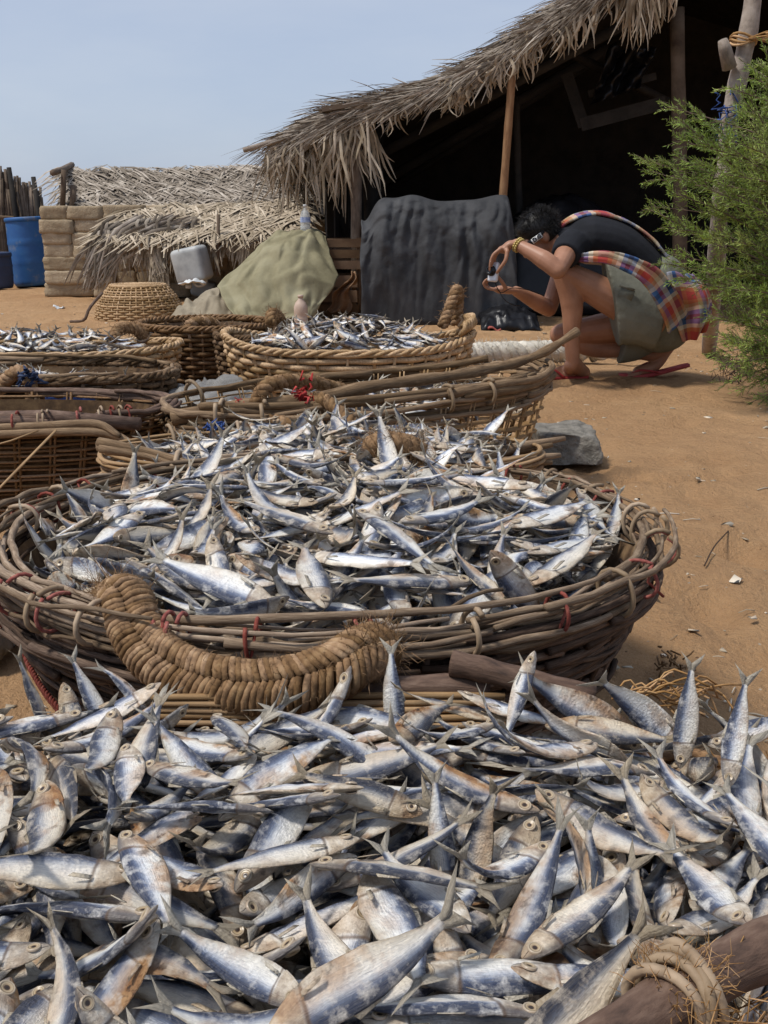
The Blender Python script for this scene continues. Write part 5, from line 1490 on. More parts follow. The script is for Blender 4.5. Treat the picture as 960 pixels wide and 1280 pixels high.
# plaid cloth
pc=thing('plaid_cloth','red, blue and cream plaid cloth slung round the back of the crouching person','cloth',tuple(W(850,420,YP)))
def strip(path,w0,w1,side,nm,uo,thick=.012,n=50):
    P=smooth_path(path,n); mb=MB(); vs=[];uv=[];fs=[]; acc=0
    side=V(side).normalized()
    for i,p in enumerate(P):
        f=i/n; w=w0+(w1-w0)*f
        if i: acc+=(p-P[i-1]).length
        t=(P[min(n,i+1)]-P[max(0,i-1)]).normalized(); sd=(side-t*side.dot(t)).normalized(); nn=t.cross(sd)
        for k in range(9):
            g=k/8-.5
            wv=.006*noise.noise(V((i*.25,k*.9,uo)))+.007*math.cos(g*14+i*.3)*.6
            vs.append(p+sd*(2*w*g)+nn*wv); uv.append((acc+uo,g*2*w+uo*2))
    for i in range(n):
        for k in range(8): a=i*9+k; fs.append((a,a+1,a+10,a+9))
    mb.add(vs,fs,uv); o=part(nm,mb,M['plaid'],pc); md=o.modifiers.new('t','SOLIDIFY'); md.thickness=thick; md.offset=0
strip([W(700,284,5.6),W(716,272,5.6),W(745,266,5.6),W(778,275,5.6),W(808,293,5.6),W(829,318,5.6),W(845,348,5.6),W(855,370,5.6)],.05,.11,(0,1,.1),'back_fold',.0)
strip([W(722,322,5.36),W(760,322,5.31),W(795,334,5.30),W(818,350,5.31),W(836,378,5.34),W(848,405,5.40)],.020,.075,(.25,0,1),'waist_fold',.35)
def tail(a,b):
    # hanging end behind the hips: a across, b down
    top=W(834,340,5.42).lerp(W(866,345,5.66),a); mid=W(836,385,5.40).lerp(W(897,362,5.66),a); bot=W(856,428,5.44).lerp(W(882,412,5.62),a)
    q=1-b; p=top*q*q+mid*(2*q*b)+bot*b*b
    bul=math.sin(PI*a)*math.sin(PI*(.15+.8*b)); n1=V((.05,-.07,0))*bul
    return p+n1+V((.0,-.02*math.sin(a*12+b*4)*(.3+b),0))+V((0,.01,.012))*noise.noise(V((a*4,b*4,0)))
mb=MB(); vs=[];uv=[];fs=[]
for j in range(37):
    for i in range(29):
        p=tail(i/28,j/36); vs.append(p); uv.append((.40*j/36+.1,.34*i/28+.3))
for j in range(36):
    for i in range(28): a=j*29+i; fs.append((a,a+1,a+30,a+29))
mb.add(vs,fs,uv); o=part('hanging_end',mb,M['plaid'],pc); md=o.modifiers.new('t','SOLIDIFY'); md.thickness=.014; md.offset=0

def name_fish(IND):
    """says which fish is which: size, side shown, where the head points, what it lies beside"""
    groups={}
    for (o,d) in IND:
        m=d['q'].to_matrix(); ax=m@V((1,0,0)); bk=m@V((0,0,1)); u,v=PX(d['p']); hu,hv=PX(d['p']+ax*.05)
        size='large' if d['sc']>1.1 else ('small' if d['sc']<.88 else '')
        if d['var']==10: look='headless'
        elif d['var'] in (6,8): look='curled'
        elif bk.z>.55: look='dark-backed'
        elif bk.z<-.35: look='belly-up'
        elif d['var']==11: look='bent-headed'
        else: look='silver-sided'
        if ax.z>.5: way='head up'
        elif ax.z<-.5: way='tail up'
        elif abs(hu-u)>1.6*abs(hv-v): way='heading '+('right' if hu>u else 'left')
        elif abs(hv-v)>1.6*abs(hu-u): way='heading '+('outward' if hv>v else 'inward')
        else: way='pointing '+('down' if hv>v else 'up')+('-right' if hu>u else '-left')
        if d['bk']==0:
            if v<925 and u>800: pl='at the sandy corner, nearest heap'
            elif v<925 and 470<u: pl='beside the short brown poles, nearest heap'
            elif v<925 and u>110: pl='below the rope handle, nearest heap'
            elif u<110 and v<1000: pl='at the far left, nearest heap'
            elif u>640 and v>1130: pl='by the lashed brown pole, nearest heap'
            elif u>760: pl='right of centre, nearest heap'
            elif v>1170: pl='at the front, nearest heap' if u>300 else 'at the front corner, nearest heap'
            elif u<330: pl='mid-left, nearest heap'
            elif u<560: pl='middle, nearest heap'
            else: pl='mid-right, nearest heap'
        elif d['bk']==1:
            if v>720 and u<330: pl='behind the rope handle, big round basket'
            elif v>700: pl='along the near rim, big round basket'
            elif u<230: pl='by the left rim, big round basket'
            elif u>620: pl='by the right rim, big round basket'
            elif v<620: pl='at the back, big round basket'
            else: pl='mid-heap, big round basket'
        else: pl='in the half hidden bamboo basket'
        k=(size+' ' if size else '')+look+' dried fish '+way+', '+pl
        groups.setdefault(k,[]).append((u,v,o))
    for k,L_ in groups.items():
        L_.sort(key=lambda q:q[0]); n=len(L_)
        for i,(u,v,o) in enumerate(L_):
            o['label']=k if n!=2 and n!=3 else (('left of two: ','right of two: ')[i] if n==2 else ('leftmost of three: ','middle of three: ','rightmost of three: ')[i])+k
FISH_DATA="""
0 0 6 86 -433 470 266 48 40 -58 -52
0 0 4 106 157 953 271 43 37 -58 -59
1 0 5 89 -295 956 240 41 -44 53 -59
0 0 0 98 317 940 255 74 67 -3 -7
0 0 4 92 -148 553 258 37 55 54 52
0 0 7 93 -641 1020 266 82 55 13 8
0 0 9 93 -426 894 242 68 54 31 40
0 0 2 91 -677 600 246 72 56 -36 -21
0 0 9 78 -27 496 244 27 13 -72 -63
0 0 0 91 -476 410 257 1 -1 -65 -76
0 0 7 86 -459 511 269 31 -28 68 -60
0 0 6 93 -123 884 271 98 -8 3 -16
0 0 0 86 352 795 255 68 57 28 36
0 0 6 100 155 801 268 8 -39 92 -1
0 0 2 91 -580 1011 268 89 -32 3 33
0 0 1 103 -717 957 270 68 -65 -21 28
0 0 7 94 250 792 257 49 46 -48 -57
1 0 4 92 305 1008 266 78 -53 31 -13
0 0 6 88 -434 696 266 1 3 76 66
0 0 3 106 -674 937 268 60 -68 -27 31
0 0 4 88 -684 524 244 68 64 22 29
0 0 9 98 45 825 270 68 71 -16 5
0 0 5 93 -495 905 249 63 56 -35 -42
0 0 9 93 -51 628 245 2 18 62 77
0 0 1 92 -28 722 249 26 -16 -68 66
0 0 3 104 -576 826 262 38 -72 -55 18
0 0 5 97 -365 549 278 68 57 -25 -38
0 0 4 97 -159 805 260 41 -41 -49 65
0 0 4 102 373 779 264 11 -46 83 -29
0 0 9 107 -267 773 258 74 64 -20 -8
0 0 4 88 -374 979 242 65 -53 -28 48
0 0 8 81 -72 850 260 68 -67 9 -28
1 0 8 105 206 790 255 20 -15 68 -69
0 0 9 92 -614 644 252 74 65 -14 -9
0 0 6 84 211 958 276 25 81 39 36
0 0 9 106 13 564 248 15 -13 72 -66
0 0 9 96 70 834 270 50 -29 58 -57
0 0 3 89 -50 563 246 58 -78 -20 10
0 0 3 105 -662 820 261 66 -74 4 -13
0 0 1 105 -551 776 262 3 10 -76 -64
0 0 4 106 -139 681 256 64 68 26 25
0 0 2 88 -260 832 266 78 -62 2 14
0 0 7 88 -561 662 260 73 -65 8 -19
0 0 2 93 213 871 262 55 69 36 31
0 0 9 92 -24 789 268 57 -78 -15 21
0 0 7 80 -557 997 253 59 72 29 23
1 0 0 93 250 912 277 79 -56 12 19
0 0 5 94 -478 934 251 48 38 59 54
0 0 0 86 0 657 242 8 15 69 70
0 0 8 79 -625 527 259 17 78 59 14
0 0 2 92 -51 810 260 74 64 1 22
0 0 9 91 62 732 253 4 2 81 -59
0 0 1 79 -564 746 269 81 -50 28 -13
0 0 1 90 246 981 265 14 5 -75 65
0 0 0 92 -377 876 245 15 -19 69 -68
0 0 0 83 -608 690 262 64 -70 18 -26
0 0 8 86 -715 586 240 66 -53 25 -48
0 0 8 93 -546 502 270 16 92 33 12
0 0 6 91 -630 591 257 5 -16 -85 -50
0 0 9 107 -389 836 247 15 11 -73 -66
0 0 7 88 -330 501 278 79 -60 14 2
0 0 0 93 -398 759 265 59 -63 36 -34
0 0 1 84 135 569 244 61 60 40 33
0 0 5 84 59 770 258 28 -11 53 -80
0 0 6 81 -240 887 258 38 6 3 -92
0 0 6 100 147 903 282 16 89 30 30
0 0 6 95 284 821 278 54 -29 55 -57
0 0 3 88 -627 969 276 64 -52 55 -16
0 0 0 95 73 677 247 32 24 62 68
0 0 7 103 -90 840 285 42 49 50 58
0 0 6 82 -650 895 270 11 -98 14 5
0 0 0 92 -54 457 258 30 7 -44 -84
0 0 7 80 -636 419 255 69 -72 -1 -3
0 0 5 83 -724 723 248 8 -5 67 -73
0 0 1 102 129 630 241 26 -27 -60 71
0 0 8 95 -16 756 255 0 -21 72 -66
0 0 4 91 93 606 242 35 43 66 51
0 0 8 93 -528 912 267 4 45 -88 -16
0 0 3 89 -716 603 273 42 29 58 63
0 0 7 88 -32 526 251 72 69 3 4
0 0 7 94 -423 906 264 84 -50 4 24
0 0 1 96 -311 1037 241 3 -4 83 -55
0 0 1 88 -350 915 248 44 -52 44 -58
0 0 8 96 -430 644 271 77 -64 -6 0
0 0 0 87 162 738 261 54 78 -17 -26
1 0 9 78 -277 769 278 27 -42 -72 48
0 0 2 81 -69 951 265 75 55 18 32
0 0 4 86 177 688 278 63 -44 -51 38
0 0 5 102 274 963 277 60 60 -29 -43
0 0 2 85 -362 833 264 40 39 48 68
0 0 9 89 -212 824 264 39 -27 58 -66
0 0 9 89 -638 848 265 19 8 74 64
0 0 5 90 -199 746 268 20 30 -66 -66
0 0 6 94 -238 493 264 40 56 53 49
0 0 9 81 -173 860 277 10 -17 -73 65
0 0 5 91 -170 468 265 36 44 -56 -60
0 0 5 85 -509 878 260 15 18 -55 -80
0 0 2 108 4 715 278 6 5 82 -57
0 0 8 106 -15 613 253 36 -15 -56 73
0 0 4 90 -480 744 259 0 -1 -75 -66
0 0 2 88 -154 973 254 7 4 -64 -77
0 0 8 84 66 922 273 61 -51 -52 31
1 0 8 102 -212 762 293 41 91 -7 -2
0 0 6 95 138 567 272 90 -36 26 5
0 0 1 105 -554 991 268 78 -55 28 -10
0 0 4 82 -699 486 256 28 -19 71 -62
0 0 8 106 -203 466 281 55 49 -28 -61
0 0 7 88 139 517 253 34 -16 66 -66
1 0 3 97 -128 768 294 16 2 56 81
0 0 2 103 -558 559 259 67 72 9 16
0 0 3 93 -693 691 248 64 -76 -12 -1
0 0 3 102 -294 910 271 91 29 23 16
0 0 6 101 -113 924 315 77 -55 21 -25
0 0 5 99 239 738 265 18 16 54 80
0 0 5 98 -328 742 267 54 -48 44 -54
0 0 6 79 -644 770 278 3 -96 22 -17
1 0 7 96 84 741 279 59 64 -34 -35
0 0 8 90 -241 1013 248 47 -38 -71 37
0 0 8 81 216 648 249 38 -79 30 -37
0 0 2 90 -25 957 275 56 59 22 54
0 0 0 93 -220 846 273 10 -16 -71 68
0 0 4 107 194 714 265 6 -8 -72 -68
0 0 5 100 -602 702 273 5 3 75 66
1 0 9 108 329 930 265 57 60 -35 -44
0 0 7 97 160 537 271 36 -13 55 -75
0 0 3 80 -526 603 317 13 14 43 88
0 0 9 88 370 957 259 71 -68 20 2
0 0 4 96 -14 654 281 72 -68 16 0
0 0 2 92 -468 578 283 48 -72 -37 33
0 0 8 103 -295 471 270 81 -56 -20 4
0 0 6 93 -639 456 276 13 13 81 -55
0 0 0 94 -182 1000 274 70 -68 -18 15
0 0 6 97 -574 946 258 50 85 17 8
0 0 1 105 -142 730 262 0 -10 -75 65
0 0 1 90 -410 761 281 61 -41 23 -64
0 0 2 106 -557 800 288 70 -67 10 23
0 0 8 88 -327 636 280 44 -12 -68 57
0 0 8 87 -187 805 281 63 -76 4 -14
0 0 9 86 -566 541 281 65 73 17 13
0 0 0 91 -538 904 288 44 -89 -5 -13
0 0 2 94 -89 592 263 71 50 -35 -36
0 0 2 88 249 928 291 11 -2 -85 -51
0 0 5 87 189 767 285 2 12 52 84
1 0 5 94 343 832 257 74 46 27 40
1 0 3 91 174 838 310 74 66 9 8
0 0 5 98 290 668 264 28 24 -47 -80
1 0 4 107 192 743 287 80 -58 12 -1
0 0 3 89 -765 591 248 50 0 1 87
0 0 5 106 -557 588 289 54 -75 -28 27
0 0 0 93 -706 427 256 7 1 66 -75
0 0 1 80 -399 428 265 20 -25 71 -62
1 0 8 107 -48 684 260 16 8 -81 55
0 0 6 95 -418 677 313 10 -24 -41 87
0 0 7 95 -43 578 270 57 -63 44 -30
0 0 0 106 69 664 277 36 -31 77 -44
0 0 9 92 -687 522 268 28 29 -65 -65
0 0 1 88 -231 910 272 80 51 23 21
0 0 7 84 62 526 241 61 63 40 27
0 0 5 89 -6 614 288 71 70 4 3
0 0 0 82 26 794 289 27 15 64 71
0 0 9 87 -26 1010 285 14 9 -73 -67
0 0 1 80 123 785 291 70 -67 -21 10
0 0 8 101 -405 816 282 63 2 24 74
0 0 8 94 -187 564 291 76 52 -12 -37
0 0 2 82 -77 530 287 53 -44 -53 50
0 0 6 96 -449 841 266 73 66 -12 18
0 0 7 98 -354 455 288 16 24 -84 -46
0 0 7 81 -555 531 269 10 -19 92 33
0 0 8 89 128 684 253 68 -30 -23 63
0 0 8 94 -698 710 275 8 -11 2 99
0 0 2 93 248 873 272 33 9 -60 -73
0 0 5 89 -457 489 276 60 -51 -49 37
0 0 9 107 -654 630 267 5 5 75 66
0 0 8 89 -376 1040 244 69 -69 -6 -22
0 0 7 90 -241 642 274 14 7 75 64
0 0 7 101 -554 546 296 76 -61 -8 19
0 0 6 95 -690 574 281 5 4 69 72
0 0 1 86 -9 984 271 63 -63 30 -34
0 0 8 86 -447 965 240 24 -20 -71 63
1 0 3 108 -264 867 296 83 52 16 8
0 0 7 88 -619 697 287 30 -20 -74 57
0 0 5 98 -698 675 271 78 63 0 2
0 0 8 90 -710 755 261 98 -15 2 -12
0 0 8 95 -501 672 264 11 -24 -69 67
0 0 7 89 216 998 293 69 65 18 26
0 0 3 89 -52 876 283 46 -67 49 -33
0 0 1 81 -102 1026 260 20 -28 -66 66
0 0 2 91 -355 413 294 20 -22 -77 -56
0 0 6 92 -20 548 274 49 30 -49 -65
1 0 3 103 168 740 299 67 -57 -41 26
0 0 6 93 -523 734 277 63 28 34 64
0 0 1 88 -425 1012 238 78 -63 -3 1
0 0 8 90 -164 1038 265 0 31 46 -84
0 0 4 89 -569 632 297 43 -38 50 -65
0 0 6 90 98 633 280 3 -34 -36 87
0 0 4 85 -278 1035 272 50 79 6 35
0 0 7 88 -439 998 268 70 -70 6 -8
0 0 7 90 -630 590 294 75 64 -16 -3
0 0 6 96 109 588 292 25 22 81 48
0 0 9 96 -153 682 284 78 62 -1 6
0 0 8 86 -375 837 287 39 -44 -72 36
0 0 2 86 -475 731 290 74 -36 -5 56
0 0 7 94 -253 675 279 6 8 76 64
0 0 9 87 -20 870 309 28 -33 69 -58
0 0 8 88 144 621 307 2 26 96 -8
0 0 4 90 -20 441 276 93 -1 36 9
0 0 4 87 7 551 304 32 0 -87 37
0 0 6 91 -271 946 265 53 80 -26 -7
0 0 7 93 -105 536 277 57 34 44 60
0 0 2 89 327 840 261 69 34 25 59
0 0 5 89 2 459 272 5 -4 99 14
1 0 5 82 -121 814 289 70 67 -20 -18
0 0 8 93 -522 803 300 66 63 41 -5
0 0 2 82 98 993 273 14 12 64 74
0 0 0 85 -501 736 275 42 -34 49 -68
0 0 9 86 -304 546 279 63 77 -6 -8
0 0 9 81 -344 410 258 4 -6 -66 -75
1 0 6 86 347 1011 272 60 -4 36 71
0 0 1 94 -517 577 300 16 -12 -61 76
0 0 7 81 -277 601 298 79 -50 -30 19
0 0 2 101 -12 511 287 37 12 -26 -88
1 0 1 103 -302 690 295 35 -46 57 -58
0 0 8 86 -711 430 265 56 -82 -9 -10
0 0 0 89 -186 871 285 62 -73 -23 18
1 0 2 104 35 682 314 39 -27 71 -52
0 0 1 87 -207 595 306 65 68 -26 -21
0 0 0 87 11 750 304 72 -70 6 4
0 0 9 84 -614 641 282 51 28 58 57
0 0 8 100 -694 400 267 58 -81 -7 -9
1 0 4 94 -34 898 302 58 69 35 26
0 0 2 82 -19 661 306 48 53 32 62
0 0 7 85 -439 995 251 68 73 -3 -9
1 0 7 107 -142 694 301 30 30 63 66
0 0 9 90 375 946 273 31 -66 68 -3
0 0 4 105 -487 407 278 78 62 -4 11
1 0 3 82 101 813 303 30 -26 90 -20
1 0 8 93 -131 734 326 64 57 -22 -46
0 0 5 89 -643 440 280 70 -52 28 -41
0 0 9 87 190 1053 285 19 5 98 9
0 0 0 82 -227 952 279 67 -57 31 -36
1 0 8 89 156 782 301 75 -57 -22 26
1 0 0 102 206 703 298 22 4 -56 -80
0 0 7 80 -490 960 269 81 48 26 22
0 0 3 86 -712 702 279 99 15 -4 -5
0 0 0 93 -218 915 288 74 67 7 7
1 0 4 102 -137 623 308 63 -74 18 -17
0 0 6 91 95 860 298 11 29 91 28
0 0 0 95 -698 658 282 13 17 -57 -80
1 0 9 106 -146 585 309 8 20 58 78
0 0 0 90 -526 513 300 75 66 -1 -7
0 0 1 79 -115 484 257 78 -61 8 14
0 0 8 105 80 545 280 97 14 13 13
0 0 8 92 -448 737 279 30 -48 53 -63
0 0 1 102 -511 877 285 57 78 24 0
0 0 6 86 -669 795 293 91 -20 -13 33
0 0 7 78 -693 480 267 64 -73 -24 4
0 0 0 95 -688 639 287 8 10 -63 -76
0 0 2 90 201 643 281 53 19 -27 -78
1 0 9 100 -186 960 305 6 32 77 -55
0 0 3 96 -343 943 288 79 53 -18 -25
0 0 6 88 -523 982 277 28 89 34 11
0 0 4 93 -447 547 300 77 -60 -17 14
0 0 3 100 -519 446 273 66 -73 -16 2
0 0 9 87 -273 819 291 75 60 19 19
0 0 4 89 -718 512 275 7 46 -74 -49
0 0 6 84 -212 485 303 44 -16 -65 -60
0 0 4 87 -384 570 312 40 -33 -54 66
0 0 3 100 -496 747 291 26 -76 -43 42
1 0 3 92 -249 880 315 36 21 66 63
0 0 9 88 -743 662 289 6 26 60 -75
0 0 4 102 380 874 266 76 -50 3 41
1 0 5 107 -219 770 310 22 -29 -76 55
1 0 3 101 280 758 296 25 -46 65 -56
0 0 5 94 -512 483 288 69 71 -10 -12
0 0 1 98 -622 862 278 62 -78 -4 -1
0 0 2 99 181 624 296 58 67 -35 -30
1 0 7 91 42 971 296 61 76 14 16
1 0 6 88 -244 746 290 19 48 65 56
0 0 4 89 -169 490 305 7 -42 -58 -70
0 0 0 82 -232 942 297 51 -51 43 -54
0 0 9 93 -352 971 253 70 66 -22 -16
1 0 8 90 316 909 293 43 -84 -34 6
0 0 5 83 -351 711 309 18 -45 54 -69
0 0 8 85 44 809 303 66 -43 -33 52
0 0 8 97 250 671 300 1 -25 64 -72
1 0 2 85 202 706 314 62 26 -43 -60
1 0 6 106 -114 641 315 83 53 -16 6
1 0 6 92 57 642 306 24 54 61 53
0 0 9 89 -281 947 295 32 21 -58 -72
0 0 0 107 -361 621 318 40 24 -57 -68
0 0 0 78 -498 808 300 47 13 -6 -87
0 0 7 96 -310 560 299 50 72 34 35
0 0 2 94 -405 742 318 40 -25 72 -52
0 0 6 107 -779 492 254 77 28 -44 -36
0 0 7 85 -266 441 282 55 65 -10 -52
0 0 9 94 -337 858 320 48 20 -61 -60
1 0 7 100 292 832 293 42 19 -60 -66
0 0 5 101 -747 570 270 78 -42 26 -40
0 0 7 89 -710 745 284 81 53 10 24
0 0 2 86 -650 630 308 66 -73 -8 15
0 0 9 96 11 685 319 36 46 -70 -40
0 0 3 87 -604 485 291 78 -59 -15 14
1 0 9 106 139 909 304 58 64 -48 -19
1 0 9 93 5 837 323 58 -68 -30 34
1 0 6 81 84 914 298 3 -3 62 78
0 0 7 93 -447 721 311 56 60 -51 -26
0 0 8 102 -496 840 309 22 9 -17 -95
0 0 4 90 45 478 263 26 -96 4 2
1 0 7 92 283 654 304 11 -88 -42 -20
0 0 8 103 -3 1046 290 58 -79 -9 -14
1 0 2 92 164 735 335 8 -69 71 13
1 0 6 87 -199 808 308 25 36 52 73
0 0 7 82 -407 938 276 23 12 62 74
1 0 4 104 -30 634 322 46 59 43 50
0 0 9 86 -462 970 279 75 57 23 24
0 0 0 79 -323 850 303 56 53 -49 -41
0 0 6 92 358 925 283 35 48 -55 -59
1 0 8 102 -190 636 334 30 -5 59 75
0 0 0 92 -707 458 272 72 67 -12 10
0 0 7 93 -573 925 291 31 -48 64 -51
0 0 6 93 -408 912 282 51 58 41 49
1 0 0 97 -63 698 312 13 24 -78 -57
1 0 3 93 110 765 318 68 -44 -42 40
0 0 4 89 -282 997 280 24 13 60 -75
0 0 2 88 -309 835 326 47 -63 -37 50
0 0 4 97 65 509 287 32 22 -35 -86
1 0 6 90 377 885 308 70 5 43 -57
0 0 8 84 -498 590 319 72 -59 30 -21
1 0 3 108 24 944 308 23 -41 -74 48
0 0 8 79 79 865 326 13 56 73 36
0 0 7 88 -475 716 314 44 -34 50 -66
0 0 9 96 103 481 335 78 -1 -62 4
0 0 0 91 378 897 266 87 -22 11 42
0 0 7 107 -664 1033 326 7 -97 -4 -22
0 0 7 83 -614 960 295 42 22 -26 -84
1 0 1 86 -187 601 335 67 -55 -47 16
1 0 1 96 -33 1029 324 19 4 53 83
0 0 1 86 -381 472 310 54 -44 57 -44
0 0 5 79 -729 824 275 35 81 -23 -40
0 0 4 82 14 553 321 94 -22 -1 26
0 0 2 106 -305 444 307 73 52 -37 -25
1 0 9 92 95 786 312 56 75 -12 -33
0 0 3 88 128 519 286 64 -73 -14 22
0 0 8 80 -684 482 288 48 -86 -12 -15
1 0 8 103 -89 776 348 39 42 -43 -70
0 0 8 87 -410 788 303 25 -30 63 -67
1 0 4 79 -154 865 300 75 64 -12 5
0 0 2 99 -444 415 299 30 10 -87 -37
0 0 8 87 -444 910 322 50 4 58 64
0 0 0 106 -300 1013 281 68 66 12 31
1 0 5 90 206 632 329 17 27 -90 32
0 0 3 100 -490 782 301 34 -34 38 -79
0 0 4 83 -119 514 286 47 -57 -49 46
0 0 0 87 -48 585 330 66 70 8 26
0 0 2 91 -396 537 313 54 67 14 48
0 0 3 102 -360 882 291 40 -44 -55 59
0 0 4 89 -574 981 298 38 21 -64 -63
0 0 4 105 -564 846 309 79 -58 16 12
1 0 4 103 54 828 337 83 -55 5 5
0 0 9 104 -600 424 300 26 -21 75 -57
0 0 3 89 -736 802 307 77 -58 3 26
0 0 5 86 -646 743 297 12 -6 88 -46
1 0 7 106 232 1044 314 23 94 2 -26
0 0 4 105 -730 712 295 3 -2 -76 -65
0 0 8 82 -530 892 306 45 -36 45 -68
0 0 3 81 -69 976 307 51 -85 -14 6
0 0 8 86 -481 711 335 39 -14 1 91
1 0 6 84 -37 630 336 57 58 -52 -27
1 0 6 103 -341 899 358 37 -27 -27 84
0 0 7 105 -640 839 311 30 -34 61 -65
0 0 0 87 9 1016 304 2 3 -78 -63
0 0 6 81 -715 774 287 53 78 2 34
0 0 7 87 -140 894 300 20 4 87 45
0 0 0 79 -127 432 280 38 0 76 -53
0 0 4 94 -479 491 332 39 -82 -40 12
0 0 5 93 -329 459 330 77 -63 -1 -10
0 0 5 82 -391 726 321 1 -8 -59 -80
0 0 6 94 -721 860 295 25 4 -78 -57
1 0 5 87 214 984 317 22 -96 14 10
0 0 8 106 -487 980 294 68 -69 21 -14
1 0 8 95 -78 733 316 16 -36 72 -57
0 0 1 85 -757 544 260 24 56 79 8
0 0 5 108 -746 738 316 57 68 35 30
1 0 0 90 -125 1001 313 19 22 -45 -85
0 0 8 106 -323 520 320 3 -55 69 -48
1 0 4 83 180 611 315 50 81 -26 -16
1 0 7 84 -340 730 322 80 -58 -1 13
0 0 0 81 -62 889 326 1 9 51 -85
1 0 2 86 -252 1008 311 90 29 -16 28
0 0 5 97 -708 821 287 48 86 10 13
1 0 7 87 323 877 303 29 14 -42 -85
0 0 7 89 -343 932 305 17 -26 65 -69
1 0 0 98 134 962 312 7 -6 -67 74
1 0 7 88 121 872 328 15 -27 -35 89
1 0 9 80 262 840 318 3 -13 -74 66
1 0 9 91 105 979 319 70 55 -35 -29
1 0 7 106 2 942 329 5 -25 -68 69
1 0 3 95 111 685 331 49 -19 60 -60
0 0 6 97 -173 905 302 87 49 -7 -4
0 0 2 86 -329 1003 294 87 39 -29 8
0 0 7 87 -265 509 280 24 63 -55 -48
1 0 3 105 -105 876 345 20 28 -50 -79
1 0 2 92 -194 629 344 70 60 -35 16
1 0 6 106 -263 874 335 42 -12 -3 90
0 0 2 98 -204 958 311 69 68 -22 -8
0 0 4 91 -435 973 302 22 39 79 41
0 0 2 103 64 470 338 70 62 -22 28
1 0 0 96 -277 750 311 40 -44 -60 55
1 0 9 90 24 616 328 62 68 26 30
1 0 3 102 -200 708 332 29 11 50 81
1 0 1 82 250 814 312 69 -71 6 -10
0 0 1 92 -559 754 302 18 33 -26 -89
1 0 3 105 -16 918 324 12 10 84 -51
1 0 9 84 235 882 296 76 61 -5 -20
1 0 7 102 -242 905 316 7 20 86 47
0 0 4 91 -542 814 323 55 55 44 44
0 0 9 87 54 522 309 68 -66 -21 26
0 0 1 88 -154 831 304 45 -85 24 -14
1 0 1 84 -161 730 336 65 -64 18 -36
1 0 2 95 345 884 314 48 34 -45 -67
0 0 3 87 -571 687 297 42 -46 55 -56
0 0 5 88 -495 915 308 34 -44 -53 64
1 0 4 78 -59 727 328 11 91 38 17
1 0 1 87 -184 794 342 68 -64 -30 20
1 0 5 103 -18 975 328 54 -79 -22 18
0 0 9 91 -150 423 302 10 99 3 -6
1 0 6 92 -133 795 325 54 62 46 33
1 0 6 86 -189 1006 310 1 2 -71 -70
0 0 6 99 -422 448 312 8 -19 85 49
0 0 4 85 -599 683 316 26 43 71 49
1 0 0 86 39 570 336 3 -1 -71 -70
0 0 9 83 63 546 322 79 -58 2 20
1 0 2 92 -172 932 334 67 68 -26 -14
0 0 5 103 -680 765 322 71 69 4 -12
1 0 3 89 -318 969 308 16 -16 -72 66
1 0 7 80 -81 1011 318 70 71 5 3
1 0 4 85 35 700 336 59 69 -34 -24
0 0 7 90 -603 668 306 52 55 52 40
0 0 0 91 -408 1008 294 98 -3 -19 -7
1 0 6 79 143 965 324 82 51 2 -24
0 0 6 94 -573 955 314 55 70 -37 -25
1 0 0 86 -158 955 350 39 -38 -45 71
0 0 1 103 -679 709 314 82 -56 9 -10
1 0 7 83 -81 793 365 78 57 -25 -5
1 0 2 97 397 986 288 22 -79 48 30
0 0 2 96 117 520 311 72 67 18 -3
1 0 5 107 81 610 337 3 -7 72 -69
1 0 1 93 2 760 324 20 -2 62 -76
0 0 4 86 -646 432 301 31 92 19 16
0 0 4 88 359 804 314 53 -31 63 -48
0 0 7 91 -518 883 328 36 26 -70 -56
1 0 9 81 -14 822 354 92 -36 11 -8
1 0 3 91 -26 858 336 3 14 -74 66
1 0 4 100 -234 893 343 63 -31 54 -46
0 0 7 105 -302 1036 300 40 -91 -3 -12
0 0 1 82 -652 916 278 72 -66 10 18
1 0 0 89 -71 823 359 50 -85 5 -13
0 0 1 108 -77 472 303 0 12 70 -70
0 0 6 81 -569 873 335 16 -88 -45 8
1 0 2 91 143 597 346 1 4 72 69
1 0 9 105 -299 863 338 49 19 31 79
0 0 0 87 -691 671 307 2 7 70 -71
0 0 3 90 -296 476 341 64 -68 -24 27
1 0 3 79 -204 820 338 33 -53 51 -59
0 0 4 94 -86 508 302 41 91 -5 4
0 0 3 90 -737 522 287 46 -80 18 -33
0 0 4 80 -523 1042 324 10 99 10 9
0 0 3 80 -368 968 292 1 -30 -58 75
1 0 7 108 217 925 322 66 64 36 16
0 0 7 91 -229 444 309 10 -14 -72 -67
0 0 2 105 -451 970 338 73 66 14 11
0 0 7 105 -455 949 322 47 45 -59 -48
1 0 3 107 -292 957 335 31 -40 58 -64
0 0 1 79 393 853 299 81 -23 -4 55
1 0 0 78 317 729 313 46 -74 -31 37
1 0 2 88 -62 990 324 82 55 8 15
0 0 5 78 -282 517 290 20 -1 60 78
0 0 9 96 -743 433 291 15 3 -67 -73
0 0 7 89 40 517 324 46 77 24 37
1 0 8 79 -292 659 306 57 -57 -44 40
1 0 5 105 -230 689 334 83 51 -20 -13
0 0 7 79 -600 765 342 73 -66 -9 16
1 0 3 87 -170 560 319 34 15 -70 61
0 0 4 92 -366 1029 309 7 18 29 -94
0 0 7 86 -511 667 303 44 -52 72 -4
1 0 7 89 -192 716 352 40 -34 -58 62
0 0 9 90 -544 434 298 57 81 7 -11
0 0 9 83 -606 760 326 54 -32 71 -33
0 0 3 92 -637 664 322 53 -74 32 -26
0 0 5 83 -612 459 300 88 -40 -16 19
1 0 0 93 -342 805 348 38 -47 -70 39
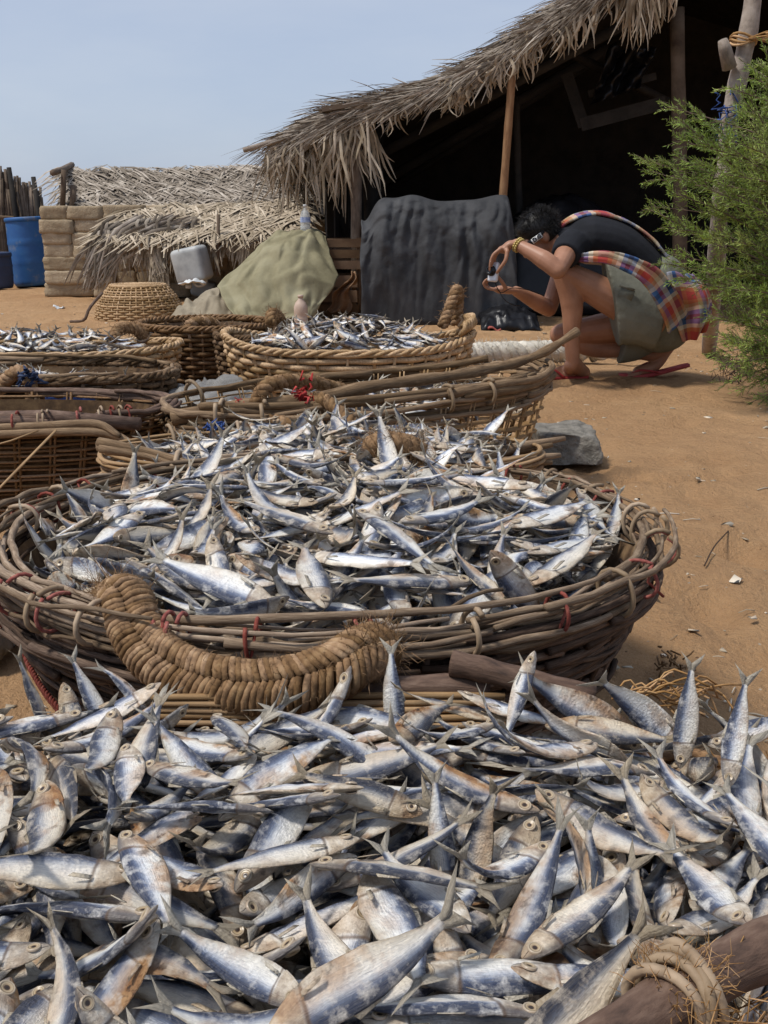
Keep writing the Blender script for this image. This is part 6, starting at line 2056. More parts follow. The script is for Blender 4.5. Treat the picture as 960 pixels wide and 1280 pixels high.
0 0 2 91 -87 540 321 61 78 -11 -6
0 0 1 104 -423 585 315 22 -56 -64 48
0 0 7 95 -753 663 300 12 -33 71 61
0 0 4 87 -699 833 332 65 74 11 15
0 0 8 89 -257 494 304 64 -53 47 -31
0 0 0 93 -310 1052 309 3 -98 0 -22
1 0 1 90 -181 901 331 71 -58 38 -13
0 0 0 101 -660 642 323 66 56 -30 -39
1 0 8 80 -217 589 332 66 -35 40 -54
0 0 3 101 -563 546 313 0 19 -86 47
1 0 6 108 -66 1021 322 64 60 -10 45
1 0 7 98 -377 999 329 70 68 15 17
0 0 6 78 -743 626 297 51 72 26 38
0 0 1 105 -537 407 295 40 -91 -6 9
0 0 7 95 -757 710 338 51 -44 -57 47
1 0 5 105 -254 554 325 56 -20 -38 71
0 0 1 101 -692 483 320 6 -18 61 -77
0 0 7 92 312 683 291 44 12 3 -89
1 0 1 92 -291 1022 336 70 -64 -29 13
1 0 2 85 80 969 335 75 58 24 20
0 0 8 88 -683 1017 276 56 -82 -6 12
0 0 4 79 -180 452 304 70 -68 24 6
0 0 4 85 -131 496 318 10 12 75 64
1 0 1 89 -148 883 334 44 -70 -45 34
1 0 8 83 182 712 320 40 -62 -62 25
1 0 8 95 -289 761 322 39 -24 -68 57
0 0 2 94 -415 671 352 35 42 52 66
1 0 1 91 -186 852 354 19 -30 -65 67
0 0 5 92 -502 1038 310 98 19 2 11
1 0 2 89 254 695 320 26 18 -72 -61
0 0 8 91 -465 493 300 61 -60 -33 40
1 0 7 89 -72 742 350 65 -74 -13 13
0 0 5 80 -514 921 331 68 58 40 21
0 0 5 89 -470 530 321 58 74 23 24
0 0 6 94 -181 482 322 42 78 31 34
0 0 7 88 -772 904 300 62 42 -49 -45
1 0 3 89 -74 569 334 71 -70 -7 -4
0 0 2 98 -465 1026 270 24 6 97 0
0 0 3 92 -466 608 314 39 -44 -52 62
0 0 4 81 -516 460 312 78 -44 35 -26
0 0 3 106 -690 967 285 65 -76 -2 -5
0 0 5 91 -505 1003 346 28 25 -91 -18
1 0 0 79 322 987 315 92 35 -14 0
0 0 7 82 -737 433 310 75 -43 40 -31
0 0 0 87 -485 922 332 45 44 -58 -52
1 0 5 89 32 967 347 27 -50 70 -43
0 0 3 108 -619 888 318 47 -74 32 -35
0 0 1 94 -599 910 339 6 -14 69 -70
0 0 6 81 -362 665 321 26 22 -77 -53
0 0 0 81 -429 840 327 35 60 -51 -51
1 0 6 88 265 833 324 38 39 52 65
0 0 6 86 -396 1025 317 82 54 15 15
0 0 2 100 -337 601 315 56 30 -36 -68
1 0 5 102 -387 951 318 69 51 -36 -36
1 0 4 104 -256 708 358 74 -66 5 13
0 0 9 81 182 1018 300 86 47 -12 -14
0 0 8 90 -470 751 335 37 -56 -46 58
1 0 1 83 -240 867 350 41 -48 -59 50
0 0 4 107 -429 740 338 10 -28 -47 83
0 0 3 84 -715 459 317 64 71 -12 -26
0 0 8 93 -504 705 358 75 29 4 60
0 0 2 92 -49 516 353 46 -72 -38 35
0 0 7 85 -454 658 320 51 41 62 44
0 0 7 79 -15 499 326 77 36 39 36
1 0 1 79 127 1006 312 23 -18 -64 71
0 0 2 90 -502 857 340 70 61 -20 -32
1 0 1 94 95 1048 321 66 -74 5 11
1 0 5 92 49 570 349 83 56 7 4
1 0 7 93 233 1019 312 7 -2 -85 52
1 0 5 86 -239 579 327 62 -43 -27 60
1 0 4 86 132 1050 324 16 -8 -69 -70
1 0 3 104 -287 776 352 34 -46 -63 52
0 0 3 96 -402 767 332 2 1 -68 73
0 0 1 82 -458 848 331 49 -36 -61 50
1 0 8 90 230 894 312 69 -68 -7 24
1 0 0 106 110 556 344 18 31 -26 -90
1 0 6 82 -93 617 333 43 86 -25 -13
1 0 4 108 7 673 341 38 41 63 54
0 0 0 103 -107 492 336 61 -69 -32 21
1 0 1 91 143 666 340 28 -18 64 -70
0 0 7 86 -432 655 332 62 -76 -10 12
1 0 3 104 169 928 338 60 -70 -16 36
0 0 2 90 -554 463 318 64 74 -20 -1
1 0 2 100 296 1053 310 4 93 -3 -37
0 0 0 104 -683 851 320 70 70 11 9
1 0 5 82 -147 787 363 89 45 -5 -5
0 0 9 99 -680 910 314 78 48 30 25
0 0 1 88 -574 594 319 25 -17 -51 81
1 0 4 95 0 708 357 12 -12 -56 81
1 0 2 94 182 801 336 26 26 48 79
0 0 3 92 -742 586 312 83 -44 -11 34
0 0 4 95 -738 557 306 14 28 -82 -47
1 0 2 94 240 795 324 59 53 -37 -48
1 0 9 92 255 693 344 50 54 -58 -35
0 0 6 107 -534 750 331 52 61 44 41
1 0 2 107 77 842 348 68 70 -2 -22
1 0 4 104 -25 567 363 20 -10 85 -48
0 0 6 96 410 358 251 6 6 -68 -72
1 0 8 86 -297 634 337 75 -64 4 13
0 0 2 85 -786 407 334 66 16 -69 -27
1 0 8 88 -162 1031 305 11 -28 -49 82
0 0 2 90 -379 608 332 78 61 -10 -2
1 0 7 91 338 795 318 49 63 -40 -44
1 0 6 85 102 729 342 69 61 31 23
0 0 6 91 -708 936 297 90 41 -8 10
0 0 0 101 -406 847 341 44 26 -56 -64
1 0 5 105 -37 948 335 66 66 -8 -30
1 0 2 87 290 858 322 68 46 -35 -46
1 0 3 91 -273 914 352 50 -42 -54 53
0 0 7 88 -255 682 266 68 73 10 4
0 0 0 88 -300 984 254 26 -2 78 -57
0 0 7 88 -94 956 287 58 61 -43 -33
0 0 0 113 -140 989 290 73 64 -22 -12
0 0 3 88 -184 709 268 32 -38 73 -47
0 0 0 88 -378 1014 258 86 -49 7 -12
0 0 1 88 -133 850 298 6 -9 67 74
0 0 1 108 -21 695 298 52 51 -44 -52
0 0 5 88 -125 658 264 64 -36 -48 48
0 0 0 88 -136 572 274 38 63 63 26
0 0 9 88 -256 612 282 41 36 60 58
0 0 4 88 -111 741 301 47 54 -46 -52
0 0 5 88 -125 604 284 66 58 -35 -32
0 0 7 89 -55 592 296 49 64 45 40
0 0 0 88 -140 585 297 64 -64 -28 32
0 0 4 88 -51 523 278 15 76 57 28
0 0 1 88 -52 779 296 32 -38 56 -67
0 0 7 112 29 926 285 53 50 -50 -46
1 0 5 108 124 671 289 62 78 9 6
0 0 0 90 306 761 265 2 26 -72 -65
0 0 0 95 17 690 286 52 48 -44 -55
1 0 7 102 265 740 280 42 64 48 42
0 0 1 88 190 651 277 39 40 -39 -73
0 0 0 122 275 680 283 31 -29 70 -57
0 0 0 88 71 646 293 6 2 -55 -83
0 0 7 89 117 681 271 70 66 8 25
0 0 4 88 68 572 297 58 80 -5 -12
1 0 0 88 87 647 308 58 56 -50 -31
0 0 9 106 -162 1013 303 5 2 66 -75
0 0 2 93 40 1006 287 17 5 -75 -64
0 0 4 88 19 803 298 39 26 -66 -58
0 0 3 88 169 1003 304 85 40 -21 -26
1 0 1 88 1 825 293 37 -28 51 -72
1 0 0 88 -20 823 308 65 68 24 22
1 0 0 88 -279 644 299 63 66 30 29
1 0 1 88 -295 713 283 2 -1 69 73
0 0 7 88 -224 580 309 23 24 62 71
1 0 1 88 236 747 306 32 52 -75 -25
1 0 0 88 -44 828 319 57 -70 -32 29
0 1 6 101 -138 1732 344 63 -3 20 -75
0 1 1 94 -109 1861 328 36 40 -64 -54
0 1 5 88 -224 1944 306 50 -68 -41 34
0 1 8 113 107 1658 336 68 49 43 34
0 1 6 100 -479 1820 294 18 15 3 -97
0 1 5 90 -444 1634 290 27 -19 68 -65
0 1 9 96 32 1896 319 27 -36 -62 65
0 1 3 89 -156 1941 311 45 -69 30 -48
0 1 5 86 248 1414 260 71 -59 -30 25
0 1 9 91 -134 1492 303 64 77 -3 5
0 1 5 118 55 1670 324 44 -59 52 -44
0 1 2 105 -10 1654 325 74 66 -7 3
0 1 4 111 294 1696 283 65 71 24 14
0 1 7 93 -306 1662 314 37 42 58 59
0 1 3 99 -108 1961 316 36 -69 26 -57
0 1 0 101 180 1474 283 72 -69 6 5
0 1 6 102 50 1348 279 20 -95 -23 3
0 1 4 117 -503 1671 285 36 -6 52 -77
0 1 7 104 -3 1493 306 15 -15 -86 46
0 1 4 89 115 1922 304 54 -43 -30 66
0 1 5 112 28 1957 306 41 37 66 51
0 1 4 105 -346 1499 294 66 -31 45 -53
0 1 7 98 291 1823 283 44 -83 32 -10
0 1 9 111 -172 1712 330 62 62 22 43
0 1 3 106 246 1808 298 19 -95 23 6
0 1 2 96 20 1536 321 58 -60 50 -20
0 1 7 111 -250 1933 316 57 -76 -28 13
0 1 0 107 -64 1824 331 66 57 -29 -39
0 1 7 105 186 1580 305 63 72 -3 -28
0 1 2 94 153 1908 300 72 34 -46 -39
0 1 2 96 242 1784 297 3 -28 -62 -73
1 1 1 111 -544 1588 319 62 -50 18 58
0 1 1 110 -223 1311 262 5 -1 -72 70
0 1 4 113 -473 1562 277 25 39 -68 -57
0 1 5 103 -182 1828 326 63 -77 -10 -1
0 1 9 85 -235 1862 316 0 -1 -78 -63
0 1 7 117 221 1717 302 9 -2 -76 -64
0 1 7 114 -422 1694 298 10 22 -71 -66
0 1 9 107 164 1749 308 0 -8 -72 -69
0 1 5 88 -100 1443 296 4 5 50 86
0 1 1 103 348 1570 271 19 -75 -62 13
0 1 1 97 56 1444 295 11 15 67 72
0 1 0 94 -315 1819 312 63 -73 12 -22
0 1 3 103 -154 1600 334 76 64 7 4
0 1 6 96 236 1379 309 38 18 -76 -50
0 1 0 112 191 1480 294 34 14 -59 -72
0 1 5 114 89 1507 308 25 -26 -66 65
0 1 0 101 -195 1733 340 57 -75 -31 11
0 1 2 108 -382 1869 302 77 61 7 18
0 1 7 108 -113 1573 318 57 77 21 22
0 1 0 91 -400 1838 302 53 -83 0 -16
0 1 5 91 14 2035 287 19 16 68 68
0 1 6 96 323 1589 281 55 19 8 81
0 1 2 105 -299 1931 310 27 14 -87 -39
0 1 5 85 -227 1655 335 70 -43 36 -45
0 1 4 114 305 1658 287 42 84 27 20
0 1 2 107 236 1456 277 66 74 10 -7
0 1 2 91 191 1395 274 91 37 -12 -14
0 1 7 88 256 1526 290 63 52 -37 -44
0 1 6 113 -319 1547 313 11 60 -79 -2
0 1 9 107 -365 1919 291 82 52 5 24
0 1 4 112 -19 1710 329 3 6 77 63
0 1 2 90 13 1296 289 23 8 74 63
0 1 6 92 -90 1723 342 23 88 21 35
0 1 0 98 -383 1468 282 59 -53 -51 34
0 1 8 106 -71 1952 312 24 -49 45 -71
0 1 5 104 -406 1662 309 74 -66 -14 -1
0 1 8 108 -24 1755 351 8 22 -59 -77
0 1 9 90 288 1514 276 56 46 -44 -53
0 1 4 102 59 1834 326 34 31 -62 -64
0 1 5 87 273 1658 288 82 -50 -9 25
0 1 3 109 271 1573 301 54 -84 -1 -3
0 1 6 87 -207 1979 328 99 15 2 -7
0 1 1 90 -422 1573 304 37 39 54 64
0 1 9 106 137 1865 342 27 -5 -60 75
0 1 9 97 -325 1394 271 71 69 -10 5
0 1 9 103 73 1921 322 50 -66 -29 49
0 1 7 116 -409 1519 299 56 81 -18 -3
0 1 2 95 -259 1509 299 57 53 33 53
0 1 4 86 -102 1779 364 60 -51 33 -52
0 1 3 106 249 1488 302 24 -58 -64 45
0 1 6 118 -69 1914 353 18 -33 -86 -34
0 1 1 110 201 1816 346 75 -64 -5 -16
0 1 8 92 159 1784 311 43 -67 36 -48
0 1 6 95 -259 1352 277 9 -37 92 5
1 1 6 117 -1 1377 296 36 57 52 52
0 1 2 116 -15 2008 313 50 46 32 66
0 1 6 100 -4 1804 334 55 81 15 16
0 1 7 114 -196 1330 283 46 54 -51 -49
0 1 7 111 -86 1403 302 78 -62 -8 -5
0 1 0 109 -492 1677 311 51 -60 39 -47
0 1 9 95 199 1525 299 60 69 33 23
0 1 4 111 -42 1384 285 22 14 -62 -74
0 1 1 103 -48 2010 343 53 -32 -61 50
0 1 9 98 -376 1695 323 0 -20 -80 56
0 1 0 114 305 1716 302 66 63 31 25
0 1 1 113 111 1376 287 78 54 7 -31
0 1 0 91 -138 1466 300 4 3 -52 -85
0 1 4 104 -154 2041 301 5 19 50 -85
0 1 6 107 265 1419 284 91 28 11 29
0 1 0 88 -54 1288 269 99 6 -4 13
0 1 9 98 82 1930 335 40 -68 44 -44
0 1 5 116 70 1857 348 46 51 49 54
0 1 0 116 -44 1424 297 15 -9 81 -56
0 1 7 97 -349 1972 298 5 30 -92 -23
0 1 4 110 -18 1752 362 36 66 47 47
0 1 1 105 -202 2045 323 4 12 -81 57
0 1 3 98 155 1682 330 46 46 53 55
0 1 9 87 -149 1547 329 26 -14 74 -60
0 1 0 89 -60 1266 266 15 9 67 -72
0 1 0 98 -336 1791 312 14 -25 -72 63
0 1 9 88 -389 1556 309 63 -47 53 -31
0 1 4 106 -74 1564 318 51 75 27 32
0 1 0 89 -133 1691 353 34 21 49 78
0 1 5 94 -56 1909 324 54 18 -35 -74
0 1 6 96 -32 1823 343 81 0 29 51
0 1 9 94 231 1849 314 73 19 -50 -42
0 1 2 107 -334 1458 309 24 -85 45 13
0 1 8 108 -212 1335 307 1 -13 -6 99
0 1 9 100 -286 1813 325 68 47 -43 -36
0 1 6 113 -514 1653 301 44 14 20 86
0 1 2 114 -260 1999 303 90 17 -2 40
0 1 9 86 -220 1583 336 26 -48 -75 38
0 1 5 88 -411 1933 281 25 -28 59 -71
0 1 5 98 -176 1463 332 77 -46 -38 22
0 1 2 116 -176 1303 308 21 -25 80 -50
0 1 8 111 98 1706 329 57 -74 23 -28
0 1 1 86 281 1480 307 67 45 -32 -50
0 1 9 87 82 1362 307 52 -22 -66 49
0 1 2 104 -335 1382 288 37 73 -53 -23
0 1 1 102 -453 1728 315 74 65 17 3
0 1 0 113 260 1641 331 16 -21 -78 -57
0 1 8 113 -423 1777 310 95 -18 7 -23
0 1 4 118 -364 1561 322 46 61 -55 -32
0 1 5 88 34 1923 342 78 0 -23 -58
0 1 1 107 -263 1570 317 51 -66 -49 26
0 1 3 104 -286 1601 323 24 -57 -73 28
0 1 4 88 -126 1425 311 5 -22 -59 78
0 1 6 117 98 1424 300 10 16 34 92
0 1 4 91 -103 1278 287 48 86 -9 -18
0 1 4 93 -281 1724 326 37 11 48 79
0 1 5 100 -9 1625 334 80 -57 -14 8
0 1 1 91 -58 1312 286 32 -77 -43 34
0 1 8 92 169 1336 280 65 66 37 9
0 1 6 95 -273 1685 340 21 79 -57 9
0 1 6 110 -123 2000 335 20 65 -60 -42
0 1 0 112 -446 1664 318 31 30 48 76
0 1 4 116 -189 1434 302 49 80 -28 -19
0 1 5 113 -70 1528 324 36 -33 64 -60
0 1 1 90 45 1533 319 43 -33 -64 54
0 1 1 112 -395 1754 336 47 52 -50 -51
1 1 1 108 -89 1856 361 3 21 -28 94
0 1 7 91 -260 2012 354 52 75 18 37
0 1 9 117 195 1646 331 30 -34 66 -60
0 1 8 90 -21 1294 308 37 -63 47 -49
0 1 7 89 92 1741 359 79 57 -7 -23
0 1 1 87 -174 2025 318 8 -14 90 -41
1 1 9 109 -179 1428 338 18 -23 -90 32
0 1 4 116 -476 1622 342 55 -75 -27 27
0 1 6 111 -388 1424 299 6 54 -58 -60
0 1 0 102 -266 1310 287 75 56 -7 -35
0 1 9 113 12 1523 329 55 82 6 12
0 1 2 112 112 1582 320 1 -36 -46 -81
0 1 7 102 -304 1432 312 58 -61 50 -19
0 1 3 89 21 1891 373 58 68 23 38
0 1 8 115 -411 1447 296 62 6 24 -74
0 1 2 110 110 2010 317 28 -93 24 1
0 1 5 106 -200 1383 311 73 -65 -20 5
0 1 3 86 132 1354 308 68 -60 43 -6
0 1 2 101 -484 1483 269 45 68 -34 -47
1 1 6 114 66 1643 371 90 -21 -1 38
0 1 3 117 77 1558 319 27 6 -82 51
0 1 4 91 -386 1872 328 4 -4 -80 -59
0 1 2 99 -376 1547 359 53 -66 -31 45
0 1 5 117 -321 1574 340 56 51 48 44
0 1 0 104 -111 2023 328 91 -42 -2 7
0 1 4 89 -326 1814 325 32 -40 -52 68
0 1 1 108 -184 1499 328 19 3 64 74
0 1 4 112 -452 1493 294 72 -13 47 -50
0 1 1 109 -258 1466 327 24 -21 76 -57
0 1 7 89 -394 1942 306 6 -25 86 44
0 1 2 91 296 1599 315 81 58 6 1
0 1 7 95 172 1912 323 54 -72 28 -32
0 1 8 91 -243 1557 343 5 -54 -83 11
0 1 9 87 -107 1850 346 73 59 -34 -7
0 1 5 96 -359 1398 323 0 -8 32 94
0 1 9 96 -258 1618 333 40 29 57 66
0 1 1 111 -254 1949 334 38 -25 64 -62
0 1 4 88 -38 1314 304 57 -65 45 -22
0 1 2 113 266 1672 339 11 -6 -81 57
0 1 4 114 -201 1774 330 20 39 -76 -47
0 1 3 87 -414 1716 346 52 -68 26 -46
0 1 3 99 -290 1368 308 33 -38 -71 49
0 1 1 92 -359 1898 322 57 -79 -7 -21
0 1 7 107 -450 1452 286 76 -4 34 -56
0 1 7 100 -477 1521 311 20 -58 -78 6
1 1 4 87 -37 1885 363 12 -16 38 90
0 1 9 108 -166 1903 348 42 -55 61 -38
0 1 2 103 -36 1674 372 76 35 -29 -47
0 1 9 96 96 1754 338 27 30 60 69
1 1 1 104 -94 1280 315 43 -89 -16 -1
0 1 6 88 -353 1795 327 61 40 -21 -66
0 1 0 108 -189 1368 328 4 -5 70 72
1 1 0 115 349 1609 307 48 -64 -50 33
0 1 9 107 224 1712 329 4 -16 -80 -57
0 1 1 87 -339 1330 261 6 16 96 24
0 1 2 108 -157 1632 350 53 -82 9 17
0 1 0 90 -364 1645 342 66 -53 35 -40
0 1 9 86 -91 1583 346 3 5 79 -61
0 1 6 86 105 1938 324 85 34 -15 -37
0 1 9 96 174 1704 332 36 43 63 53
0 1 5 112 -364 1382 329 17 -14 88 -43
1 1 6 108 84 1335 328 76 -11 48 -43
0 1 6 104 -218 1915 319 30 93 18 12
0 1 2 92 -380 1595 358 66 -73 -12 14
0 1 3 104 314 1572 326 48 -85 -15 19
0 1 0 94 -140 1519 338 17 12 -71 -67
0 1 5 96 -277 1413 327 8 17 50 85
0 1 1 109 -309 1645 344 64 -60 24 -42
0 1 5 116 -351 1335 285 60 -78 19 -1
0 1 5 89 131 1721 365 43 52 52 53
1 1 5 85 -277 1515 348 53 -50 66 -17
0 1 2 113 215 1951 328 32 22 63 67
1 1 3 98 -258 1443 336 11 0 -89 45
0 1 1 87 127 1784 343 52 69 -26 -43
0 1 7 90 198 1555 326 27 72 -52 -36
0 1 2 104 -210 1830 334 39 43 -52 -62
0 1 2 110 -129 1649 351 57 73 -37 -6
0 1 4 102 -235 1926 336 16 36 -85 -35
1 1 6 117 80 1703 374 32 94 14 8
0 1 1 101 268 1750 340 69 -72 5 -5
1 1 1 114 -474 1443 311 18 41 89 -1
0 1 3 88 33 1711 354 56 -81 18 -3
0 1 0 113 -448 1782 332 66 60 32 31
1 1 0 108 -257 1699 395 76 65 2 1
0 1 5 118 122 1765 352 14 -4 -64 75
0 1 3 106 -487 1470 320 42 -8 -25 87
0 1 9 111 27 1718 395 35 -42 62 -57
0 1 8 100 -234 1848 342 45 -59 -64 17
0 1 7 101 -492 1683 332 5 4 72 -69
0 1 4 101 260 1442 340 73 42 -39 -36
0 1 8 92 -84 1414 333 94 -34 9 -7
0 1 9 110 188 1776 332 1 -23 -74 -63
0 1 2 110 -136 1695 366 70 66 -25 -7
1 1 6 112 -312 1604 355 23 48 -68 -51
0 1 3 87 192 1480 333 53 -17 -62 55
0 1 7 93 -336 1717 333 34 82 -46 0
0 1 9 92 -279 1923 343 1 6 -67 -74
0 1 2 110 302 1828 290 72 52 -30 -36
0 1 6 86 49 1990 323 27 -10 33 90
0 1 4 91 -284 1780 353 55 80 8 24
0 1 6 85 -131 1439 321 6 -17 -81 -56
0 1 8 85 -25 1853 359 6 2 -92 38
1 1 8 103 296 1530 307 81 -29 27 -44
1 1 1 108 -297 1547 360 86 -34 -20 31
1 1 8 103 129 1604 370 11 35 -92 16
0 1 4 108 -170 1848 355 25 51 -69 -45
0 1 9 106 177 1512 334 19 2 70 -68
0 1 7 107 -283 1844 376 47 57 55 39
0 1 8 88 -83 1987 342 40 -82 -15 37
1 1 2 94 -168 1548 346 71 51 -30 -39
0 1 0 87 -318 1369 333 55 83 6 7
0 1 2 96 302 1772 314 21 61 72 24
1 1 8 107 -213 1846 385 45 58 -25 -63
0 1 8 113 131 1443 340 22 -62 54 -52
0 1 3 107 -103 1732 382 69 59 -26 -34
0 1 8 113 13 1469 327 43 -51 60 -45
0 1 3 100 -6 1587 364 57 -68 -47 3
0 1 1 102 -146 1265 290 35 -10 87 33
1 1 6 101 -334 1789 369 24 0 9 97
0 1 2 86 -255 1980 355 62 76 -18 10
1 1 9 104 126 1666 378 26 -8 31 -91
0 1 0 91 -6 1821 360 72 61 32 12
0 1 5 101 200 1441 359 65 53 44 32
0 1 3 93 -468 1602 312 0 39 -47 -79
0 1 0 102 -300 1878 354 32 -12 61 -71
0 1 4 93 293 1635 336 6 19 77 61
0 1 9 111 167 1870 356 23 -20 49 -82
1 1 7 95 130 1568 341 61 -47 -49 41
1 1 3 112 197 1548 345 9 -10 -68 72
0 1 9 92 -190 1763 366 14 -27 -39 87
0 1 6 98 -452 1814 347 60 60 38 38
0 1 4 96 -483 1845 296 21 -37 90 -11
1 1 1 117 126 1330 333 30 40 -40 -77
0 1 8 96 -322 1954 339 10 -24 97 2
0 1 8 102 259 1816 320 38 -58 -24 68
0 1 9 108 165 1587 342 60 -42 -52 45
0 1 1 109 -394 1793 354 31 17 66 66
1 1 7 90 -45 1374 304 31 82 27 39
0 1 3 93 235 1713 365 38 -82 34 -26
0 1 0 106 190 1896 365 16 -14 72 66
1 1 8 113 -105 1330 291 77 -43 47 -7
0 1 6 116 56 1439 331 55 37 -59 -45
0 1 3 92 217 1402 352 47 18 -38 -78
0 1 8 106 -197 1665 357 8 -16 -92 33
0 1 1 108 -343 1665 358 6 -5 -59 80
0 1 0 98 62 1720 374 26 22 -58 -74
0 1 5 98 -223 1288 326 66 -74 7 11
0 1 4 111 -314 1902 360 55 -80 -22 10
0 1 7 109 -224 1329 331 26 -26 -64 68
0 1 0 94 -296 1789 368 6 -15 -78 60
1 1 6 114 127 1743 380 64 72 -8 -27
0 1 9 116 112 1997 358 29 1 -68 67
0 1 3 103 40 1602 343 19 -33 68 -62
0 1 7 99 129 1813 359 70 62 30 20
1 1 2 109 -264 1740 362 39 -4 76 53
1 1 2 113 -143 1370 356 1 -17 -60 -78
1 1 8 114 -427 1540 362 88 17 29 33
1 1 5 106 55 1573 367 41 33 -32 -79
0 1 0 113 0 1720 388 55 32 -40 -66
1 1 7 108 -166 2012 380 84 -53 0 -9
0 1 9 88 -123 1981 359 38 81 37 23
0 1 8 96 -293 1970 368 78 -57 -9 -25
1 1 1 102 26 1690 406 9 -10 70 -71
1 1 2 100 -19 1538 361 45 64 20 58
0 1 7 89 -12 2043 304 3 20 50 -84
0 1 9 100 35 1328 308 58 -2 46 67
1 1 6 88 -67 1655 381 36 46 -61 -53
0 1 9 87 -214 1695 378 10 15 -66 -73
1 1 3 111 -115 1295 330 6 5 -39 92
1 1 8 110 -358 1735 377 23 3 84 49
1 1 8 107 201 1654 373 14 22 -50 83
1 1 3 95 -372 1514 366 5 -48 86 -20
1 1 7 113 -306 1354 350 32 -2 -55 77
0 1 0 105 -14 1418 364 80 -59 2 -12
0 1 0 109 -31 1796 390 54 -58 38 -48
1 1 7 90 132 1509 364 3 -8 -65 75
0 1 2 90 -198 1372 339 27 38 -68 -56
0 1 5 91 58 1339 303 24 -60 -51 57
0 1 4 102 120 1620 361 16 92 34 10
0 1 1 104 142 1947 343 69 -52 -26 42
1 1 6 104 -228 1590 361 56 68 -34 -33
1 1 2 103 -417 1750 363 30 34 -64 -62
1 1 3 87 165 1437 335 56 -40 64 -36
0 1 5 88 -442 1713 352 49 47 49 55
1 1 1 91 81 1820 380 12 29 95 -3
1 1 9 106 268 1633 356 45 88 11 0
0 1 6 115 25 2035 337 83 55 2 -2
1 1 8 111 34 1445 370 12 -12 57 -80
1 1 1 112 -13 1397 350 64 61 28 38
0 1 7 91 -198 1804 370 72 -69 6 9
0 1 7 94 -357 1918 342 65 71 2 27
1 1 3 90 -163 1675 379 82 -56 7 -5
0 1 5 85 -502 1612 350 65 -67 0 -35
1 1 0 107 -396 1648 371 5 -33 -82 47
1 1 7 87 -151 1815 373 61 74 24 15
0 1 2 98 346 1756 314 35 72 -45 -40
1 1 4 86 136 1346 351 59 71 -9 -37
0 1 2 86 194 1927 308 79 46 39 -13
0 1 2 88 297 1607 346 72 69 4 11
1 1 6 98 -237 1418 350 35 48 39 71
1 1 6 103 -332 1454 340 10 45 -63 -62
1 1 9 96 -171 1348 351 68 -64 -22 29
0 1 1 95 -426 1607 348 8 -14 66 -73
0 1 9 88 -540 1782 330 48 -15 -18 -85
0 1 4 96 -269 1295 279 42 -85 30 10
1 1 8 109 -147 1899 388 14 -9 -76 63
0 1 1 87 125 2011 332 10 -92 22 29
0 1 1 96 180 1775 361 42 -50 -49 58
1 1 9 117 178 1316 355 44 17 -88 -5
1 1 9 103 -150 1805 383 67 58 -30 -36
1 1 2 94 87 1444 357 43 39 -58 -57
0 1 5 98 -402 1931 332 2 31 -89 -33
0 1 4 100 -317 1896 370 71 56 26 35
1 1 0 116 -378 1390 358 34 -15 -24 90
0 1 0 92 -477 1801 335 31 39 -67 -56
0 1 3 110 98 1833 365 68 -69 13 -21
0 1 4 114 288 1837 338 2 96 -25 -10
0 1 2 88 -355 1994 331 20 17 -55 -80
1 1 8 117 352 1717 349 66 -40 -40 50
1 1 8 92 -143 1466 351 48 -87 10 9
1 1 7 110 -190 1447 370 46 49 62 40
0 1 5 97 246 1486 350 13 -12 -68 -72
0 1 1 110 47 1997 343 12 -36 -59 71
1 1 6 108 -490 1642 344 58 68 -43 -7
0 1 0 97 -54 1455 351 1 6 -62 -78
1 1 0 92 305 1562 350 43 40 -37 -72
0 1 6 87 -481 1682 354 92 19 -3 -35
0 1 4 91 193 1541 373 64 55 36 40
0 1 8 100 -396 1890 341 38 -38 62 -57
1 1 9 112 75 1532 364 69 66 28 9
0 1 7 115 -210 1975 394 27 -37 -52 72
1 1 2 112 7 2031 374 31 70 -23 -60
1 1 3 110 -179 1609 379 68 -64 36 -9
0 1 7 99 -359 1742 388 72 62 16 28
1 1 4 115 -433 1624 372 46 37 56 59
0 1 7 105 40 1354 340 22 21 76 58
0 1 3 95 -123 1509 352 44 -33 -42 72
0 1 4 106 -389 1960 314 89 -7 36 28
0 1 1 107 142 1922 361 53 -45 -45 56
0 1 9 86 -191 2007 352 45 25 62 59
1 1 9 104 -560 1650 339 25 63 73 3
1 1 7 103 274 1701 360 28 -49 -24 79
0 1 8 87 271 1774 329 8 -9 -71 70
1 1 3 98 150 1561 364 18 -16 68 -70
0 1 8 109 -494 1854 335 76 -56 -21 24
1 1 6 91 -271 1475 352 53 45 -54 -48
1 1 6 98 -424 1407 350 28 3 14 95
0 1 3 105 -450 1753 363 37 -45 48 -66
1 1 9 105 -51 1269 341 71 71 3 -6
1 1 7 101 -475 1890 333 58 -33 73 13
1 1 1 103 -402 1430 366 14 18 93 29
1 1 7 99 -57 1383 352 52 -22 61 -55
0 1 8 101 323 1693 342 37 -33 -86 14
0 1 5 108 300 1487 347 31 25 -72 -57
1 1 8 101 -94 1508 346 40 -45 -61 52
1 1 6 115 -347 1931 361 24 47 -51 -68
1 1 6 94 -175 1251 346 98 13 -3 15
0 1 8 98 -9 1934 361 5 -34 67 -66
0 1 9 114 -360 1579 371 71 60 -34 -17
1 1 4 115 6 1425 403 42 -21 -60 64
0 1 1 95 -24 1962 350 28 -22 82 -46
1 1 1 92 242 1632 382 19 -4 -75 63
0 1 7 101 283 1742 357 78 -47 35 -23
1 1 0 114 -506 1793 339 22 83 48 -19
1 1 4 118 -58 1614 370 8 -18 68 70
1 1 1 101 -135 1551 368 67 -66 -29 20
1 1 4 108 -404 1524 374 45 63 45 44
0 1 5 104 -303 1997 372 17 6 83 52
1 1 6 115 -65 1536 359 45 16 46 75
0 2 4 93 285 2423 246 46 77 34 28
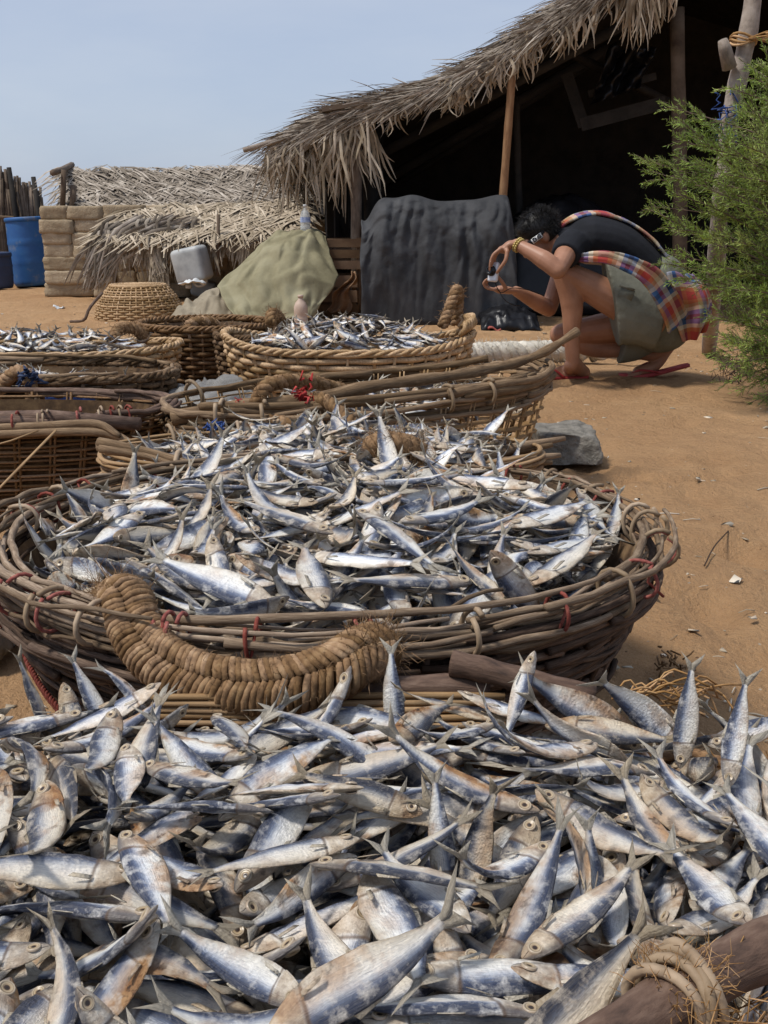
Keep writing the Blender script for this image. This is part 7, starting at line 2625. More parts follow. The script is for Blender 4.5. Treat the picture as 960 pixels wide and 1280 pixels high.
0 2 6 98 -13 2336 300 2 6 52 -85
0 2 2 87 -314 2332 282 42 -13 84 -32
0 2 0 80 188 2425 278 60 -44 -50 45
0 2 3 86 -462 2582 264 21 -9 77 60
0 2 3 85 -10 2587 301 12 9 -79 -59
0 2 3 82 -47 2487 330 27 -4 -85 45
0 2 2 96 -143 2308 284 65 -39 63 -17
0 2 8 86 -332 2529 308 41 -22 -63 62
0 2 0 89 39 2505 310 51 54 53 41
0 2 7 81 -159 2606 284 57 30 64 41
0 2 9 87 -277 2334 284 91 -12 -24 30
0 2 5 77 197 2497 277 40 -22 -48 74
0 2 2 99 -367 2489 299 20 10 74 63
0 2 7 85 -96 2512 322 63 -59 -26 43
0 2 6 97 -387 2612 251 85 45 16 23
0 2 8 87 96 2579 297 77 41 -17 -46
0 2 6 98 293 2416 263 24 41 -62 -62
0 2 1 83 241 2462 266 44 -72 44 -30
0 2 1 87 -248 2502 319 57 -68 -26 39
0 2 7 97 28 2299 250 10 7 -51 -85
0 2 1 77 -96 2662 252 8 7 -94 32
0 2 4 96 75 2521 302 43 51 59 46
0 2 2 96 -121 2537 318 66 25 -56 -44
0 2 1 79 -356 2334 273 90 -35 -8 -24
0 2 9 94 135 2384 285 35 -30 76 -46
0 2 2 78 -170 2530 327 56 -30 -4 77
0 2 8 78 -21 2622 272 10 -99 12 -6
0 2 8 77 -433 2392 287 68 73 0 -1
0 2 0 91 -231 2478 322 62 -69 -30 24
0 2 9 87 129 2584 268 85 42 -28 -18
0 2 3 96 -196 2394 324 4 19 -51 -84
0 2 9 99 77 2343 282 68 -55 46 -16
0 2 8 89 -201 2303 283 77 49 22 -35
0 2 1 81 181 2516 293 0 3 -77 -64
0 2 7 94 104 2511 318 67 71 -19 -14
0 2 8 90 49 2434 342 61 44 -26 -60
0 2 8 79 -134 2381 314 5 -74 64 21
0 2 3 77 250 2487 271 27 -55 47 -64
0 2 9 100 154 2524 310 53 -73 39 -19
0 2 2 80 161 2541 280 79 58 13 15
0 2 2 84 -6 2420 329 47 -74 -42 22
0 2 7 95 -30 2304 268 50 86 -8 -8
0 2 5 79 -368 2520 296 81 50 -28 -12
0 2 1 77 -220 2299 256 89 -31 28 -19
0 2 1 83 182 2581 256 36 -33 -29 82
0 2 6 85 -406 2317 253 18 14 91 35
0 2 9 94 -358 2524 316 36 -68 39 -51
0 2 8 76 232 2564 260 8 97 -15 16
0 2 1 99 -445 2531 291 36 0 82 45
0 2 1 84 -226 2362 300 40 -19 -82 35
0 2 5 93 -16 2400 338 64 70 -26 -17
0 2 5 80 -148 2279 268 14 -4 92 -37
0 2 8 93 290 2484 257 8 -81 -55 20
0 2 6 98 -283 2612 277 3 -4 100 9
0 2 1 95 37 2582 305 22 -18 -57 77
0 2 2 78 -465 2362 254 20 -5 27 94
0 2 4 89 107 2641 269 11 -17 6 98
0 2 6 84 -540 2424 268 19 -13 -80 -55
0 2 9 85 -15 2518 315 6 4 -71 -70
0 2 7 91 -476 2382 260 12 -8 34 93
0 2 7 91 -158 2661 274 89 -26 34 15
0 2 0 93 -494 2468 268 67 -72 -17 -6
0 2 1 80 -256 2623 309 71 56 23 36
0 2 7 88 -496 2495 271 58 80 6 15
0 2 5 75 216 2401 271 82 -56 8 11
0 2 0 77 61 2305 302 95 3 -22 21
0 2 8 91 98 2463 311 20 30 -69 63
0 2 5 88 228 2381 271 55 80 20 13
0 2 5 84 -190 2308 294 50 66 -25 -49
0 2 8 80 -541 2502 249 12 -7 58 -81
0 2 4 96 13 2633 287 28 -33 3 90
0 2 3 86 -143 2406 347 55 61 38 41
0 2 1 80 135 2433 291 82 -46 -16 31
0 2 2 79 -221 2442 326 41 36 50 68
0 2 2 95 -182 2420 335 63 52 -50 -28
0 2 7 80 -552 2511 278 1 81 40 -42
0 2 3 83 -479 2518 288 62 -68 34 -22
0 2 9 84 -505 2555 261 29 -2 88 -38
0 2 2 93 -121 2572 331 27 22 66 66
0 2 4 96 -234 2324 312 64 68 -15 -33
0 2 2 85 -83 2332 287 23 40 -60 -66
0 2 2 94 -568 2531 282 50 6 10 -86
0 2 4 95 -160 2616 316 8 9 76 63
0 2 0 78 -307 2585 308 78 49 -38 -7
0 2 3 82 -553 2444 261 73 12 17 -65
0 2 0 78 -386 2588 278 45 -82 -21 30
0 2 6 98 -141 2632 291 94 -14 14 29
0 2 2 82 132 2614 252 21 20 92 25
0 2 6 93 -329 2551 303 6 37 93 -2
0 2 1 92 -532 2398 290 85 20 32 -36
0 2 0 100 -356 2416 298 62 72 -28 -14
0 2 7 99 -53 2449 334 4 10 75 -65
0 2 2 89 -480 2453 284 41 55 53 50
0 2 5 95 -272 2493 342 42 27 74 46
0 2 4 79 -104 2666 298 19 -8 92 35
0 2 6 83 -82 2282 255 1 12 88 46
0 2 0 84 -524 2374 258 92 14 19 -31
0 2 2 99 -150 2514 326 57 50 -37 -54
0 2 3 87 219 2490 294 40 -38 63 -55
0 2 7 98 -116 2341 297 32 -54 77 -8
0 2 4 84 -374 2433 324 51 76 16 37
0 2 8 93 -502 2390 278 39 -14 -58 70
0 2 8 97 -399 2347 298 60 -61 40 -32
0 2 2 96 -361 2639 283 33 94 8 -7
0 2 5 92 -419 2372 294 62 52 -32 -49
0 2 7 77 20 2503 332 30 41 -67 -53
0 2 0 82 -278 2373 315 64 -56 39 -35
0 2 9 85 46 2355 318 20 -41 80 -39
0 2 2 84 -134 2337 322 29 78 14 54
0 2 8 96 -389 2472 303 19 -18 -89 37
0 2 5 100 104 2355 295 3 39 48 78
0 2 2 85 257 2402 285 14 33 -84 -42
0 2 3 87 6 2366 309 72 -67 -4 18
0 2 7 81 88 2306 275 28 -6 -50 -81
0 2 3 99 127 2599 280 26 2 -33 91
0 2 8 78 -86 2608 294 19 -50 73 -42
0 2 3 83 10 2553 323 35 -62 46 -54
0 2 3 94 -74 2284 296 9 -96 -27 9
0 2 9 84 165 2329 265 14 16 -50 -84
0 2 6 78 -436 2476 307 36 -4 -9 93
0 2 5 76 240 2444 311 60 -80 0 -5
0 2 1 98 181 2378 285 83 -52 18 -10
0 2 1 91 -38 2545 324 37 15 77 50
0 2 9 77 -474 2350 290 53 9 81 -23
0 2 4 99 -15 2289 296 7 -8 83 -54
0 2 7 80 34 2411 349 14 12 -66 -73
0 2 4 83 87 2610 308 12 -2 -84 -53
0 2 4 86 -173 2599 300 54 -81 -13 18
0 2 6 97 -1 2277 311 96 24 6 12
0 2 1 83 -530 2506 282 33 -27 50 -75
0 2 4 90 -277 2652 307 46 86 11 19
0 2 0 85 36 2649 270 3 26 16 -95
0 2 2 85 190 2429 296 10 18 61 77
0 2 9 95 -18 2624 306 53 29 75 26
0 2 2 79 -460 2344 305 7 10 6 99
0 2 6 98 -48 2595 294 61 12 62 48
0 2 7 93 242 2474 310 48 22 -68 -51
0 2 3 81 110 2323 279 77 -62 14 4
0 2 1 97 -345 2357 288 17 -35 -72 57
0 2 6 78 -459 2564 298 49 75 40 16
0 2 1 95 286 2500 287 69 6 56 44
0 2 6 91 -391 2551 301 44 57 65 24
0 2 3 92 270 2478 312 46 -53 40 -59
0 2 5 77 289 2524 291 34 -44 -38 74
0 2 5 84 26 2656 275 2 -26 -8 96
0 2 3 80 -336 2637 324 6 -3 27 96
0 2 2 89 -212 2630 336 84 3 -30 44
0 2 9 95 9 2647 307 6 96 -7 -26
0 2 2 86 -140 2637 308 13 21 73 64
0 2 7 93 61 2628 311 80 31 50 -15
0 2 2 94 -282 2298 267 6 -14 41 90
0 2 9 91 -260 2517 338 76 50 -26 -33
0 2 4 85 -347 2580 322 42 -58 -9 69
0 2 6 99 169 2524 324 5 -89 -32 32
0 2 2 76 155 2412 324 57 -59 -39 42
0 2 1 76 -534 2443 293 55 -80 21 -11
0 2 8 85 167 2563 296 45 -88 16 -3
0 2 7 82 -70 2450 343 62 -51 -50 32
0 2 7 95 -196 2316 310 61 60 -24 -46
0 2 7 77 -414 2427 325 46 73 -45 -24
0 2 5 97 -56 2615 335 24 -15 -38 88
0 2 0 86 -316 2608 315 67 74 -6 -8
0 2 2 88 -328 2597 322 38 40 50 66
0 2 5 77 -227 2593 290 43 -80 -20 36
0 2 4 89 185 2396 316 69 -62 -31 20
0 2 5 95 70 2640 316 98 -10 -5 -16
0 2 6 76 -450 2369 303 71 58 -18 -35
0 2 8 79 -206 2562 320 24 -39 -67 59
0 2 5 89 -528 2512 297 54 -55 -41 50
0 2 4 85 -284 2294 248 2 -13 30 94
0 2 0 96 -261 2584 324 30 30 66 62
0 2 0 91 234 2533 328 22 -37 -67 60
0 2 9 98 -124 2625 333 47 30 68 49
0 2 9 94 107 2377 319 23 23 62 71
0 2 4 90 -348 2302 277 33 -6 89 31
0 2 1 96 -18 2335 311 51 -85 -8 10
0 2 8 96 -418 2546 302 39 -64 -40 53
0 2 2 82 199 2359 291 25 38 -57 -68
0 2 5 86 135 2455 323 48 -61 60 -19
0 2 6 86 -383 2592 314 65 74 -7 19
0 2 0 86 -437 2424 321 35 3 42 84
0 2 9 86 -236 2563 333 48 44 55 53
0 2 9 85 181 2563 320 76 47 -29 -34
0 2 8 92 -326 2649 337 64 -76 -5 4
0 2 1 99 194 2471 322 37 49 -60 -51
0 2 4 91 -79 2384 338 23 -89 -38 -4
0 2 0 80 -486 2487 307 55 -74 34 -20
0 2 5 82 -108 2313 315 41 29 -54 -67
0 2 1 78 -456 2528 306 46 -74 -35 32
1 1 7 130 -141 1532 387 67 68 -18 -25
1 1 0 130 50 1317 363 66 72 20 8
1 1 4 130 -45 1386 371 17 12 69 69
1 1 0 130 264 1477 361 29 24 -68 -63
0 1 1 127 -328 1324 326 54 -77 32 3
1 1 7 130 -210 1305 358 46 86 -10 -19
1 1 1 130 80 1525 393 24 -30 66 -65
1 1 0 123 -91 1302 374 56 -55 50 -36
1 1 5 130 184 1769 386 75 -62 12 -18
1 1 0 130 249 1400 361 21 36 -67 -62
1 1 2 100 -284 1385 345 58 72 -23 -29
1 1 7 130 251 1566 383 26 26 -63 -69
1 1 5 100 14 1308 352 51 55 -38 -54
0 3 3 90 -496 4817 319 32 -86 -15 -37
0 3 7 100 8 4548 279 16 2 -48 -86
0 3 3 88 -16 4738 377 45 45 55 55
0 3 8 83 113 4788 330 33 -54 58 -51
0 3 1 98 36 4878 335 46 21 -80 -33
0 3 4 84 -282 4746 367 4 -7 73 68
0 3 5 105 -369 4544 306 18 -88 12 43
0 3 9 97 -11 4860 338 42 14 -78 -44
0 3 9 96 -362 4832 338 71 35 40 46
0 3 7 92 -15 4803 361 2 -15 -76 -63
0 3 9 86 -1 4963 272 31 -94 11 4
0 3 3 87 -116 4879 354 52 30 -64 -48
0 3 3 94 138 4853 321 31 26 80 45
0 3 8 95 -409 4899 293 4 -32 -52 79
0 3 8 104 -123 4756 374 75 -65 -5 11
0 3 5 95 -32 4916 313 18 -44 -44 76
0 3 6 105 176 4759 314 70 50 -22 -46
0 3 4 93 259 4760 279 78 56 4 -28
0 3 4 94 -276 4827 361 49 -66 -24 51
0 3 8 82 102 4574 276 85 -52 8 7
0 3 4 83 -405 4601 294 24 60 -46 -60
0 3 8 84 -74 4929 318 9 40 -89 22
0 3 4 92 -420 4882 307 68 -67 4 -30
0 3 9 98 -212 4705 368 7 4 55 83
0 3 7 81 94 4863 324 32 -28 41 -81
0 3 0 82 -317 4766 367 67 28 45 52
0 3 5 90 -56 4687 362 57 -58 51 -28
0 3 0 86 -148 4589 322 33 -16 -85 38
0 3 5 83 -179 4868 347 44 -88 10 -13
0 3 2 103 -415 4692 333 29 60 -56 -50
0 3 5 95 -508 4641 287 9 14 88 -44
0 3 2 98 -157 4966 282 17 7 98 13
0 3 7 102 257 4818 277 39 -42 -43 69
0 3 2 90 -338 4602 329 83 -45 -25 22
0 3 0 97 -244 4922 311 41 -90 5 -18
0 3 4 88 -334 4586 300 11 31 -46 -82
0 3 6 81 68 4947 277 53 82 -12 -17
0 3 0 96 -205 4612 336 47 62 20 59
0 3 0 98 -61 4905 340 19 4 -89 -41
0 3 4 97 -345 4733 360 17 59 -74 -26
0 3 4 101 -529 4742 301 27 3 59 76
0 3 9 105 -185 4592 336 14 49 22 83
0 3 3 92 -112 4814 368 11 -43 58 -68
0 3 4 85 113 4620 302 8 3 -52 -85
0 3 8 99 -149 4951 312 88 -30 -10 -36
0 3 7 84 -421 4862 320 69 -49 18 -50
0 3 7 100 -247 4666 358 67 73 2 13
0 3 1 98 71 4633 318 8 -13 79 -60
0 3 7 87 230 4698 291 3 -25 86 -45
0 3 7 104 -335 4598 343 13 46 29 83
0 3 0 90 -152 4886 355 56 38 -62 -40
0 3 7 84 -483 4662 308 2 -33 -94 8
0 3 6 90 -453 4817 318 50 18 56 63
0 3 8 95 -363 4903 301 6 -33 -49 80
0 3 9 90 -208 4935 305 86 41 -31 1
0 3 6 81 145 4662 316 25 -47 -84 -5
0 3 9 84 -92 4967 311 12 -2 -5 -99
0 3 2 90 82 4750 344 53 35 -40 -66
0 3 0 102 -318 4557 308 5 -12 13 98
0 3 4 87 -172 4913 332 32 -92 -2 22
0 3 3 97 -506 4617 285 18 15 94 24
0 3 6 94 117 4596 290 33 94 2 -6
0 3 9 101 -82 4605 326 46 61 -23 -60
0 3 4 91 -385 4947 286 14 95 23 -17
0 3 3 96 -591 4721 274 68 -28 28 -62
0 3 9 84 -247 4832 366 27 -65 56 -44
0 3 3 82 -542 4699 292 64 -58 22 -44
0 3 3 100 -247 4679 370 2 8 54 -84
0 3 8 88 -183 4540 286 30 6 84 -46
0 3 6 86 16 4822 356 7 5 -97 23
0 3 6 81 -219 4937 318 1 12 -81 -57
0 3 0 104 -131 4559 319 94 -26 21 2
0 3 1 85 -515 4634 300 46 86 -22 -6
0 3 8 84 -300 4848 343 26 -22 40 -85
0 3 6 81 -438 4844 316 58 66 -44 -17
0 3 7 91 -96 4949 302 14 -70 -29 64
0 3 6 98 97 4698 333 43 36 -47 -68
0 3 4 104 167 4703 316 58 68 -24 -37
0 3 9 88 -290 4529 298 37 8 90 23
0 3 9 100 -146 4527 293 7 -14 16 -98
0 3 5 87 -549 4635 298 44 76 -41 -24
0 3 4 85 -240 4949 314 8 -9 99 -7
0 3 3 88 113 4907 317 9 12 59 -79
0 3 4 94 -33 4846 376 42 -39 -30 76
0 3 1 83 240 4634 269 29 -90 -33 6
0 3 1 83 36 4658 336 84 -40 -22 32
0 3 0 86 196 4635 312 87 -44 21 1
0 3 6 81 -332 4917 298 22 8 86 45
0 3 5 102 -123 4923 362 39 -54 -53 53
0 3 8 84 -84 4536 289 52 -84 8 14
0 3 0 96 -247 4564 320 85 -42 27 -17
0 3 3 82 -396 4549 291 23 -90 15 34
0 3 8 94 -49 4953 329 42 -89 -14 -10
0 3 3 102 159 4900 276 58 -81 6 -6
0 3 3 88 -334 4932 326 16 -2 35 -92
0 3 6 91 -34 4558 294 64 73 20 14
0 3 4 97 -554 4855 275 17 28 -89 -32
0 3 8 95 222 4833 280 47 -41 -31 72
0 3 6 105 -268 4962 292 76 61 -4 22
0 3 0 96 46 4914 328 9 -8 20 -97
0 3 4 93 68 4818 348 44 24 -63 -59
0 3 5 82 257 4674 283 45 -9 38 -80
0 3 5 93 -524 4890 298 47 84 25 5
0 3 8 87 -257 4532 281 11 17 80 -56
0 3 7 94 28 4940 323 66 74 18 -3
0 3 6 87 -468 4922 308 20 91 23 28
0 3 5 86 32 4668 352 37 -34 60 -62
0 3 6 101 91 4612 314 49 87 2 5
0 3 9 85 -414 4597 308 14 20 -47 -85
0 3 5 93 -45 4741 395 81 53 -9 -22
0 4 7 90 -1656 4790 264 64 -70 -22 19
0 4 3 94 -1955 4696 248 47 52 62 37
0 4 7 103 -1622 4955 225 9 -12 -50 86
0 4 3 85 -1850 4850 251 42 43 -56 -56
0 4 8 97 -1521 4713 263 42 -35 -59 60
0 4 3 105 -2070 4789 221 17 -53 73 -39
0 4 5 101 -1744 4816 257 26 -40 -67 57
0 4 1 97 -1756 4758 258 66 -54 32 -42
0 4 0 97 -1300 4725 255 63 -68 31 -21
0 4 5 96 -1760 4895 239 52 33 57 54
0 4 3 86 -1670 4653 254 55 -53 51 -39
0 4 0 80 -1433 4824 258 29 34 72 53
0 4 4 85 -1996 4704 228 39 30 61 62
0 4 6 102 -1183 4727 239 58 70 34 24
0 4 6 86 -1596 4855 253 44 38 65 48
0 4 1 98 -1942 4798 236 51 -45 34 -65
0 4 1 87 -1385 4863 251 53 51 -56 -38
0 4 2 100 -1777 4637 247 69 56 7 44
0 4 8 83 -1673 4909 236 55 -58 -32 51
0 4 9 103 -1800 4836 254 43 -70 -42 39
0 4 7 95 -1812 4680 250 25 43 -65 -57
0 4 5 80 -1252 4748 250 58 50 40 51
0 4 8 83 -1977 4732 236 75 -10 8 -65
0 4 4 101 -1640 4916 243 35 48 68 43
0 4 7 83 -1320 4851 247 0 8 -68 73
0 4 2 96 -1214 4621 239 71 67 -9 21
0 4 3 94 -1322 4566 233 6 -16 96 21
0 4 8 86 -1703 4892 240 56 -58 26 -53
0 4 8 99 -1757 4903 249 63 -70 23 -25
0 4 0 92 -1703 4766 274 56 -65 39 -34
0 4 5 96 -1602 4945 247 72 62 31 8
0 4 7 105 -2002 4691 244 61 66 -42 -12
0 4 9 98 -1348 4913 230 43 37 69 44
0 4 4 98 -1867 4643 242 25 10 69 67
0 4 8 102 -1607 4636 251 67 -43 44 -42
0 4 9 104 -1189 4597 234 47 -86 -3 22
0 4 6 86 -1408 4733 260 68 56 -28 -37
0 4 7 91 -1380 4614 248 11 8 62 77
0 4 9 81 -1272 4931 216 88 47 -4 -8
0 4 9 90 -1826 4842 252 51 30 -58 -56
0 4 2 92 -1964 4884 231 15 15 -63 -74
0 4 5 87 -1616 4573 235 11 -10 -86 49
0 4 6 87 -1126 4851 220 21 28 77 53
0 4 7 102 -1844 4769 260 40 8 59 70
0 4 2 95 -1420 4926 245 27 -66 -42 56
0 4 6 87 -1974 4776 234 69 37 -48 -40
0 4 5 82 -1101 4666 222 76 -40 -27 44
0 4 4 85 -1488 4578 234 38 47 -43 -67
0 4 0 80 -1699 4829 258 44 38 68 44
0 4 9 97 -1603 4712 270 32 -45 -66 52
0 4 8 96 -1463 4756 263 63 -54 -34 45
0 4 8 103 -1716 4950 221 3 11 60 -79
0 4 1 81 -1313 4602 238 83 -55 -2 -10
0 4 3 93 -1268 4831 244 0 -10 55 -83
0 4 7 100 -1686 4902 270 26 -23 48 -81
0 4 2 93 -1738 4687 256 27 38 53 71
0 4 5 81 -1889 4855 235 37 28 -60 -65
0 4 5 97 -1833 4721 255 67 -69 -27 6
0 4 6 93 -1364 4657 249 10 5 -56 -82
0 4 3 96 -1786 4946 232 26 7 64 -72
0 4 4 80 -1542 4703 265 41 26 45 75
0 4 4 90 -1892 4792 251 61 -23 43 -63
0 4 2 94 -1554 4871 250 32 28 74 53
0 4 4 97 -1390 4919 246 44 -61 -24 62
0 4 4 98 -1924 4643 232 42 64 -56 -33
0 4 8 95 -1740 4552 228 82 -52 10 -21
0 4 5 83 -1855 4677 255 60 59 -37 -39
0 4 3 89 -1665 4799 274 56 -72 23 -33
0 4 9 88 -1561 4685 260 42 38 47 68
0 4 9 92 -1980 4726 260 56 -79 21 -13
0 4 8 84 -1633 4543 221 80 -59 13 -3
0 4 6 89 -1527 4962 222 78 62 9 -4
0 4 8 99 -1719 4580 236 66 -75 8 0
0 4 2 91 -2057 4720 225 31 69 -44 -48
0 4 1 91 -1695 4545 223 44 88 -13 -14
0 4 6 96 -1337 4820 254 29 42 57 64
0 4 5 89 -1571 4927 248 5 -27 63 -72
0 4 3 95 -1930 4728 258 38 -56 51 -53
0 4 2 99 -1459 4920 234 54 43 62 38
0 4 0 90 -1182 4641 229 29 20 -46 -81
0 5 2 89 -974 3973 190 55 -81 19 4
0 5 8 88 -1433 4120 171 52 -85 0 0
0 5 9 97 -1374 3974 204 49 50 56 46
0 5 3 82 -1226 3964 201 44 -40 48 -64
0 5 7 94 -1482 3828 190 82 -54 -16 10
0 5 4 91 -1103 3863 189 36 -36 74 -44
0 5 3 98 -1681 3819 187 27 10 -50 82
0 5 0 91 -1875 3944 183 25 57 77 12
0 5 1 85 -1408 3790 177 9 -5 -73 67
0 5 5 84 -1415 3852 196 50 -50 58 -40
0 5 3 87 -1664 3846 190 43 -81 30 -25
0 5 8 83 -1071 3984 186 43 -44 -53 58
0 5 6 82 -1432 3967 204 57 46 44 53
0 5 2 83 -1024 3874 177 57 77 24 18
0 5 8 99 -1307 4082 184 64 -75 -5 12
0 5 4 85 -1119 3893 194 77 -48 -21 38
0 5 1 92 -1620 3894 200 46 -32 -70 45
0 5 5 100 -1726 3816 182 2 -98 13 10
0 5 6 95 -1287 3826 196 76 14 12 -62
0 5 0 94 -1349 3823 191 68 73 8 4
0 5 8 94 -1804 3862 171 10 -14 -70 69
0 5 8 86 -1236 4047 190 12 -10 -55 82
0 5 2 86 -1552 3840 214 73 -64 23 -5
0 5 8 87 -1308 3886 198 49 -39 57 -53
0 5 7 101 -1466 3800 199 69 -65 29 -12
0 5 8 95 -1576 3822 214 74 60 8 -30
0 5 0 89 -1332 4099 185 5 6 -96 -27
0 5 9 102 -1536 3866 202 34 -23 78 -48
0 5 4 94 -1397 3791 199 22 16 -50 -82
0 5 5 93 -1410 3826 210 22 -38 66 -61
0 5 3 82 -1569 4083 181 58 -81 -4 -2
0 5 2 103 -1014 3936 183 8 -3 -61 -79
0 5 6 103 -1641 4041 187 60 37 49 52
0 5 9 93 -1103 4004 195 49 -66 47 -31
0 5 3 104 -1181 3862 194 6 -12 -82 56
0 5 7 83 -1514 3798 193 76 -57 31 -1
0 5 9 100 -1432 4106 194 10 -4 -52 -85
0 5 3 91 -1577 3961 203 49 -81 26 -20
0 5 4 102 -1196 3930 199 26 24 -67 -65
0 5 3 100 -1736 3888 188 7 11 81 -58
0 5 0 82 -1853 3949 176 52 32 48 63
0 5 7 97 -1328 4020 205 67 74 8 -3
0 5 1 81 -1734 3937 188 6 2 64 -77
0 5 8 81 -1337 3992 203 63 -78 8 2
0 5 9 85 -1143 3919 193 74 64 15 15
0 5 9 96 -1224 3828 206 15 16 -54 -81
0 5 2 92 -990 3865 171 25 18 -51 -80
0 5 3 104 -1530 3983 203 34 -44 -63 54
0 5 8 88 -1312 3795 196 21 -10 77 -59
0 5 4 100 -1236 3823 221 58 79 -16 -8
0 5 8 88 -1402 4043 195 60 -80 -2 4
0 5 2 87 -1497 4072 197 10 71 68 -15
0 5 3 105 -1564 3891 221 46 -50 45 -58
0 5 5 102 -1570 4031 212 52 -44 -39 62
0 5 1 97 -1233 3792 185 89 -42 16 9
0 5 2 102 -1514 4024 197 66 46 -42 -42
0 5 5 96 -1590 3805 191 23 -1 -1 97
0 5 8 87 -1335 3890 201 40 -52 55 -52
0 5 8 98 -1464 3827 209 24 -42 66 -57
0 5 5 99 -1410 3882 215 13 -18 -77 60
0 6 0 92 226 3493 244 86 48 11 14
0 6 6 85 -353 3090 243 80 15 -2 59
0 6 0 98 -168 3287 261 26 26 66 66
0 6 2 102 -332 3161 261 28 -16 78 -54
0 6 2 92 106 3308 262 43 54 53 49
0 6 2 87 -202 3188 258 76 63 -15 -4
0 6 0 99 -275 3349 230 7 12 -83 -54
0 6 6 91 -65 3119 245 97 21 6 12
0 6 5 95 -186 3103 243 75 -55 32 -17
0 6 0 101 -290 3104 244 55 77 22 25
0 6 1 95 -458 3122 240 44 31 65 54
0 6 8 83 195 3333 256 2 -6 75 -66
0 6 7 91 355 3427 247 9 0 -64 77
0 6 1 91 75 3148 231 16 18 -61 -76
0 6 7 94 -252 3248 255 81 59 -3 6
0 6 4 90 -205 3054 233 22 -97 -4 -7
0 6 9 93 -113 3342 256 44 42 58 54
0 6 9 85 270 3355 250 64 74 -8 -15
0 6 6 86 285 3378 252 65 76 5 -9
0 6 0 95 143 3341 271 39 -60 -49 50
0 6 9 89 -179 3237 270 62 -48 49 -38
0 6 9 101 68 3349 271 44 -52 58 -45
0 6 0 104 -79 3342 263 52 45 60 41
0 6 8 97 -211 3060 252 11 -16 22 95
0 6 6 87 -334 3216 245 80 60 -2 8
0 6 2 93 -226 3334 241 11 16 -71 -68
0 6 4 99 -127 3194 260 59 72 -22 -29
0 6 6 93 -15 3384 257 66 37 -55 -36
0 6 4 101 -123 3424 247 16 -9 90 -40
0 6 2 95 -243 3270 262 34 32 -71 -53
0 6 3 100 -362 3044 244 1 -12 73 -67
0 6 9 87 43 3282 263 26 27 56 74
0 6 8 87 -328 3289 236 19 -31 61 -70
0 6 9 91 -233 3354 260 74 50 13 43
0 6 3 92 363 3458 245 59 -78 -12 20
0 6 6 99 -450 3203 256 58 -73 -15 32
0 6 3 87 -453 3238 229 94 -15 -8 28
0 6 3 100 436 3523 232 77 -63 13 -3
0 6 0 100 170 3413 260 9 -8 -70 70
0 6 8 100 215 3534 239 34 90 25 5
0 6 3 103 -119 3260 282 63 3 -13 -76
0 6 3 83 199 3437 254 4 0 -56 83
0 6 1 86 -112 3436 227 14 -8 58 -80
0 6 7 84 -339 3080 258 5 -8 -68 -73
0 6 5 94 -28 3144 260 53 -83 16 -4
0 6 7 89 -243 3134 264 53 -41 -39 63
0 6 9 89 222 3261 240 48 63 -32 -51
0 6 6 100 -427 3178 234 66 62 26 32
0 6 7 84 368 3302 225 57 76 22 20
0 6 8 96 -92 3208 269 31 8 -65 69
0 6 0 85 41 3156 238 52 83 14 18
0 6 5 99 -176 3133 250 25 28 46 81
0 6 8 83 261 3482 244 67 -72 -10 16
0 6 8 90 -285 3146 259 61 -45 -48 45
0 6 6 86 -501 3072 224 26 23 75 56
0 6 1 97 90 3474 241 20 -33 -51 77
0 6 6 99 -2 3232 265 75 31 -14 -58
0 6 3 91 143 3388 272 20 -6 46 -86
0 6 0 86 -49 3385 254 63 61 -42 -24
0 6 2 88 -378 3177 242 10 20 -64 -73
0 6 1 82 200 3242 239 67 -45 48 -34
0 6 0 90 34 3375 262 43 44 -65 -44
0 6 4 81 334 3481 245 67 67 30 12
0 6 9 81 427 3388 236 67 -71 -5 20
0 6 1 104 13 3484 232 14 4 44 -89
0 6 1 89 83 3198 248 4 0 -75 -66
0 6 3 90 -32 3252 264 56 -63 40 -34
0 6 9 84 -311 3106 265 44 -63 -37 53
0 6 6 81 -242 3379 237 33 10 -59 -73
0 6 6 93 320 3559 223 4 0 -78 -63
0 6 2 87 -54 3098 232 60 79 15 -5
0 6 3 90 -50 3342 263 54 -70 37 -30
0 6 6 93 8 3166 246 5 5 68 72
0 6 2 100 349 3515 239 86 49 -15 -1
0 6 4 89 -422 3248 252 12 -7 53 -84
0 6 8 84 16 3423 250 42 -43 55 -59
0 6 0 90 350 3347 246 61 -57 -42 35
0 6 4 105 -83 3414 255 2 27 -78 -56
0 6 6 92 141 3504 233 16 8 83 53
0 6 7 86 286 3252 231 20 22 -50 -82
0 6 2 99 112 3225 248 3 -7 -64 -77
0 6 2 97 -338 3126 266 53 76 34 19
0 6 3 103 -442 3121 253 25 -27 49 -79
0 6 2 91 502 3479 227 50 51 -41 -57
0 6 4 98 286 3546 254 74 64 14 17
0 6 8 103 -256 3200 280 10 0 -67 74
0 6 3 102 355 3402 255 11 -1 65 -75
0 6 4 100 -120 3088 274 2 -34 93 -11
0 6 8 98 293 3316 243 84 -48 -18 20
"""
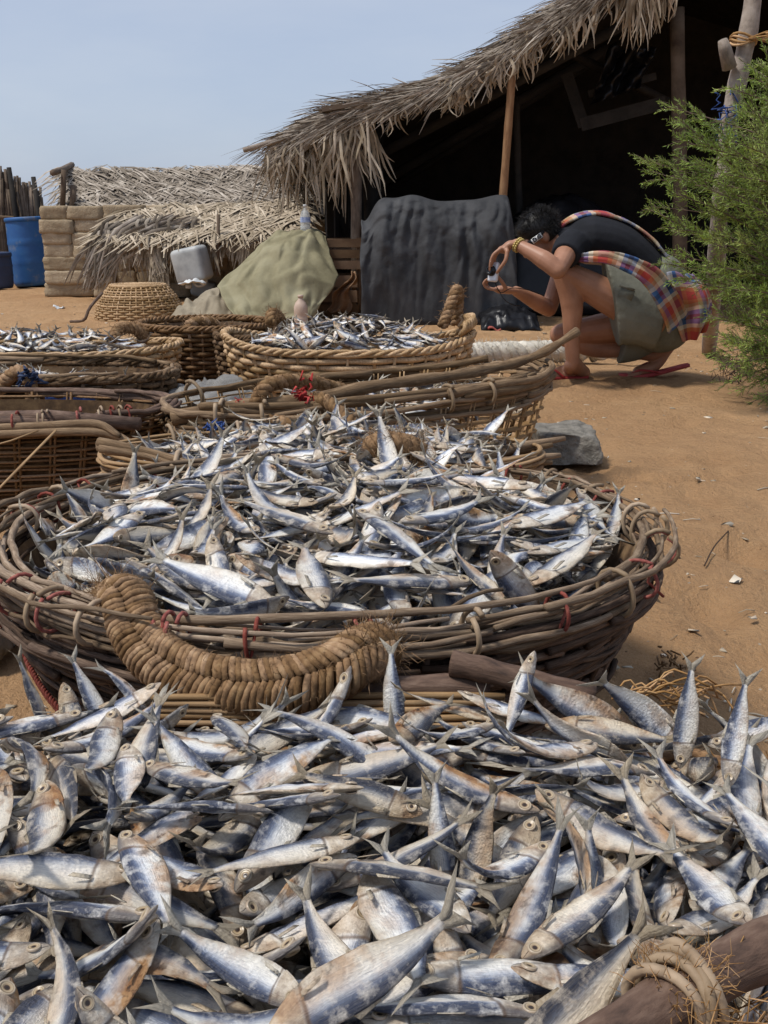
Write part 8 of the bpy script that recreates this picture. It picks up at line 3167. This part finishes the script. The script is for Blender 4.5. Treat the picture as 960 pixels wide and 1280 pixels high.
# ------------------------------------------------------------------ the dried fish
DZ={0:.0,1:.014,2:.004,3:.02,4:.07,5:.06,6:.04}
fish_hi=[]
for i in range(len(FISH_VARIANTS)):
    mb,eyes=fish_geo(i,True); me=mb.mesh('dried_fish',[M['fish']])
    em=[]
    for (c,nr) in eyes:
        e=MB(); eye_geo(e,V((0,0,0)),nr); e.mi=[0]*len(e.mi); em.append((e.mesh('eye',[M['eye']]),c))
    fish_hi.append((me,em))
def tri(bk,var,sc,p,q): return dict(bk=bk,var=var,sc=sc,p=V(p),q=Quaternion(q))
FL=[]
for ln in FISH_DATA.strip().split('\n'):
    a=[int(x) for x in ln.split()]      # flag, basket, variant, size %, place in mm, turn in %
    d=tri(a[1],a[2],a[3]/100,(a[4]/1000,a[5]/1000,a[6]/1000+DZ[a[1]]),[x/100 for x in a[7:11]]); d['q'].normalize(); d['flag']=a[0]; FL.append(d)
    if len(FL)%15==4 and len(FL)<1300 and not 600<=len(FL)<=655: d['var']=10+len(FL)%2
# fish standing up out of the heaps: head pixel, tail pixel, depths, roll, variant
STAND=[(496,912,1.04,489,846,1.06,80,9,0),(665,822,1.045,640,905,1.02,75,7,0),(905,985,.885,930,868,.93,60,9,0),(850,950,.955,862,860,.985,70,0,0),(880,935,.97,985,895,1.0,40,1,0),
 (128,905,1.04,108,862,1.06,80,0,0),(182,905,1.03,160,858,1.05,70,3,0),(88,868,1.04,92,935,1.0,85,5,0),(55,905,1.03,40,868,1.04,60,0,0),
 (752,1165,.72,740,1085,.74,80,9,0),(560,1120,.77,545,1000,.80,70,9,0),(585,1135,.76,600,1010,.80,85,4,0),
 (215,640,2.03,196,582,2.06,75,0,1),(112,668,1.72,90,625,1.75,80,1,1),(628,626,1.98,624,572,2.02,80,0,1),(693,655,1.88,686,612,1.92,80,5,1),(757,690,1.70,776,622,1.76,85,2,1),(735,668,1.83,728,632,1.87,80,4,1),
 (352,770,1.32,357,712,1.40,80,0,1),(290,660,1.95,310,612,1.98,70,1,1),(395,600,2.18,388,560,2.2,75,0,1),
 (592,556,2.52,634,515,2.58,70,0,2),(430,580,2.35,424,545,2.38,80,9,2),(545,580,2.35,560,540,2.4,80,2,2),(300,600,2.2,268,570,2.22,70,1,2),
 (590,590,2.25,560,555,2.3,70,8,2),(520,575,2.36,530,538,2.4,80,5,2)]
for (hu,hv,hy,tu,tv,ty,roll,var,bk) in STAND:
    a,b=W(hu,hv,hy),W(tu,tv,ty); x=(a-b).normalized(); z=V((0,0,1)) if abs(x.z)<.9 else V((0,1,0)); y=z.cross(x).normalized(); z=x.cross(y)
    m=Matrix((x,y,z)).transposed()@Matrix.Rotation(R(roll),3,'X')
    d=tri(bk,var,min(1.15,max(.72,(a-b).length/FISH_L)),(a+b)/2,m.to_quaternion()); d['flag']=1; FL.append(d)
rj=random.Random(77)
for _ in range(70):      # spilling over from the big basket onto the one behind
    x=rj.uniform(-.34,.20); y=rj.uniform(2.0,2.40); q=(Matrix.Rotation(rj.uniform(-PI,PI),4,'Z')@Matrix.Rotation(R(rj.gauss(0,20)),4,'Y')@Matrix.Rotation(R(rj.gauss(75,30)),4,'X')).to_quaternion()
    d=tri(1,rj.randrange(10),rj.uniform(.85,1.1),(x,y,.326+.040*math.exp(-((x+.08)/.25)**2)+rj.uniform(-.03,.02)),q); d['flag']=0; FL.append(d)
def basis(d):
    return Matrix.LocRotScale(d['p'],d['q'],V((d['sc'],)*3))
import os
ALL=os.environ.get('FISH_ALL')=='1'
rest=MB(); ne=0; n_ind=0
lo=[]
for i in range(len(FISH_VARIANTS)):
    for hi in (True,False):
        mb,eyes=fish_geo(i,hi)
        for (c,nr) in eyes: eye_geo(mb,c,nr,n=10 if hi else 6)
        lo.append(mb)
IND=[]
for idx,d in enumerate(FL):
    if ALL or d['flag']==1:
        me,em=fish_hi[d['var']]
        o=bpy.data.objects.new('dried_fish',me); o.rotation_mode='QUATERNION'; o.location=d['p']; o.rotation_quaternion=d['q']; o.scale=(d['sc'],)*3
        link(o); n_ind+=1; o['idx']=idx
        for (m2,c) in em:
            e=bpy.data.objects.new('eye',m2); e.parent=o; e.location=c; link(e)
        d['obj']=o
        o['category']='fish'; o['group']='dried fish in the baskets'; IND.append((o,d))
    else:
        mm=basis(d); src=lo[d['var']*2+(0 if d['bk']<=2 else 1)]
        o_=len(rest.v); rr=random.random()
        rest.add([mm@V(p) for p in src.v],src.f,list(src.uv),0,rr)
        rest.mi[-len(src.f):]=src.mi
name_fish(IND)
# filling below the simulated layer so that no gap shows an empty basket
if not ALL:
    rf=random.Random(5)
    def fill(n,fn):
        for _ in range(n):
            p=fn(); q=(Matrix.Rotation(rf.uniform(-PI,PI),4,'Z')@Matrix.Rotation(R(rf.gauss(0,18)),4,'Y')@Matrix.Rotation(R(rf.choice((-1,1))*rf.gauss(75,25)),4,'X')).to_quaternion()
            mm=Matrix.LocRotScale(V(p),q,V((.95,)*3)); src=lo[rf.randrange(10)*2+1]
            rest.add([mm@V(x) for x in src.v],src.f,list(src.uv),0,rf.random()); rest.mi[-len(src.f):]=src.mi
    def f0():
        while True:
            x,y=rf.uniform(-.6,.36),rf.uniform(.45,1.02)
            if x>.12+(y-.45)*.55: continue
            return (x,y,front_z(x,y)-.078)
    fill(260,f0)
    def f1():
        a=rf.uniform(0,2*PI); r=math.sqrt(rf.random())*.84; return (BIG_C[0]+.53*r*math.cos(a),BIG_C[1]+.43*r*math.sin(a),.215+.085*(1-r*r)+.045-.0)
    fill(320,f1)
    def fe_(C,a_,b_,rz,z,h):
        def g():
            a=rf.uniform(0,2*PI); r=math.sqrt(rf.random())*.86; x,y=a_*r*math.cos(a),b_*r*math.sin(a)
            return (C[0]+x*math.cos(rz)-y*math.sin(rz),C[1]+x*math.sin(rz)+y*math.cos(rz),z+h*(1-r*r))
        return g
    fill(150,fe_((-.13,2.47),.55,.22,0,.215,.12)); fill(160,fe_((-.16,4.75),.5,.25,0,.235,.16)); fill(110,fe_((-1.55,4.75),.56,.25,0,.205,.08)); fill(80,fe_((-1.4,3.95),.55,.2,0,.18,.05)); fill(110,fe_((.02,3.30),.60,.2,R(24),.225,.07))
    so_=solo('fish_heap',rest,[M['fish'],M['eye']],'smaller and half buried dried fish filling out all the baskets','fish',kind='stuff')

# ------------------------------------------------------------------ sky, sun, camera
w=bpy.data.worlds.new('World'); SC.world=w; w.use_nodes=True
nt=w.node_tree; bg=nt.nodes['Background']
sky=nt.nodes.new('ShaderNodeTexSky'); sky.sky_type='NISHITA'; sky.sun_disc=False
EL=R(60); SX,SYD=-.94,-.30   # sun up ahead on the left
sky.sun_elevation=EL; sky.sun_rotation=math.atan2(SX,SYD); sky.altitude=0; sky.air_density=1.0; sky.dust_density=1.2; sky.ozone_density=2.5
# thin even overcast veils the clear sky
vm=nt.nodes.new('ShaderNodeMix'); vm.data_type='RGBA'; vm.inputs[0].default_value=.86
nt.links.new(sky.outputs[0],vm.inputs[6]); 
tc=nt.nodes.new('ShaderNodeTexCoord'); cl=tex(nt,tc.outputs['Generated'],2.2,6,.55,stretch=(1,1,3.5)).outputs['Fac']
nt.links.new(ramp(nt,cl,[(.36,(1.62,1.90,2.52)),(.66,(2.02,2.22,2.68))]),vm.inputs[7])
nt.links.new(vm.outputs[2],bg.inputs[0]); bg.inputs[1].default_value=.135
sd=bpy.data.lights.new('Sun','SUN'); sd.energy=2.05; sd.angle=R(9); sd.color=(1,.955,.89)
so=bpy.data.objects.new('Sun',sd); link(so)
dv=V((SX*math.cos(EL),SYD*math.cos(EL),math.sin(EL))).normalized(); so.rotation_euler=dv.to_track_quat('Z','Y').to_euler(); so.location=(0,0,20)
cd=bpy.data.cameras.new('Camera'); co=bpy.data.objects.new('Camera',cd); link(co)
co.location=(0,0,CAM_H); co.rotation_euler=(R(90)-PITCH,0,0); cd.sensor_fit='HORIZONTAL'; cd.sensor_width=36; cd.lens=FPX/960*36; cd.clip_start=.05; cd.clip_end=3000
SC.camera=co
SC.view_settings.view_transform='Standard'; SC.view_settings.look='None'; SC.view_settings.exposure=.82; SC.view_settings.gamma=1; SC.view_settings.use_curve_mapping=False
